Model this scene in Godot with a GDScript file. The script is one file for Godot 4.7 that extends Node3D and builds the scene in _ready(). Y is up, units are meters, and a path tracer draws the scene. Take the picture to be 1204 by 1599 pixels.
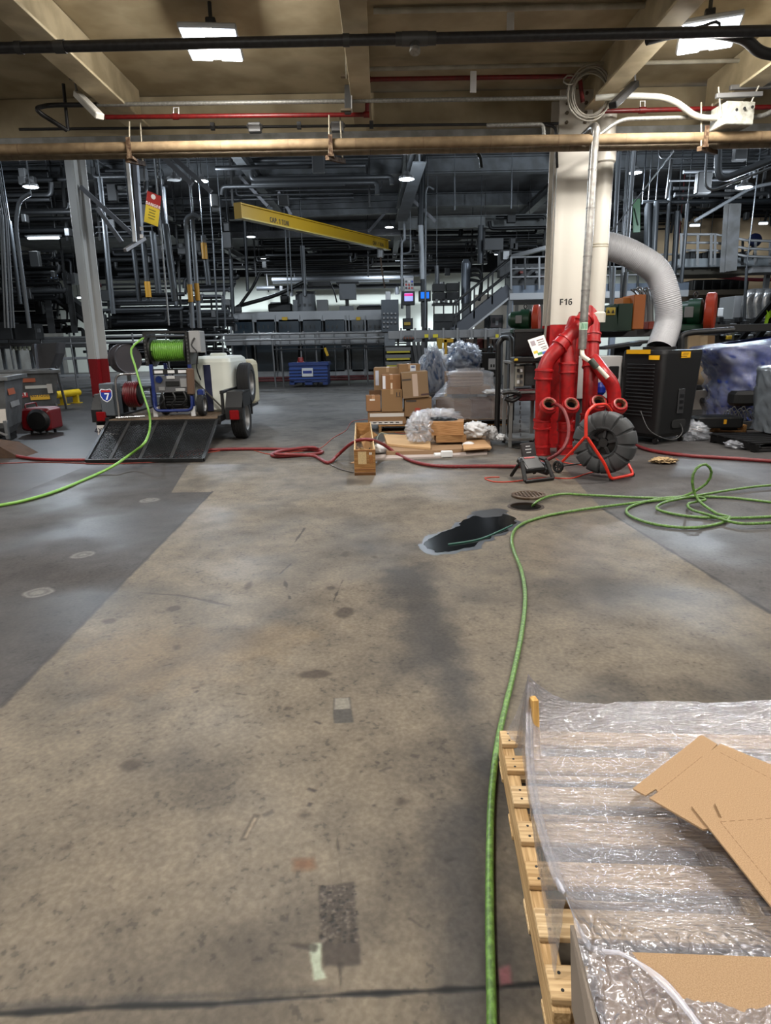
extends Node3D
# A factory hall seen from eye height: camera frame first, then helpers, then the scene in _ready().

const CAM := Vector3(0, 1.5, 0)
var B := Basis(Vector3.RIGHT, deg_to_rad(-14.65)) * Basis(Vector3.BACK, deg_to_rad(-1.1))
var M := {}
var used := {}
var rng := RandomNumberGenerator.new()

# ---------- geometry collector ----------
class G:
	var v := PackedVector3Array()
	var n := PackedVector3Array()
	var u := PackedVector2Array()
	var ix := PackedInt32Array()
	func tri(a: Vector3, b: Vector3, c: Vector3, na: Vector3, nb: Vector3, nc: Vector3, ua := Vector2(), ub := Vector2(), uc := Vector2()):
		var k := v.size()
		v.append(a); v.append(b); v.append(c)
		n.append(na); n.append(nb); n.append(nc)
		u.append(ua); u.append(ub); u.append(uc)
		ix.append(k)
		if (b - a).cross(c - a).dot(na + nb + nc) > 0.0:
			ix.append(k + 2); ix.append(k + 1)
		else:
			ix.append(k + 1); ix.append(k + 2)
	func flat(a: Vector3, b: Vector3, c: Vector3, out: Vector3):
		var nn := (b - a).cross(c - a).normalized()
		if nn.dot(out) < 0.0: nn = -nn
		tri(a, b, c, nn, nn, nn)
	func quad(a: Vector3, b: Vector3, c: Vector3, d: Vector3, out: Vector3, uv := Rect2(0, 0, 1, 1)):
		var nn := (c - a).cross(d - b).normalized()
		if nn.dot(out) < 0.0: nn = -nn
		var p := uv.position
		var e := uv.end
		tri(a, b, c, nn, nn, nn, Vector2(p.x, e.y), Vector2(e.x, e.y), Vector2(e.x, p.y))
		tri(a, c, d, nn, nn, nn, Vector2(p.x, e.y), Vector2(e.x, p.y), Vector2(p.x, p.y))
	func box(c: Vector3, s: Vector3, b := Basis(), bev := 0.0):
		var h := s * 0.5
		bev = minf(bev, minf(h.x, minf(h.y, h.z)) * 0.9)
		var ax := [Vector3(1, 0, 0), Vector3(0, 1, 0), Vector3(0, 0, 1)]
		for i in 3:
			var a: Vector3 = ax[i]
			var p: Vector3 = ax[(i + 1) % 3]
			var q: Vector3 = ax[(i + 2) % 3]
			var hp := h[(i + 1) % 3] - bev
			var hq := h[(i + 2) % 3] - bev
			for sg in [-1.0, 1.0]:
				var o = a * (h[i] * sg)
				quad(c + b * (o - p * hp - q * hq), c + b * (o + p * hp - q * hq), c + b * (o + p * hp + q * hq), c + b * (o - p * hp + q * hq), b * (a * sg))
			if bev > 0.0:
				for s1 in [-1.0, 1.0]:
					for s2 in [-1.0, 1.0]:
						var l := a * (h[i] - bev)
						var e1: Vector3 = p * (h[(i + 1) % 3] * s1) + q * (hq * s2)
						var e2: Vector3 = p * (hp * s1) + q * (h[(i + 2) % 3] * s2)
						quad(c + b * (e1 - l), c + b * (e1 + l), c + b * (e2 + l), c + b * (e2 - l), b * (p * s1 + q * s2))
		if bev > 0.0:
			for sx in [-1.0, 1.0]:
				for sy in [-1.0, 1.0]:
					for sz in [-1.0, 1.0]:
						var d := Vector3(sx, sy, sz)
						flat(c + b * (d * (h - Vector3(0, bev, bev))), c + b * (d * (h - Vector3(bev, 0, bev))), c + b * (d * (h - Vector3(bev, bev, 0))), b * d)
	func bar(a: Vector3, e: Vector3, w: float, t: float, up := Vector3.UP, bev := 0.0):
		var z := (e - a).normalized()
		if absf(z.dot(up)) > 0.98: up = Vector3.RIGHT if absf(z.x) < 0.9 else Vector3.BACK
		var x := up.cross(z).normalized()
		box((a + e) * 0.5, Vector3(w, t, a.distance_to(e)), Basis(x, z.cross(x), z), bev)
	func tube(pts: Array, r, sides := 10, caps := true, closed := false):
		var m := pts.size()
		var rings := []
		var side := Vector3()
		for i in m:
			var t: Vector3
			if closed: t = (pts[(i + 1) % m] - pts[(i + m - 1) % m]).normalized()
			else: t = (pts[mini(i + 1, m - 1)] - pts[maxi(i - 1, 0)]).normalized()
			if t == Vector3(): t = Vector3.UP
			if side == Vector3():
				side = t.cross(Vector3.UP)
				if side.length() < 0.05: side = t.cross(Vector3.RIGHT)
			side = (side - t * side.dot(t)).normalized()
			var lean := Vector3()
			if r is Array and i > 0 and i < m - 1: lean = -t * ((r[i + 1] - r[i - 1]) / maxf(pts[i + 1].distance_to(pts[i - 1]), 1e-4))
			var w := t.cross(side)
			var rr: float = r[i] if r is Array else r
			var ring := []
			for k in sides + 1:
				var an := TAU * k / sides
				ring.append([pts[i] + (side * cos(an) + w * sin(an)) * rr, (side * cos(an) + w * sin(an) + lean).normalized()])
			rings.append(ring)
		for i in (m if closed else m - 1):
			var p = rings[i]
			var q = rings[(i + 1) % m]
			for k in sides:
				tri(p[k][0], p[k + 1][0], q[k + 1][0], p[k][1], p[k + 1][1], q[k + 1][1])
				tri(p[k][0], q[k + 1][0], q[k][0], p[k][1], q[k + 1][1], q[k][1])
		if caps and not closed:
			for e in [0, m - 1]:
				var o: Vector3 = pts[e] - pts[1 if e == 0 else m - 2]
				for k in sides: flat(pts[e], rings[e][k][0], rings[e][k + 1][0], o)
	func cyl(a: Vector3, e: Vector3, r: float, sides := 14): tube([a, e], r, sides)
	func lathe(prof: Array, seg := 20, xf := Transform3D()):
		for i in prof.size() - 1:
			var p: Vector2 = prof[i]
			var q: Vector2 = prof[i + 1]
			var d := q - p
			if d.length() < 1e-6: continue
			var nn := Vector2(d.y, -d.x).normalized()
			for k in seg:
				var a := TAU * k / seg
				var b := TAU * (k + 1) / seg
				var ca := Vector3(cos(a), 0, sin(a))
				var cb := Vector3(cos(b), 0, sin(b))
				var na := xf.basis * (ca * nn.x + Vector3(0, nn.y, 0))
				var nb := xf.basis * (cb * nn.x + Vector3(0, nn.y, 0))
				var p1 := xf * (ca * p.x + Vector3(0, p.y, 0))
				var p2 := xf * (cb * p.x + Vector3(0, p.y, 0))
				var q1 := xf * (ca * q.x + Vector3(0, q.y, 0))
				var q2 := xf * (cb * q.x + Vector3(0, q.y, 0))
				if p.x > 1e-6: tri(p1, p2, q2, na, nb, nb)
				if q.x > 1e-6: tri(p1, q2, q1, na, nb, na)
	func prism(poly: PackedVector2Array, depth: float, xf := Transform3D()):
		var t := Geometry2D.triangulate_polygon(poly)
		var f := Vector3(0, 0, depth * 0.5)
		for s in [-1.0, 1.0]:
			for i in range(0, t.size(), 3):
				var q := []
				for k in 3: q.append(xf * (Vector3(poly[t[i + k]].x, poly[t[i + k]].y, 0) + f * s))
				flat(q[0], q[1], q[2], xf.basis * f * s)
		var cw := Geometry2D.is_polygon_clockwise(poly)
		for i in poly.size():
			var a := poly[i]
			var b := poly[(i + 1) % poly.size()]
			var o := Vector2(b.y - a.y, a.x - b.x) * (-1.0 if cw else 1.0)
			quad(xf * (Vector3(a.x, a.y, 0) - f), xf * (Vector3(b.x, b.y, 0) - f), xf * (Vector3(b.x, b.y, 0) + f), xf * (Vector3(a.x, a.y, 0) + f), xf.basis * Vector3(o.x, o.y, 0))
	func sheet(nu: int, nv: int, f: Callable, up := Vector3.UP, uvs := Vector2.ONE):
		var p := []
		for j in nv + 1:
			for i in nu + 1: p.append(f.call(float(i) / nu, float(j) / nv))
		var nm := []
		for j in nv + 1:
			for i in nu + 1:
				var a: Vector3 = p[j * (nu + 1) + mini(i + 1, nu)] - p[j * (nu + 1) + maxi(i - 1, 0)]
				var b: Vector3 = p[mini(j + 1, nv) * (nu + 1) + i] - p[maxi(j - 1, 0) * (nu + 1) + i]
				var q := a.cross(b).normalized()
				nm.append(-q if q.dot(up) < 0 else q)
		for j in nv:
			for i in nu:
				var a := j * (nu + 1) + i
				var c := [a, a + 1, a + nu + 2, a + nu + 1]
				var w := []
				for k in 4: w.append(Vector2((i + [0, 1, 1, 0][k]) / float(nu), (j + [0, 0, 1, 1][k]) / float(nv)) * uvs)
				tri(p[c[0]], p[c[1]], p[c[2]], nm[c[0]], nm[c[1]], nm[c[2]], w[0], w[1], w[2])
				tri(p[c[0]], p[c[2]], p[c[3]], nm[c[0]], nm[c[2]], nm[c[3]], w[0], w[2], w[3])
	func loft(rings: Array, smooth := true, caps := true):
		var m: int = rings[0].size()
		for i in rings.size() - 1:
			var c0 := Vector3()
			for p in rings[i]: c0 += p / m
			for k in m:
				var kk := (k + 1) % m
				var a: Vector3 = rings[i][k]
				var b: Vector3 = rings[i][kk]
				var c: Vector3 = rings[i + 1][kk]
				var d: Vector3 = rings[i + 1][k]
				if smooth:
					var up := (d - a)
					if up.length() < 1e-5: up = c - b
					var pa: Vector3 = (rings[i][kk] - rings[i][(k + m - 1) % m]).cross(up).normalized()
					var pb: Vector3 = (rings[i][(k + 2) % m] - a).cross(c - b if (c - b).length() > 1e-5 else up).normalized()
					if pa.dot(a - c0) < 0: pa = -pa
					if pb.dot(b - c0) < 0: pb = -pb
					tri(a, b, c, pa, pb, pb)
					tri(a, c, d, pa, pb, pa)
				else: quad(a, b, c, d, (a + b) * 0.5 - c0)
		if caps:
			for e in [0, rings.size() - 1]:
				var c0 := Vector3()
				for p in rings[e]: c0 += p / m
				var o: Vector3 = c0 - rings[1 if e == 0 else rings.size() - 2][0]
				o = rings[e][1] - rings[e][0]
				var nn = (rings[e][1] - rings[e][0]).cross(rings[e][m / 2] - rings[e][0])
				var q := Vector3()
				for p in rings[1 if e == 0 else rings.size() - 2]: q += p / m
				if nn.dot(c0 - q) < 0: nn = -nn
				for k in m: flat(c0, rings[e][k], rings[e][(k + 1) % m], nn)
	# closed lumpy shell: f(angle 0..1, height 0..1) -> point, outward normals
	func shell(nu: int, nv: int, f: Callable, mid: Vector3, uvs := Vector2.ONE):
		var p := []
		for j in nv + 1:
			for i in nu + 1: p.append(f.call(float(i % nu) / nu, float(j) / nv))
		var nm := []
		for j in nv + 1:
			for i in nu + 1:
				var ii := i % nu
				var a: Vector3 = p[j * (nu + 1) + (ii + 1) % nu] - p[j * (nu + 1) + (ii + nu - 1) % nu]
				var b: Vector3 = p[mini(j + 1, nv) * (nu + 1) + ii] - p[maxi(j - 1, 0) * (nu + 1) + ii]
				var q := a.cross(b).normalized()
				if q == Vector3(): q = Vector3.UP
				nm.append(-q if q.dot(p[j * (nu + 1) + ii] - mid) < 0 else q)
		for j in nv:
			for i in nu:
				var a := j * (nu + 1) + i
				var c := [a, a + 1, a + nu + 2, a + nu + 1]
				var w := []
				for k in 4: w.append(Vector2((i + [0, 1, 1, 0][k]) / float(nu), (j + [0, 0, 1, 1][k]) / float(nv)) * uvs)
				tri(p[c[0]], p[c[1]], p[c[2]], nm[c[0]], nm[c[1]], nm[c[2]], w[0], w[1], w[2])
				tri(p[c[0]], p[c[2]], p[c[3]], nm[c[0]], nm[c[2]], nm[c[3]], w[0], w[2], w[3])
	func mesh(shift := Vector3()) -> ArrayMesh:
		if shift != Vector3():
			for i in v.size(): v[i] -= shift
		var a := []
		a.resize(Mesh.ARRAY_MAX)
		a[Mesh.ARRAY_VERTEX] = v
		a[Mesh.ARRAY_NORMAL] = n
		a[Mesh.ARRAY_TEX_UV] = u
		a[Mesh.ARRAY_INDEX] = ix
		var m := ArrayMesh.new()
		m.add_surface_from_arrays(Mesh.PRIMITIVE_TRIANGLES, a)
		return m

# ---------- placing ----------
func ray(x: float, y: float) -> Vector3: return B * Vector3((x - 602.0) / 1000.0, -(y - 799.5) / 1000.0, -1.0)
func at(x: float, y: float, z: float) -> Vector3:   # the point z metres ahead that stands behind this spot of the photograph
	var d := ray(x, y)
	return CAM + d * (z / -d.z)
func fl(x: float, y: float, h := 0.0) -> Vector3:   # the same on a level surface
	var d := ray(x, y)
	return CAM + d * ((h - CAM.y) / d.y)
func numbered(s: String) -> String:
	used[s] = used.get(s, -1) + 1
	return s if used[s] == 0 else "%s_%03d" % [s, used[s]]
func th(called: String, label: String, cat: String, group := "", pos := Vector3(), turn := 0.0) -> Node3D:
	var o := Node3D.new()
	o.name = numbered(called)
	add_child(o)
	o.position = pos
	o.rotation.y = turn
	tag(o, label, cat, group)
	return o
func tag(o: Node, label: String, cat: String, group := ""):
	o.set_meta("label", label)
	o.set_meta("category", cat)
	if group: o.set_meta("group", group)
func put(called: String, g: G, m: Material, parent: Node = self, label := "") -> MeshInstance3D:
	var o := MeshInstance3D.new()
	if parent == self:
		var lo := g.v[0]
		var hi := g.v[0]
		for p in g.v:
			lo = lo.min(p)
			hi = hi.max(p)
		var c := (lo + hi) * 0.5
		c.y = lo.y
		o.mesh = g.mesh(c)
		o.position = c
		o.name = numbered(called)
		add_child(o)
	else:
		o.mesh = g.mesh()
		o.name = called
		parent.add_child(o, true)
	o.material_override = null
	o.mesh.surface_set_material(0, m)
	if label: o.set_meta("label", label)
	return o
func one(called: String, g: G, m: Material, label: String, cat: String, group := "") -> MeshInstance3D:
	var o := put(called, g, m)
	tag(o, label, cat, group)
	return o
func struct(called: String, g: G, m: Material) -> MeshInstance3D:
	var o := put(called, g, m)
	o.set_meta("kind", "structure")
	return o
func piece(called: String, mesh: Mesh, m: Material, parent: Node, xf: Transform3D) -> MeshInstance3D:
	var o := MeshInstance3D.new()
	o.mesh = mesh
	o.material_override = m
	o.name = called
	o.transform = xf
	parent.add_child(o, true)
	return o
func dup(root: Node3D, pos: Vector3, turn: float, label: String) -> Node3D:
	var r: Node3D = root.duplicate()
	r.name = numbered(String(root.name).rstrip("0123456789").trim_suffix("_"))
	add_child(r)
	r.position = pos
	r.rotation.y = turn
	r.set_meta("label", label)
	return r
func txt(parent: Node, s: String, h: float, pos: Vector3, b: Basis, m: Material, called := "lettering", face := "Droid Sans", deep := 0.002) -> MeshInstance3D:
	var t := TextMesh.new()
	var f := SystemFont.new()
	f.font_names = PackedStringArray([face])
	f.font_weight = 700
	t.font = f
	t.text = s
	t.font_size = 32
	t.pixel_size = h / 24.0
	t.depth = deep
	t.curve_step = 2.0
	return piece(called, t, m, parent, Transform3D(b, pos))
func settle():   # things built in world places get their node moved to their base
	for t in get_children():
		if t.get_class() != "Node3D" or t.position != Vector3() or t.rotation != Vector3(): continue
		var lo := Vector3.INF
		var hi := -Vector3.INF
		for c in t.find_children("*", "MeshInstance3D", true, false):
			var x: Transform3D = c.transform
			var p = c.get_parent()
			while p != t:
				x = p.transform * x
				p = p.get_parent()
			var bb: AABB = x * c.get_aabb()
			lo = lo.min(bb.position)
			hi = hi.max(bb.end)
		var base := Vector3((lo.x + hi.x) * 0.5, lo.y, (lo.z + hi.z) * 0.5)
		t.position = base
		for c in t.get_children(): c.position -= base
func curve(pts: Array, step := 0.12, closed := false) -> Array:   # a smooth line through points
	var out := []
	var m := pts.size()
	for i in (m if closed else m - 1):
		var p0: Vector3 = pts[(i + m - 1) % m] if closed else pts[maxi(i - 1, 0)]
		var p1: Vector3 = pts[i]
		var p2: Vector3 = pts[(i + 1) % m]
		var p3: Vector3 = pts[(i + 2) % m] if closed else pts[mini(i + 2, m - 1)]
		var k := maxi(2, int(p1.distance_to(p2) / step))
		for j in k: out.append(p1.cubic_interpolate(p2, p0, p3, float(j) / k))
	if not closed: out.append(pts[m - 1])
	return out
func bend(pts: Array, r: float, n := 6) -> Array:   # straight runs joined by round elbows
	var out := [pts[0]]
	for i in range(1, pts.size() - 1):
		var a: Vector3 = (pts[i - 1] - pts[i])
		var c: Vector3 = (pts[i + 1] - pts[i])
		var k := minf(r, minf(a.length(), c.length()) * 0.48)
		var s: Vector3 = pts[i] + a.normalized() * k
		var e: Vector3 = pts[i] + c.normalized() * k
		for j in n + 1:
			var t := float(j) / n
			out.append(s.lerp(pts[i], t).lerp(pts[i].lerp(e, t), t))
	out.append(pts[-1])
	return out
func rrect(hx: float, hz: float, r: float, y: float, xf := Transform3D(), n := 4) -> Array:   # a level rounded rectangle
	var o := []
	for q in 4:
		var c := Vector3((hx - r) * [1, -1, -1, 1][q], y, (hz - r) * [1, 1, -1, -1][q])
		for k in n + 1:
			var a := PI * 0.5 * (q + float(k) / n)
			o.append(xf * (c + Vector3(cos(a), 0, sin(a)) * r))
	return o
func face_basis(right: Vector3, up: Vector3) -> Basis:
	var x := right.normalized()
	var z := x.cross(up).normalized()
	return Basis(x, z.cross(x), z)

# ---------- materials ----------
func noise(freq: float, sd: int, oct := 4, kind := FastNoiseLite.TYPE_SIMPLEX_SMOOTH) -> FastNoiseLite:
	var f := FastNoiseLite.new()
	f.noise_type = kind
	f.seed = sd
	f.frequency = freq
	f.fractal_octaves = oct
	return f
func ntex(freq: float, sd: int, lo: Color, hi: Color, size := 256, oct := 4, normal := 0.0) -> NoiseTexture2D:
	var t := NoiseTexture2D.new()
	t.width = size
	t.height = size
	t.seamless = true
	t.noise = noise(freq, sd, oct)
	if normal > 0.0:
		t.as_normal_map = true
		t.bump_strength = normal
	else:
		var r := Gradient.new()
		r.offsets = PackedFloat32Array([0.25, 0.75])
		r.colors = PackedColorArray([lo, hi])
		t.color_ramp = r
	return t
func mt(c: Color, rough := 0.6, metal := 0.0, tex := "", scale := Vector3.ONE, spec := 0.5) -> StandardMaterial3D:
	var key := [c, rough, metal, tex, scale, spec]
	if M.has(key): return M[key]
	var m := StandardMaterial3D.new()
	m.albedo_color = c
	m.roughness = rough
	m.metallic = metal
	m.metallic_specular = spec
	if tex:
		m.albedo_texture = M[tex]
		m.uv1_triplanar = true
		m.uv1_scale = scale
	M[key] = m
	return m
func glow(c: Color, e: float) -> StandardMaterial3D:
	var m := StandardMaterial3D.new()
	m.albedo_color = c
	m.emission_enabled = true
	m.emission = c
	m.emission_energy_multiplier = e
	return m
func film(c: Color, alpha: float, rough := 0.08, bump := 1.0, uvs := Vector3(1, 1, 1), tri := false) -> StandardMaterial3D:
	var m := StandardMaterial3D.new()
	m.transparency = BaseMaterial3D.TRANSPARENCY_ALPHA
	m.albedo_color = Color(c.r, c.g, c.b, alpha)
	m.roughness = rough
	m.metallic_specular = 0.7
	m.normal_enabled = true
	m.normal_texture = M.wrinkle
	m.normal_scale = bump
	m.uv1_scale = uvs
	m.uv1_triplanar = tri
	m.cull_mode = BaseMaterial3D.CULL_DISABLED
	return m
func gr(v: float) -> Color: return Color(v, v, v)
func textures():
	M.grime = ntex(0.012, 3, Color(0.86, 0.85, 0.83), Color(1, 1, 1), 256, 5)
	M.fine = ntex(0.05, 5, Color(0.82, 0.81, 0.80), Color(1, 1, 1), 256, 4)
	M.grain = ntex(0.02, 8, Color(0.62, 0.50, 0.38), Color(1, 1, 1), 256, 5)
	M.card = ntex(0.08, 11, Color(0.90, 0.88, 0.86), Color(1, 1, 1), 256, 3)
	M.mottle = ntex(0.03, 15, Color(0.60, 0.62, 0.60), Color(1, 1, 1), 256, 5)
	M.rust = ntex(0.02, 14, Color(0.55, 0.42, 0.30), Color(1, 1, 1), 256, 5)
	# stretch film: long sharp creases along u, normals mostly tipped across them
	var W := 512
	var im := Image.create_empty(W, W, false, Image.FORMAT_L8)
	var na := noise(0.9, 21, 3)
	var nb := noise(1.0, 22, 2)
	for y in W:
		for x in W:
			var sx := sin(TAU * x / W)
			var cx := cos(TAU * x / W)
			var a := na.get_noise_3d(sx * 1.6, cx * 1.6, y * 0.085 + sx * 0.5)
			var b := 1.0 - absf(nb.get_noise_3d(sx * 2.2 + 5.0, cx * 2.2, y * 0.045 - cx * 0.6)) * 2.2
			im.set_pixel(x, y, gr(clampf(0.30 + a * 0.32 + b * b * b * 0.30, 0, 1)))
	im.bump_map_to_normal_map(5.0)
	M.wrinkle = ImageTexture.create_from_image(im)
	M.wood = ntex(0.03, 23, Color(0.80, 0.765, 0.72), Color(1, 1, 1), 256, 4)

# ---------- floor ----------
func blob(im: PackedByteArray, w: int, h: int, org: Vector2, ppm: float, poly: Array, col: Color, a: float, soft: float, rag: float, nz: FastNoiseLite):
	# tints the patch inside a ragged outline on the floor (metres)
	var q := PackedVector2Array()
	var lo := Vector2.INF
	var hi := -Vector2.INF
	for p in poly:
		var t := Vector2(p.x, p.z)
		q.append(t)
		lo = lo.min(t)
		hi = hi.max(t)
	var m := q.size()
	var x0 := clampi(int((lo.x - soft - rag - org.x) * ppm), 0, w)
	var x1 := clampi(int((hi.x + soft + rag - org.x) * ppm) + 1, 0, w)
	var y0 := clampi(int((lo.y - soft - rag - org.y) * ppm), 0, h)
	var y1 := clampi(int((hi.y + soft + rag - org.y) * ppm) + 1, 0, h)
	for y in range(y0, y1):
		for x in range(x0, x1):
			var p := Vector2(x / ppm, y / ppm) + org
			var ins := Geometry2D.is_point_in_polygon(p, q)
			var d := 1e9
			for i in m: d = minf(d, p.distance_squared_to(Geometry2D.get_closest_point_to_segment(p, q[i], q[(i + 1) % m])))
			d = sqrt(d) * (1.0 if ins else -1.0) + nz.get_noise_2d(p.x, p.y) * rag
			var k := clampf(d / soft * 0.5 + 0.5, 0.0, 1.0) * a
			if k <= 0.004: continue
			var o := (y * w + x) * 3
			im[o] = int(lerpf(im[o], col.r8, k))
			im[o + 1] = int(lerpf(im[o + 1], col.g8, k))
			im[o + 2] = int(lerpf(im[o + 2], col.b8, k))
func dot(c: Vector3, rx: float, rz := 0.0, n := 10) -> Array:
	var o := []
	if rz == 0.0: rz = rx
	for i in n: o.append(c + Vector3(cos(TAU * i / n) * rx, 0, sin(TAU * i / n) * rz))
	return o
func strip(pts: Array, w: float) -> Array:
	var a := []
	var b := []
	for i in pts.size():
		var d: Vector3 = (pts[mini(i + 1, pts.size() - 1)] - pts[maxi(i - 1, 0)]).normalized()
		var s := Vector3(-d.z, 0, d.x) * w * 0.5
		a.append(pts[i] + s)
		b.push_front(pts[i] - s)
	return a + b
func px(a: Array) -> Array:   # spots of the photograph -> floor points
	var o := []
	for i in range(0, a.size(), 2): o.append(fl(a[i], a[i + 1]))
	return o
func floor_map(w: int, h: int, org: Vector2, ppm: float, near: bool) -> ImageTexture:
	var k := 400.0 / ppm
	var n1 := noise(0.0022 * k, 31, 5).get_image(w, h).get_data()
	var n2 := noise(0.012 * k, 32, 4).get_image(w, h).get_data()
	var n3 := noise(0.10, 33, 3).get_image(w, h).get_data()
	var n4 := noise(0.0045 * k, 34, 5, FastNoiseLite.TYPE_PERLIN).get_image(w, h).get_data()
	var out := PackedByteArray()
	out.resize(w * h * 3)
	# the worn tan lane lies between two darker coatings
	var l0 := fl(0, 1103)
	var l1 := fl(332, 768)
	var l2 := fl(268, 768)
	var l3 := fl(345, 640)
	var r0 := fl(1204, 957)
	var r1 := fl(940, 795)
	var r2 := fl(905, 757)
	for y in h:
		var z := y / ppm + org.y
		var lx := l0.x + (l1.x - l0.x) * (z - l0.z) / (l1.z - l0.z) if z > l1.z else l2.x + (l3.x - l2.x) * (z - l2.z) / (l3.z - l2.z)
		var rx := r0.x + (r1.x - r0.x) * (z - r0.z) / (r1.z - r0.z) if z > r1.z else r1.x + (r2.x - r1.x) * (z - r1.z) / (r2.z - r1.z)
		var far := clampf((-z - 6.0) / 5.0, 0.0, 1.0)
		for x in w:
			var wx := x / ppm + org.x
			var i := y * w + x
			var a := n1[i] / 255.0
			var b := n2[i] / 255.0
			var c := n3[i] / 255.0
			var e := n4[i] / 255.0
			var r := 0.409
			var g := 0.374
			var bl := 0.322
			var t := clampf((0.5 - a) * 2.6, 0.0, 1.0) * 0.20 + clampf((0.44 - e) * 3.4, 0.0, 1.0) * 0.17
			if wx < lx or wx > rx:
				r = 0.300; g = 0.287; bl = 0.280
				t = t * 0.6
				if wx < lx:
					r = 0.236; g = 0.223; bl = 0.216
			else:
				r = lerpf(r, 0.375, far)
				g = lerpf(g, 0.362, far)
				bl = lerpf(bl, 0.345, far)
			var m := (1.0 - t) * (0.86 + 0.20 * b) * (0.93 + 0.14 * c)
			if c < 0.30 and b < 0.43: m *= 0.84
			out[i * 3] = int(clampf(r * m, 0, 1) * 255)
			out[i * 3 + 1] = int(clampf(g * m, 0, 1) * 255)
			out[i * 3 + 2] = int(clampf(bl * (m * 0.97 + 0.03), 0, 1) * 255)
	var z1 := noise(4.0, 41, 4)
	var dark := Color(0.17, 0.165, 0.165)
	var L := []   # outline, colour, strength, softness, raggedness
	L.append([px([600, 890, 660, 880, 700, 960, 745, 1090, 765, 1200, 735, 1190, 690, 1075, 630, 990]), dark, 0.66, 0.07, 0.07])
	L.append([px([760, 1180, 770, 1330, 850, 1599, 690, 1599, 660, 1420, 690, 1280]), dark, 0.66, 0.07, 0.09])
	L.append([px([560, 860, 660, 850, 690, 900, 590, 960]), dark, 0.30, 0.15, 0.2])
	L.append([px([820, 900, 930, 880, 1060, 930, 940, 960]), dark, 0.22, 0.2, 0.3])
	L.append([px([480, 830, 590, 820, 600, 870, 480, 880]), dark, 0.18, 0.15, 0.3])
	L.append([px([130, 1000, 300, 985, 520, 975, 400, 1040, 150, 1100]), Color(0.42, 0.34, 0.24), 0.30, 0.1, 0.2])
	L.append([strip(px([80, 1110, 210, 1060, 330, 1010, 450, 950]), 0.07), dark, 0.28, 0.06, 0.05])
	L.append([strip(px([0, 1105, 332, 767]), 0.018), Color(0.16, 0.15, 0.15), 0.75, 0.008, 0.012])
	L.append([strip(px([1204, 958, 940, 794]), 0.022), Color(0.13, 0.12, 0.12), 0.8, 0.01, 0.015])
	if near:
		L.append([strip(px([-40, 1584, 200, 1569, 330, 1566, 520, 1553, 740, 1542, 900, 1530]), 0.012), Color(0.03, 0.03, 0.03), 0.97, 0.005, 0.010])
		L.append([strip(px([-40, 1573, 330, 1553, 520, 1545]), 0.016), dark, 0.5, 0.01, 0.02])
		L.append([px([497, 1382, 552, 1376, 559, 1503, 505, 1508]), Color(0.205, 0.180, 0.160), 0.82, 0.005, 0.012])
		L.append([px([484, 1476, 498, 1474, 500, 1510, 510, 1526, 490, 1529]), Color(0.58, 0.62, 0.55), 0.85, 0.004, 0.012])
		L.append([px([776, 1512, 792, 1508, 798, 1535, 778, 1540]), Color(0.52, 0.30, 0.33), 0.7, 0.006, 0.018])
		L.append([px([520, 1090, 546, 1088, 550, 1127, 521, 1129]), Color(0.24, 0.23, 0.22), 0.85, 0.004, 0.006])
		L.append([px([522, 1090, 544, 1089, 546, 1106, 522, 1107]), Color(0.52, 0.50, 0.46), 0.7, 0.004, 0.006])
		L.append([strip(px([378, 1312, 400, 1272]), 0.020), Color(0.24, 0.21, 0.18), 0.75, 0.004, 0.004])
		L.append([strip(px([382, 1308, 398, 1277]), 0.009), Color(0.50, 0.45, 0.38), 0.8, 0.003, 0.003])
		L.append([px([455, 1340, 490, 1338, 492, 1354, 458, 1356]), Color(0.36, 0.22, 0.13), 0.6, 0.012, 0.03])
		for q in [[525, 1300, 532, 1380], [529, 1505, 532, 1560], [440, 1472, 490, 1480]]:
			L.append([strip(px(q), 0.006), Color(0.16, 0.14, 0.12), 0.7, 0.004, 0.02])
		for q in [[537, 957, 14, 10], [516, 918, 8, 3], [540, 865, 8, 5], [205, 1195, 16, 7], [105, 1322, 9, 6], [475, 1272, 10, 4], [628, 1252, 6, 4], [490, 1053, 24, 7], [272, 950, 11, 4], [560, 1155, 6, 3], [447, 1105, 3, 3], [275, 1012, 4, 3], [585, 870, 5, 2], [170, 970, 12, 4], [388, 914, 5, 6]]:
			var c0 := fl(q[0], q[1])
			L.append([dot(c0, fl(q[0] + q[2], q[1]).distance_to(c0), fl(q[0], q[1] + q[3]).distance_to(c0), 8), Color(0.20, 0.17, 0.14), 0.7, 0.012, 0.02])
		for q in [[536, 965, 540, 955], [430, 902, 455, 880], [458, 850, 475, 825], [452, 935, 444, 905], [520, 940, 535, 905]]:
			L.append([strip(px(q), 0.006), Color(0.14, 0.12, 0.11), 0.7, 0.004, 0.02])
		L.append([strip(px([215, 925, 280, 930, 360, 946]), 0.008), Color(0.18, 0.16, 0.14), 0.6, 0.005, 0.03])
		for k3 in 260:   # gravel showing in the broken patch
			var c3 := fl(rng.randf_range(500, 556), rng.randf_range(1382, 1470))
			L.append([dot(c3, rng.randf_range(0.002, 0.006), 0, 5), [Color(0.36, 0.33, 0.30), Color(0.11, 0.10, 0.09), Color(0.28, 0.25, 0.22)][k3 % 3], 0.8, 0.002, 0.003])
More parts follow.
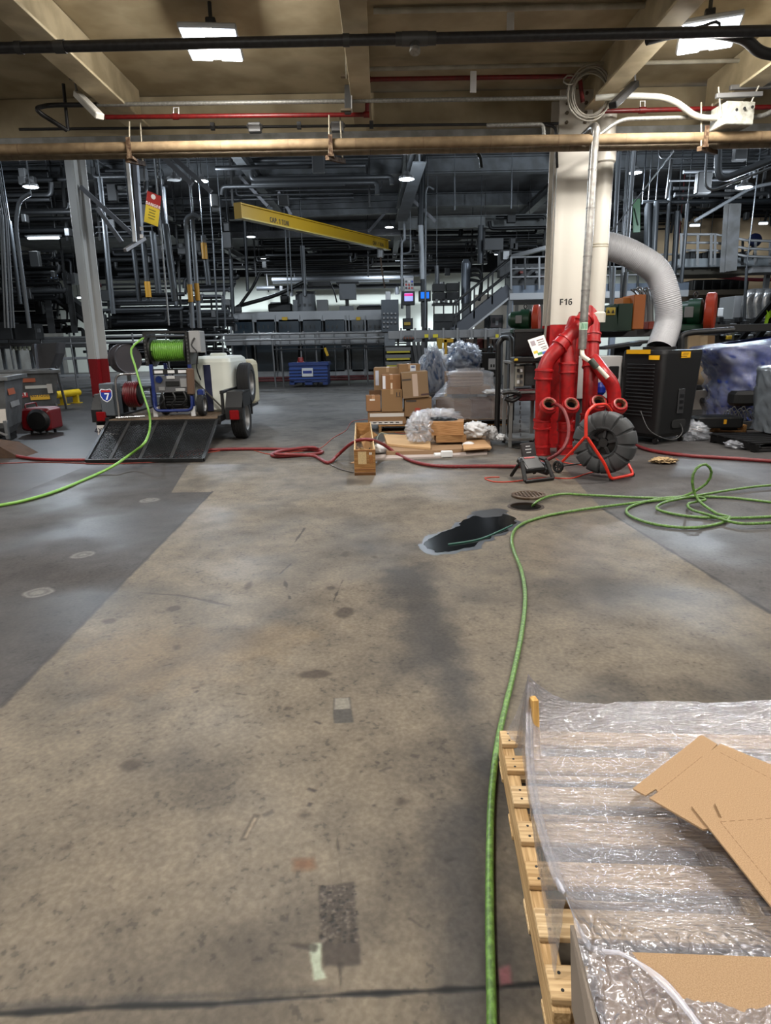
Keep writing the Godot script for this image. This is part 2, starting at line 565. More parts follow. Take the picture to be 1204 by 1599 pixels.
		for k2 in 190:   # nicks and scratches
			var c1 := Vector3(rng.randf_range(-2.6, 2.8), 0, -0.9 - 4.2 * rng.randf() * rng.randf() - rng.randf() * 1.2)
			var d1 := Vector3(rng.randf_range(-1, 1), 0, rng.randf_range(-0.7, 0.7)) * rng.randf_range(0.01, 0.06)
			L.append([strip([c1, c1 + d1], rng.randf_range(0.003, 0.014)), Color(0.17, 0.15, 0.14), rng.randf_range(0.35, 0.75), 0.004, 0.008])
	for q in [[58, 925, 0.085], [130, 866, 0.085], [233, 781, 0.10]]:
		var c2 := fl(q[0], q[1])
		L.append([dot(c2, q[2], 0, 16), Color(0.55, 0.54, 0.52), 0.55, 0.012, 0.025])
		L.append([dot(c2, q[2] * 0.72, 0, 16), Color(0.25, 0.245, 0.24), 0.7, 0.012, 0.02])
		L.append([dot(c2, q[2] * 0.42, 0, 16), Color(0.46, 0.45, 0.43), 0.6, 0.012, 0.02])
	for b2 in L: blob(out, w, h, org, ppm, b2[0], b2[1], b2[2], b2[3], b2[4], z1)
	return ImageTexture.create_from_image(Image.create_from_data(w, h, false, Image.FORMAT_RGB8, out))
func floor_part(g: G, x0: float, x1: float, z0: float, z1: float, org: Vector2, span: Vector2):
	g.quad(Vector3(x0, 0, z1), Vector3(x1, 0, z1), Vector3(x1, 0, z0), Vector3(x0, 0, z0), Vector3.UP, Rect2((x0 - org.x) / span.x, (z0 - org.y) / span.y, (x1 - x0) / span.x, (z1 - z0) / span.y))
func build_floor():
	var o1 := Vector2(-4, -8.4)
	var s1 := Vector2(8, 8)
	var o2 := Vector2(-16, -32.4)
	var s2 := Vector2(32, 32)
	var t1 := floor_map(1800, 1800, o1, 225.0, true)
	var t2 := floor_map(900, 900, o2, 28.125, false)
	var ms := []
	for t in [t1, t2]:
		var m := StandardMaterial3D.new()
		m.albedo_texture = t
		m.roughness = 0.78
		m.roughness_texture = ntex(0.015, 51, gr(0.55), gr(1.0), 256, 4)
		m.metallic_specular = 0.36
		m.detail_enabled = true
		m.detail_blend_mode = BaseMaterial3D.BLEND_MODE_MUL
		m.detail_albedo = M.grit
		m.detail_uv_layer = BaseMaterial3D.DETAIL_UV_2
		if t == t1:
			m.heightmap_enabled = true
			m.heightmap_texture = t
			m.heightmap_scale = 0.5
		ms.append(m)
	var hc := fl(821, 791)
	var hr := 0.155
	var hs := 0.2
	var g := G.new()
	floor_part(g, -4, hc.x - hs, -8.4, -0.4, o1, s1)
	floor_part(g, hc.x + hs, 4, -8.4, -0.4, o1, s1)
	floor_part(g, hc.x - hs, hc.x + hs, -8.4, hc.z - hs, o1, s1)
	floor_part(g, hc.x - hs, hc.x + hs, hc.z + hs, -0.4, o1, s1)
	for i in 32:   # the square round the open drain
		var q := []
		for k in [i, i + 1]:
			var d := Vector3(cos(TAU * k / 32), 0, sin(TAU * k / 32))
			q.append(hc + d * hr)
			q.append(hc + d * (hs / maxf(absf(d.x), absf(d.z))))
		var uv := []
		for p in q: uv.append(Vector2((p.x - o1.x) / s1.x, (p.z - o1.y) / s1.y))
		g.tri(q[0], q[1], q[3], Vector3.UP, Vector3.UP, Vector3.UP, uv[0], uv[1], uv[3])
		g.tri(q[0], q[3], q[2], Vector3.UP, Vector3.UP, Vector3.UP, uv[0], uv[3], uv[2])
	var g2 := G.new()
	floor_part(g2, -22, -4, -8.4, 6, o2, s2)
	floor_part(g2, 4, 24, -8.4, 6, o2, s2)
	floor_part(g2, -4, 4, -0.4, 6, o2, s2)
	floor_part(g2, -22, 24, -47, -8.4, o2, s2)
	var am := ArrayMesh.new()
	for k in 2:
		var gg: G = [g, g2][k]
		var a := []
		a.resize(Mesh.ARRAY_MAX)
		a[Mesh.ARRAY_VERTEX] = gg.v
		a[Mesh.ARRAY_NORMAL] = gg.n
		a[Mesh.ARRAY_TEX_UV] = gg.u
		var u2 := PackedVector2Array()
		for p in gg.v: u2.append(Vector2(p.x, p.z) * 1.15)
		a[Mesh.ARRAY_TEX_UV2] = u2
		a[Mesh.ARRAY_INDEX] = gg.ix
		am.add_surface_from_arrays(Mesh.PRIMITIVE_TRIANGLES, a)
		am.surface_set_material(k, ms[k])
	var f := MeshInstance3D.new()
	f.name = "floor"
	f.mesh = am
	f.set_meta("kind", "structure")
	add_child(f)
	# the slab under the surface, so that the floor has thickness
	var sl := G.new()
	sl.box(Vector3(1, -0.75, -20.5), Vector3(46, 0.3, 53))
	struct("floor_slab", sl, mt(gr(0.3), 0.9))
	# open drain and its lid
	var dr := th("floor_drain", "open round drain hole in the floor with the green hose going in", "drain")
	var w := G.new()
	w.lathe([Vector2(hr, 0.0), Vector2(hr - 0.012, -0.02), Vector2(hr - 0.012, -0.5), Vector2(0.0, -0.5)], 32, Transform3D(Basis(), hc))
	put("shaft", w, mt(Color(0.10, 0.09, 0.085), 0.9), dr)
	var rg := G.new()
	rg.lathe([Vector2(hr - 0.012, -0.02), Vector2(hr - 0.012, 0.004), Vector2(hr + 0.012, 0.005), Vector2(hr + 0.016, 0.0)], 32, Transform3D(Basis(), hc))
	put("rim", rg, mt(Color(0.25, 0.22, 0.19), 0.6, 0.5, "rust"), dr)
	var lc := fl(825, 775)
	var lid := th("drain_grate", "round rusty iron grate lying on the floor behind the open drain", "grate")
	var rim := G.new()
	rim.lathe([Vector2(0.13, 0.0), Vector2(0.165, 0.0), Vector2(0.168, 0.018), Vector2(0.165, 0.024), Vector2(0.135, 0.024), Vector2(0.13, 0.0)], 32, Transform3D(Basis(), lc))
	var iron := mt(Color(0.42, 0.37, 0.32), 0.55, 0.6, "rust")
	put("rim", rim, iron, lid)
	for i in 7:
		var x := -0.108 + i * 0.036
		var hl := sqrt(0.132 * 0.132 - x * x)
		var b := G.new()
		b.box(lc + Vector3(x, 0.013, 0), Vector3(0.014, 0.018, hl * 2), Basis(), 0.002)
		put("bar", b, iron, lid)
		var c := G.new()
		c.box(lc + Vector3(0, 0.010, x), Vector3(hl * 2, 0.014, 0.010))
		put("cross_bar", c, iron, lid)
	# wet oily spill
	var sp := th("oil_puddle", "wet black oily puddle on the floor beside the open drain", "puddle")
	var wet := mt(Color(0.022, 0.023, 0.025), 0.12, 0.0, "", Vector3.ONE, 0.55)
	var nz := noise(3.5, 61, 3)
	var outline := px([664, 852, 678, 838, 705, 828, 725, 815, 740, 806, 770, 801, 795, 806, 806, 818, 795, 826, 770, 838, 745, 850, 720, 857, 700, 862, 675, 862])
	puddle(sp, px([655, 856, 668, 838, 700, 826, 725, 812, 745, 803, 790, 803, 810, 817, 800, 829, 770, 842, 745, 856, 715, 864, 685, 868]), 0.002, mt(Color(0.17, 0.18, 0.20), 0.42, 0.0, "", Vector3.ONE, 0.5), noise(4.5, 67, 4))
	puddle(sp, outline, 0.003, wet, nz)
	puddle(sp, px([735, 801, 755, 796, 790, 797, 785, 806, 750, 808]), 0.0035, mt(Color(0.06, 0.05, 0.045), 0.5), nz)
func puddle(parent: Node, outline: Array, h: float, m: Material, nz: FastNoiseLite):
	var c := curve(outline, 0.03, true)
	var q := PackedVector2Array()
	for p in c: q.append(Vector2(p.x, p.z) + Vector2(nz.get_noise_2d(p.x, p.z), nz.get_noise_2d(p.z + 9, p.x)) * 0.07)
	var t := Geometry2D.triangulate_polygon(q)
	var g := G.new()
	for i in range(0, t.size(), 3): g.flat(Vector3(q[t[i]].x, h, q[t[i]].y), Vector3(q[t[i + 1]].x, h, q[t[i + 1]].y), Vector3(q[t[i + 2]].x, h, q[t[i + 2]].y), Vector3.UP)
	if g.v.size(): put("wet_patch", g, m, parent)

# ---------- shell ----------
func build_shell():
	var tan_paint := mt(Color(0.70, 0.65, 0.54), 0.7, 0.0, "grime", Vector3.ONE * 0.35)
	var cream := mt(Color(0.80, 0.75, 0.63), 0.65, 0.0, "grime", Vector3.ONE * 0.5)
	var dark := mt(Color(0.34, 0.345, 0.355), 0.8, 0.0, "grime", Vector3.ONE * 0.3)
	M.tan = tan_paint
	M.cream = cream
	M.dark = dark
	var g := G.new()
	g.box(Vector3(1, 5.0, -2.0), Vector3(46, 0.3, 16.3))
	struct("ceiling", g, tan_paint)
	g = G.new()
	g.box(Vector3(1, 7.9, -28.5), Vector3(46, 0.3, 37.6))
	struct("ceiling", g, dark)
	for a in [["wall_left", Vector3(-22.15, 3.6, -20.5), Vector3(0.3, 8.9, 53.6)], ["wall_right", Vector3(24.15, 3.6, -20.5), Vector3(0.3, 8.9, 53.6)], ["wall_front", Vector3(1, 3.6, 6.15), Vector3(46.6, 8.9, 0.3)]]:
		g = G.new()
		g.box(a[1], a[2])
		struct(a[0], g, mt(Color(0.42, 0.41, 0.39), 0.8, 0.0, "grime", Vector3.ONE * 0.2))
	g = G.new()
	g.box(Vector3(1, 2.9, -46.15), Vector3(46.6, 6.4, 0.3))
	struct("wall_back", g, mt(Color(0.82, 0.83, 0.78), 0.75))
	g = G.new()
	g.box(Vector3(1, 7.05, -46.1), Vector3(46.6, 1.9, 0.4))
	struct("wall_back_upper", g, mt(Color(0.06, 0.06, 0.065), 0.9))
	# wall above the near ceiling edge (the drop to the taller hall)
	g = G.new()
	g.box(Vector3(1, 6.45, -9.95), Vector3(46, 3.0, 0.2))
	struct("wall_drop", g, dark)
	# girder carrying the edge of the near ceiling
	var y0 := 4.21
	g = G.new()
	g.box(Vector3(1, 4.53, -9.96), Vector3(46, 0.62, 0.05))
	g.box(Vector3(1, y0 + 0.015, -9.96), Vector3(46, 0.03, 0.34))
	struct("trim_1", g, tan_paint)
	g = G.new()
	g.box(Vector3(1, 4.245, -9.74), Vector3(46, 0.125, 0.06), Basis(), 0.006)
	struct("trim_2", g, mt(Color(0.56, 0.57, 0.57), 0.55, 0.1, "grime", Vector3.ONE))
	# deep beams running away from the camera under the ceiling
	for a in [[-3.2, 0.30, 0.47], [-0.2, 0.24, 0.47], [2.77, 0.24, 0.47], [4.42, 0.28, 0.47], [7.4, 0.30, 0.47], [-6.2, 0.30, 0.47]]:
		g = G.new()
		g.box(Vector3(a[0], 4.84 - a[2] * 0.5, -1.9), Vector3(a[1] * 0.12, a[2], 15.6))
		g.box(Vector3(a[0], 4.85 - a[2], -1.9), Vector3(a[1], 0.03, 15.6), Basis(), 0.004)
		struct("ceiling_beam", g, cream if a[0] != -0.2 else tan_paint)

# ---------- lamps ----------
const EXPOSURE := 1.0
const NEAR_LAMP := 20.0
const FAR_LAMP := 16.0
func area(p: Vector3, size: Vector2, c: Color, e: float, turn := 0.0):
	var a := AreaLight3D.new()
	a.name = numbered("panel_light")
	a.area_size = size
	a.light_color = c
	a.light_energy = e
	a.shadow_enabled = true
	a.area_range = 40.0
	a.area_attenuation = 2.0
	a.position = p
	a.basis = Basis(Vector3.UP, turn) * Basis(Vector3.RIGHT, -PI / 2)
	add_child(a)
func panel_lamp(p: Vector3, turn: float, label: String):
	var t := th("panel_lamp", label, "lamp", "", p, turn)
	var grey := mt(Color(0.62, 0.63, 0.64), 0.5, 0.3)
	var led := glow(Color(0.93, 0.96, 1.0), 9.0)
	var g := G.new()
	g.box(Vector3(0, 0.035, 0), Vector3(0.56, 0.05, 0.74), Basis(), 0.012)
	put("housing", g, grey, t)
	for sx in [-1, 1]:
		for sz in [-1, 1]:
			g = G.new()
			g.box(Vector3(sx * 0.155, 0.004, sz * 0.205), Vector3(0.21, 0.012, 0.29), Basis(), 0.003)
			put("led_panel", g, led, t)
	g = G.new()
	g.cyl(Vector3(0, 0.012, 0.05), Vector3(0, -0.04, 0.05), 0.035)
	put("sensor", g, mt(gr(0.8), 0.4), t)
	g = G.new()
	g.box(Vector3(0, 0.15, 0), Vector3(0.10, 0.18, 0.10), Basis(), 0.01)
	put("driver_box", g, mt(gr(0.12), 0.6), t)
	g = G.new()
	g.cyl(Vector3(0, 0.24, 0), Vector3(0, 4.86 - p.y, 0), 0.02, 8)
	put("stem", g, mt(gr(0.15), 0.5), t)
	if p.z < -7.4 and absf(p.x) < 5.0:   # the fittings in view: one light per diffuser
		for sx in [-1, 1]:
			for sz in [-1, 1]: area(p + Basis(Vector3.UP, turn) * Vector3(sx * 0.155, -0.006, sz * 0.205), Vector2(0.20, 0.28), Color(1.0, 0.98, 0.95), NEAR_LAMP * 0.25, turn)
	else: area(p + Vector3(0, -0.03, 0), Vector2(0.5, 0.7), Color(1.0, 0.98, 0.95), NEAR_LAMP)
	var o := OmniLight3D.new()   # what the diffusers throw sideways and up
	o.name = numbered("panel_spill")
	o.light_color = Color(1.0, 0.98, 0.95)
	o.light_energy = NEAR_LAMP * 0.07
	o.light_size = 0.15
	o.omni_range = 40.0
	o.omni_attenuation = 2.0
	o.shadow_enabled = true
	o.position = p + Vector3(0, -0.22, 0)
	add_child(o)
func build_lamps():
	panel_lamp(at(332, 72, 7.5), 0.1, "white panel lamp under the ceiling, crossed by the dark pipe, left of the middle beam")
	panel_lamp(at(1105, 58, 7.5), -0.35, "white panel lamp near the grey conduit box, with a dark cable looped over it")
	# the same fittings go on over the floor behind the photographer
	var n := 0
	for a in [[-1.7, -1.8], [3.4, -1.8], [-1.7, 3.5], [3.4, 3.5], [-6.6, -7.5], [8.2, -7.5], [-6.6, -1.8], [8.2, -1.8]]:
		panel_lamp(Vector3(a[0], 4.48, a[1]), 0.0, "white panel lamp of the near ceiling outside the picture, %s of eight" % ["first", "second", "third", "fourth", "fifth", "sixth", "seventh", "eighth"][n])
		n += 1
	var k := 0
	for a in [[48, 292, 18.0, "high bay lamp above the tall bent conduit on the far side of the white column"], [315, 283, 20.0, "glowing high bay lamp near the danger sign, hanging from a cord"], [392, 370, 32.0, "small glowing high bay lamp below the end of the yellow crane beam"], [635, 280, 17.0, "glowing high bay lamp hanging beside the sloping grey roof brace"], [608, 355, 32.0, "small glowing high bay lamp just above the yellow crane beam"], [992, 270, 20.0, "high bay lamp above the green panel behind the white downpipe"], [1162, 293, 16.5, "high bay lamp over the raised walkway with white railings"]]:
		bay_lamp(at(a[0], a[1], a[2]), 0.19 if a[2] < 25 else 0.22, a[3])
		k += 1
	unlit_lamp(at(272, 281, 19.0))
	var far := ["first", "second", "third", "fourth", "fifth", "sixth"]
	for i in 6:   # the row of the tall hall that the near ceiling hides
		bay_lamp(Vector3(-15.0 + i * 6.6, 6.9, -13.6), 0.2, "high bay lamp behind the near ceiling edge, %s from the left wall" % far[i])
	for i in 5:   # and the row by the far wall
		bay_lamp(Vector3(-14.0 + i * 7.0, 6.6, -41.0), 0.2, "high bay lamp by the pale far wall, %s from the left wall" % far[i])
func bay_lamp(p: Vector3, r: float, label: String):
	var t := th("bay_lamp", label, "lamp", "", p)
	var g := G.new()
	g.lathe([Vector2(0.0, r * 0.9), Vector2(r * 0.35, r * 0.9), Vector2(r * 0.45, r * 0.5), Vector2(r, 0.05), Vector2(r, 0.0), Vector2(r * 0.9, 0.02)], 16)
	put("shade", g, mt(gr(0.45), 0.4, 0.5), t)
	g = G.new()
	g.lathe([Vector2(0.0, -0.01), Vector2(r * 0.88, -0.005), Vector2(r * 0.88, 0.02)], 16)
	put("lens", g, glow(Color(0.9, 0.95, 1.0), 9.0), t)
	g = G.new()
	g.cyl(Vector3(0, r * 0.85, 0), Vector3(0, 7.76 - p.y, 0), 0.012, 6)
	put("cord", g, mt(gr(0.1), 0.7), t)
	if p.z > -25.0 and p.y < 6.4:
		var o := OmniLight3D.new()
		o.omni_range = 60.0
		o.omni_attenuation = 2.0
		bay(o, p + Vector3(0, -r - 0.3, 0), r, FAR_LAMP)
	else:
		var o := SpotLight3D.new()
		o.spot_range = 60.0
		o.spot_angle = 84.0
		o.spot_attenuation = 2.0
		o.spot_angle_attenuation = 0.5
		o.rotation.x = -PI / 2
		bay(o, p + Vector3(0, -0.05, 0), r, FAR_LAMP * (0.5 if p.z > -20.0 else 1.4 if p.z > -38.0 else 6.0))
func bay(o: Light3D, p: Vector3, r: float, e: float):
	o.name = numbered("bay_light")
	o.light_color = Color(0.90, 0.95, 1.0)
	o.light_energy = e
	o.light_size = r
	o.shadow_enabled = true
	o.position = p
	add_child(o)
func unlit_lamp(p: Vector3):
	var t := th("bay_lamp", "dark unlit bay lamp hanging beside the glowing one near the danger sign", "lamp", "", p)
	var r := 0.19
	var g := G.new()
	g.lathe([Vector2(0.0, r * 0.9), Vector2(r * 0.35, r * 0.9), Vector2(r * 0.45, r * 0.5), Vector2(r, 0.05), Vector2(r, 0.0), Vector2(r * 0.9, 0.02)], 16)
	put("shade", g, mt(gr(0.35), 0.4, 0.3), t)
	g = G.new()
	g.lathe([Vector2(0.0, -0.01), Vector2(r * 0.88, -0.005), Vector2(r * 0.88, 0.02)], 16)
	put("lens", g, mt(gr(0.5), 0.3), t)
	g = G.new()
	g.cyl(Vector3(0, r * 0.85, 0), Vector3(0, 7.76 - p.y, 0), 0.012, 6)
	put("cord", g, mt(gr(0.1), 0.7), t)

# ---------- pipes and gear under the near ceiling ----------
func pts(a: Array) -> Array:   # [x, y, z, x, y, z ...] -> points
	var o := []
	for i in range(0, a.size(), 3): o.append(at(a[i], a[i + 1], a[i + 2]))
	return o
func pipe(called: String, label: String, cat: String, a: Array, r: float, m: Material, b := 0.15, sides := 12, group := "") -> MeshInstance3D:
	var g := G.new()
	g.tube(bend(pts(a), b) if a.size() > 6 else pts(a), r, sides)
	return one(called, g, m, label, cat, group)
func make_overhead():
	var steel := mt(Color(0.58, 0.58, 0.56), 0.5, 0.5, "fine", Vector3.ONE * 2)
	var black := mt(Color(0.13, 0.13, 0.135), 0.5, 0.2, "fine", Vector3.ONE)
	var red := mt(Color(0.42, 0.06, 0.06), 0.4, 0.0, "fine", Vector3.ONE)
	var dred := mt(Color(0.30, 0.05, 0.06), 0.5, 0.0, "fine", Vector3.ONE)
	var lag := mt(Color(0.50, 0.42, 0.31), 0.75, 0.0, "grime", Vector3.ONE * 2)
	var pale := mt(Color(0.70, 0.69, 0.64), 0.6, 0.0, "grime", Vector3.ONE)
	M.steel = steel
	M.black = black
	M.red = red
	# big dark pipe crossing under the lamps, with its tee
	var t := th("main_pipe", "long dark grey pipe crossing under the ceiling in front of both panel lamps", "pipe")
	var g := G.new()
	var pa := at(-90, 77, 6.9)
	var pb := at(1290, 46, 6.9)
	g.tube([pa, pb], 0.047, 16)
	put("pipe", g, mt(Color(0.20, 0.20, 0.205), 0.45, 0.3, "fine", Vector3.ONE), t)
	for x in [[30, 0.053, 0.03], [94, 0.055, 0.05], [541, 0.054, 0.03], [628, 0.056, 0.06], [671, 0.056, 0.06]]:
		g = G.new()
		var c = pa.lerp(pb, (x[0] + 90.0) / 1380.0)
		g.tube([c - Vector3(x[2], 0, 0), c + Vector3(x[2], 0, 0)], x[1], 16)
		put("coupling", g, mt(Color(0.24, 0.24, 0.24), 0.5, 0.3), t)
	g = G.new()
	var tc := pa.lerp(pb, (648.0 + 90.0) / 1380.0)
	g.tube([tc - Vector3(0.12, 0, 0), tc + Vector3(0.12, 0, 0)], 0.060, 16)
	g.cyl(tc, tc + Vector3(0, -0.10, 0.03), 0.042)
	put("tee", g, mt(Color(0.30, 0.30, 0.30), 0.45, 0.5), t)
	g = G.new()
	g.cyl(tc + Vector3(0, -0.10, 0.03), tc + Vector3(0, -0.125, 0.04), 0.05)
	put("end_cap", g, steel, t, "silver end cap")
	# conduits on the ceiling
	pipe("ceiling_conduit", "pale conduit along the ceiling at the top of the picture, right of the middle beam", "conduit", [583, 17, 7.65, 1075, 7, 7.65], 0.028, pale)
	pipe("ceiling_conduit", "pale conduit high on the ceiling just above the dark red pipe", "conduit", [575, 108, 8.9, 1230, 93, 8.9], 0.024, pale)
	pipe("conduit", "long silver conduit running just above the bright red pipe, starting at a dark elbow", "conduit", [150, 163.5, 8.75, 885, 153, 8.75], 0.024, steel)
	pipe("conduit", "dark bent conduit end looping back above the left end of the red pipe", "conduit", [104, 203, 8.75, 52, 170, 8.4, 76, 164, 8.75, 152, 163.5, 8.75], 0.026, black, 0.14)
	pipe("conduit", "short dark vertical conduit stub beside the dark elbow", "conduit", [99, 131, 8.9, 106, 204, 8.9], 0.02, black)
	pipe("conduit", "silver swan neck conduit bending down into the punched steel junction box", "conduit", [930, 153, 8.6, 985, 149, 8.5, 1048, 152, 8.5, 1088, 184, 8.5, 1122, 184, 8.5], 0.034, mt(Color(0.75, 0.75, 0.72), 0.35, 0.5), 0.3)
	pipe("conduit", "silver conduit rising from the tan pipe towards the punched junction box", "conduit", [935, 211, 8.6, 968, 186, 8.6, 1120, 182, 8.6], 0.024, steel, 0.2)
	pipe("conduit", "grey conduit leaving the right side of the punched junction box", "conduit", [1168, 183, 8.5, 1190, 182, 8.5, 1225, 165, 8.5], 0.028, steel, 0.1)
	# red sprinkler lines
	t = th("sprinkler_line", "bright red sprinkler pipe stepping up beside the middle beam to a dark red run", "pipe")
	g = G.new()
	g.tube(bend(pts([165, 183, 8.8, 573, 179, 8.8, 575, 124, 8.8, 905, 119, 8.8, 910, 160, 8.8]), 0.05), 0.026, 12)
	put("pipe", g, red, t)
	for x in [[573, 179], [575, 124], [275, 182]]:
		g = G.new()
		var c = at(x[0], x[1], 8.8)
		g.tube([c - Vector3(0.04, 0, 0), c + Vector3(0.03, 0, 0)], 0.036, 12)
		put("fitting", g, red, t)
	g = G.new()
	g.tube([at(271, 178, 8.8), at(271, 168, 8.8), at(279, 168, 8.8), at(279, 178, 8.8)], 0.008, 6)
	put("clip", g, mt(gr(0.85), 0.4), t, "white clip")
	t = th("sprinkler_line", "bright red sprinkler pipe behind the punched junction box", "pipe")
	g = G.new()
	g.tube(pts([935, 174, 8.9, 1290, 165, 8.9]), 0.027, 12)
	put("pipe", g, red, t)
	g = G.new()
	g.tube([at(998, 172.5, 8.9), at(1008, 172, 8.9)], 0.038, 12)
	put("fitting", g, red, t)
	g = G.new()
	g.tube([at(1000, 168, 8.9), at(1000, 158, 8.9), at(1007, 158, 8.9), at(1007, 168, 8.9)], 0.008, 6)
	put("clip", g, mt(gr(0.85), 0.4), t, "white clip")
	# dark electrical run with square boxes
	t = th("electric_run", "thin dark conduit with two grey boxes running just above the tan pipe", "conduit")
	g = G.new()
	g.tube(pts([30, 202, 9.1, 872, 193, 9.1]), 0.017, 8)
	put("conduit", g, black, t)
	for x in [398, 527]:
		g = G.new()
		g.box(at(x, 202 - x * 0.0107 + 2, 9.1), Vector3(0.16, 0.11, 0.1), Basis(), 0.01)
		put("box", g, mt(gr(0.42), 0.5, 0.4), t)
		g = G.new()
		g.cyl(at(x - 12, 202 - x * 0.0107, 9.1), at(x + 12, 202 - x * 0.0107, 9.1), 0.028)
		put("connector", g, mt(gr(0.4), 0.5, 0.5), t)
	for x in [332, 467, 580]:
		g = G.new()
		g.box(at(x, 200 - x * 0.0107 + 1, 9.1), Vector3(0.05, 0.08, 0.05))
		put("clamp", g, black, t)
	pipe("conduit", "silver conduit with a tee ending beside the painted column top", "conduit", [760, 196, 9.0, 848, 194, 9.0, 850, 212, 9.0], 0.024, steel, 0.05)
	pipe("conduit", "dark curved conduit dropping behind the left face of the painted column", "conduit", [852, 195, 9.05, 868, 198, 9.05, 870, 262, 9.05], 0.018, black, 0.1)
	# lagged tan pipe and the jacketed one under it
	t = th("insulated_pipe", "long tan insulated pipe running right across the hall above the open floor", "pipe")
	g = G.new()
	g.tube(pts([-90, 235.5, 8.55, 1300, 211.5, 8.55]), 0.060, 18)
	put("lagging", g, lag, t)
	for i in 12:
		g = G.new()
		var x := 30 + i * 105.0
		var c := at(x, 234 - x * 0.0173, 8.55)
		g.tube([c, c + Vector3(0.012, 0, 0)], 0.0615, 18)
		put("seam_band", g, mt(Color(0.42, 0.34, 0.25), 0.8), t)
	t = th("jacketed_pipe", "paler jacketed pipe with seams tucked under the long tan insulated pipe", "pipe")
	g = G.new()
	g.tube(pts([-90, 246, 8.75, 1300, 223, 8.75]), 0.050, 16)
	put("jacket", g, mt(Color(0.52, 0.47, 0.39), 0.6, 0.0, "grime", Vector3.ONE * 2), t)
	for i in 20:
		g = G.new()
		var x := 20 + i * 62.0
		var c := at(x, 244.4 - x * 0.0166, 8.75)
		g.tube([c, c + Vector3(0.008, 0, 0)], 0.0512, 16)
		put("seam_band", g, mt(Color(0.40, 0.36, 0.30), 0.7), t)
	# hangers
	hanger([205, 190, 240], "rusty clamp hanger carrying the tan pipe above the hanging steel frame")
	hanger([517, 180, 236], "rusty clamp hanger carrying the tan pipe under the middle beam")
	hanger([1098, 160, 222], "pale strap hanger carrying the tan pipe near the punched junction box")
	t = th("strut_bracket", "dark strut bracket on a thin rod beside the middle ceiling beam", "bracket")
	g = G.new()
	g.cyl(at(540, 60, 8.0), at(541, 122, 8.6), 0.010, 6)
	put("rod", g, pale, t)
	g = G.new()
	g.box(at(543, 156, 8.65), Vector3(0.075, 0.30, 0.07), Basis(Vector3.BACK, -0.03), 0.006)
	put("strut", g, mt(gr(0.30), 0.5, 0.5), t)
	g = G.new()
	g.box(at(549, 156, 8.62), Vector3(0.012, 0.26, 0.05), Basis(Vector3.BACK, -0.03))
	put("cover_strip", g, mt(gr(0.72), 0.4, 0.3), t)
	for y in [119, 172]:
		g = G.new()
		g.box(at(540, y, 8.6), Vector3(0.12, 0.025, 0.06))
		put("plate", g, mt(Color(0.40, 0.35, 0.28), 0.6, 0.3), t)
	for a in [[797, 38, 28, 7.6, "white hanging tag strip at the top of the picture by the pale conduit"], [739, 128, 30, 8.7, "white hanging tag strip under the dark red pipe"]]:
		g = G.new()
		var c := at(a[0], a[1], a[3])
		g.box(c, Vector3(0.075, a[2] * 0.0075, 0.02), Basis(), 0.004)
		one("tag_strip", g, mt(gr(0.80), 0.6), a[4], "strip", "hanging tag strips")
	# unlit strip lights tilted on short rods
	strip_light(at(121, 147, 8.5), at(156, 182, 8.1), Color(0.78, 0.77, 0.74), at(116, 124, 8.5), "white unlit strip light hanging askew under the cream beam")
	strip_light(at(957, 165, 8.1), at(992, 131, 8.6), Color(0.07, 0.07, 0.075), at(991, 110, 8.6), "black unlit strip light hanging askew beside the painted column")
	# punched box and its strut cradle
	t = th("junction_box", "pale steel junction box with punched holes hung in a strut cradle", "junction box")
	var bc := at(1143, 183, 8.5)
	g = G.new()
	g.box(bc, Vector3(0.36, 0.24, 0.30), Basis(Vector3.UP, 0.12), 0.008)
	put("body", g, mt(Color(0.72, 0.72, 0.68), 0.5, 0.2, "fine"), t)
	for i in 3:
		g = G.new()
		var c := bc + Vector3(-0.03 + i * 0.085, 0.03 + 0.01 * i, 0.151 + 0.01 * i)
		g.cyl(c, c + Vector3(0, 0, 0.006), 0.017, 12)
		put("knockout", g, mt(gr(0.04), 0.8), t)
	for x in [[1122, 150], [1185, 148]]:
		g = G.new()
		g.cyl(at(x[0], x[1] - 14, 8.4), at(x[0] + (4 if x[0] < 1150 else -22), 182, 8.4), 0.009, 6)
		put("rod", g, pale, t)
	g = G.new()
	g.bar(at(1118, 150, 8.4), at(1190, 147, 8.4), 0.05, 0.05, Vector3.UP, 0.004)
	g.bar(at(1140, 137, 8.6), at(1215, 134, 8.6), 0.05, 0.05, Vector3.UP, 0.004)
	put("strut", g, mt(gr(0.5), 0.5, 0.5), t)
	# dark cables round the lamp
	pipe("cable", "thick black cable drooping from the lamp towards the right edge", "cable", [1010, 62, 7.2, 1055, 50, 7.2, 1120, 52, 7.1, 1165, 60, 7.0, 1185, 82, 7.0, 1250, 92, 7.0], 0.05, mt(gr(0.09), 0.6), 0.4)
	g = G.new()
	g.tube(curve(pts([1005, 52, 7.1, 1022, 44, 7.1, 1062, 48, 7.1, 1100, 40, 7.0, 1118, 34, 7.0, 1124, 42, 7.0, 1100, 50, 7.0, 1080, 54, 7.05]), 0.05), 0.014, 8)
	one("cable", g, mt(gr(0.08), 0.6), "thin black cable looped above the panel lamp with the pipe", "cable")
	# coil of pale cable on the column top
	g = G.new()
	var p := []
	var cc := at(921, 147, 8.75)
	for i in 9 * 24 + 1:
		var a := TAU * i / 24.0
		var k := i / 24
		var rx := 0.235 + 0.025 * sin(k * 2.3) + 0.012 * sin(a * 2 + k)
		p.append(cc + Vector3(cos(a) * rx + 0.02 * sin(k * 1.7), sin(a) * (rx * 1.12) + 0.02 * cos(k * 1.1), 0.03 * sin(k * 3.0 + a)))
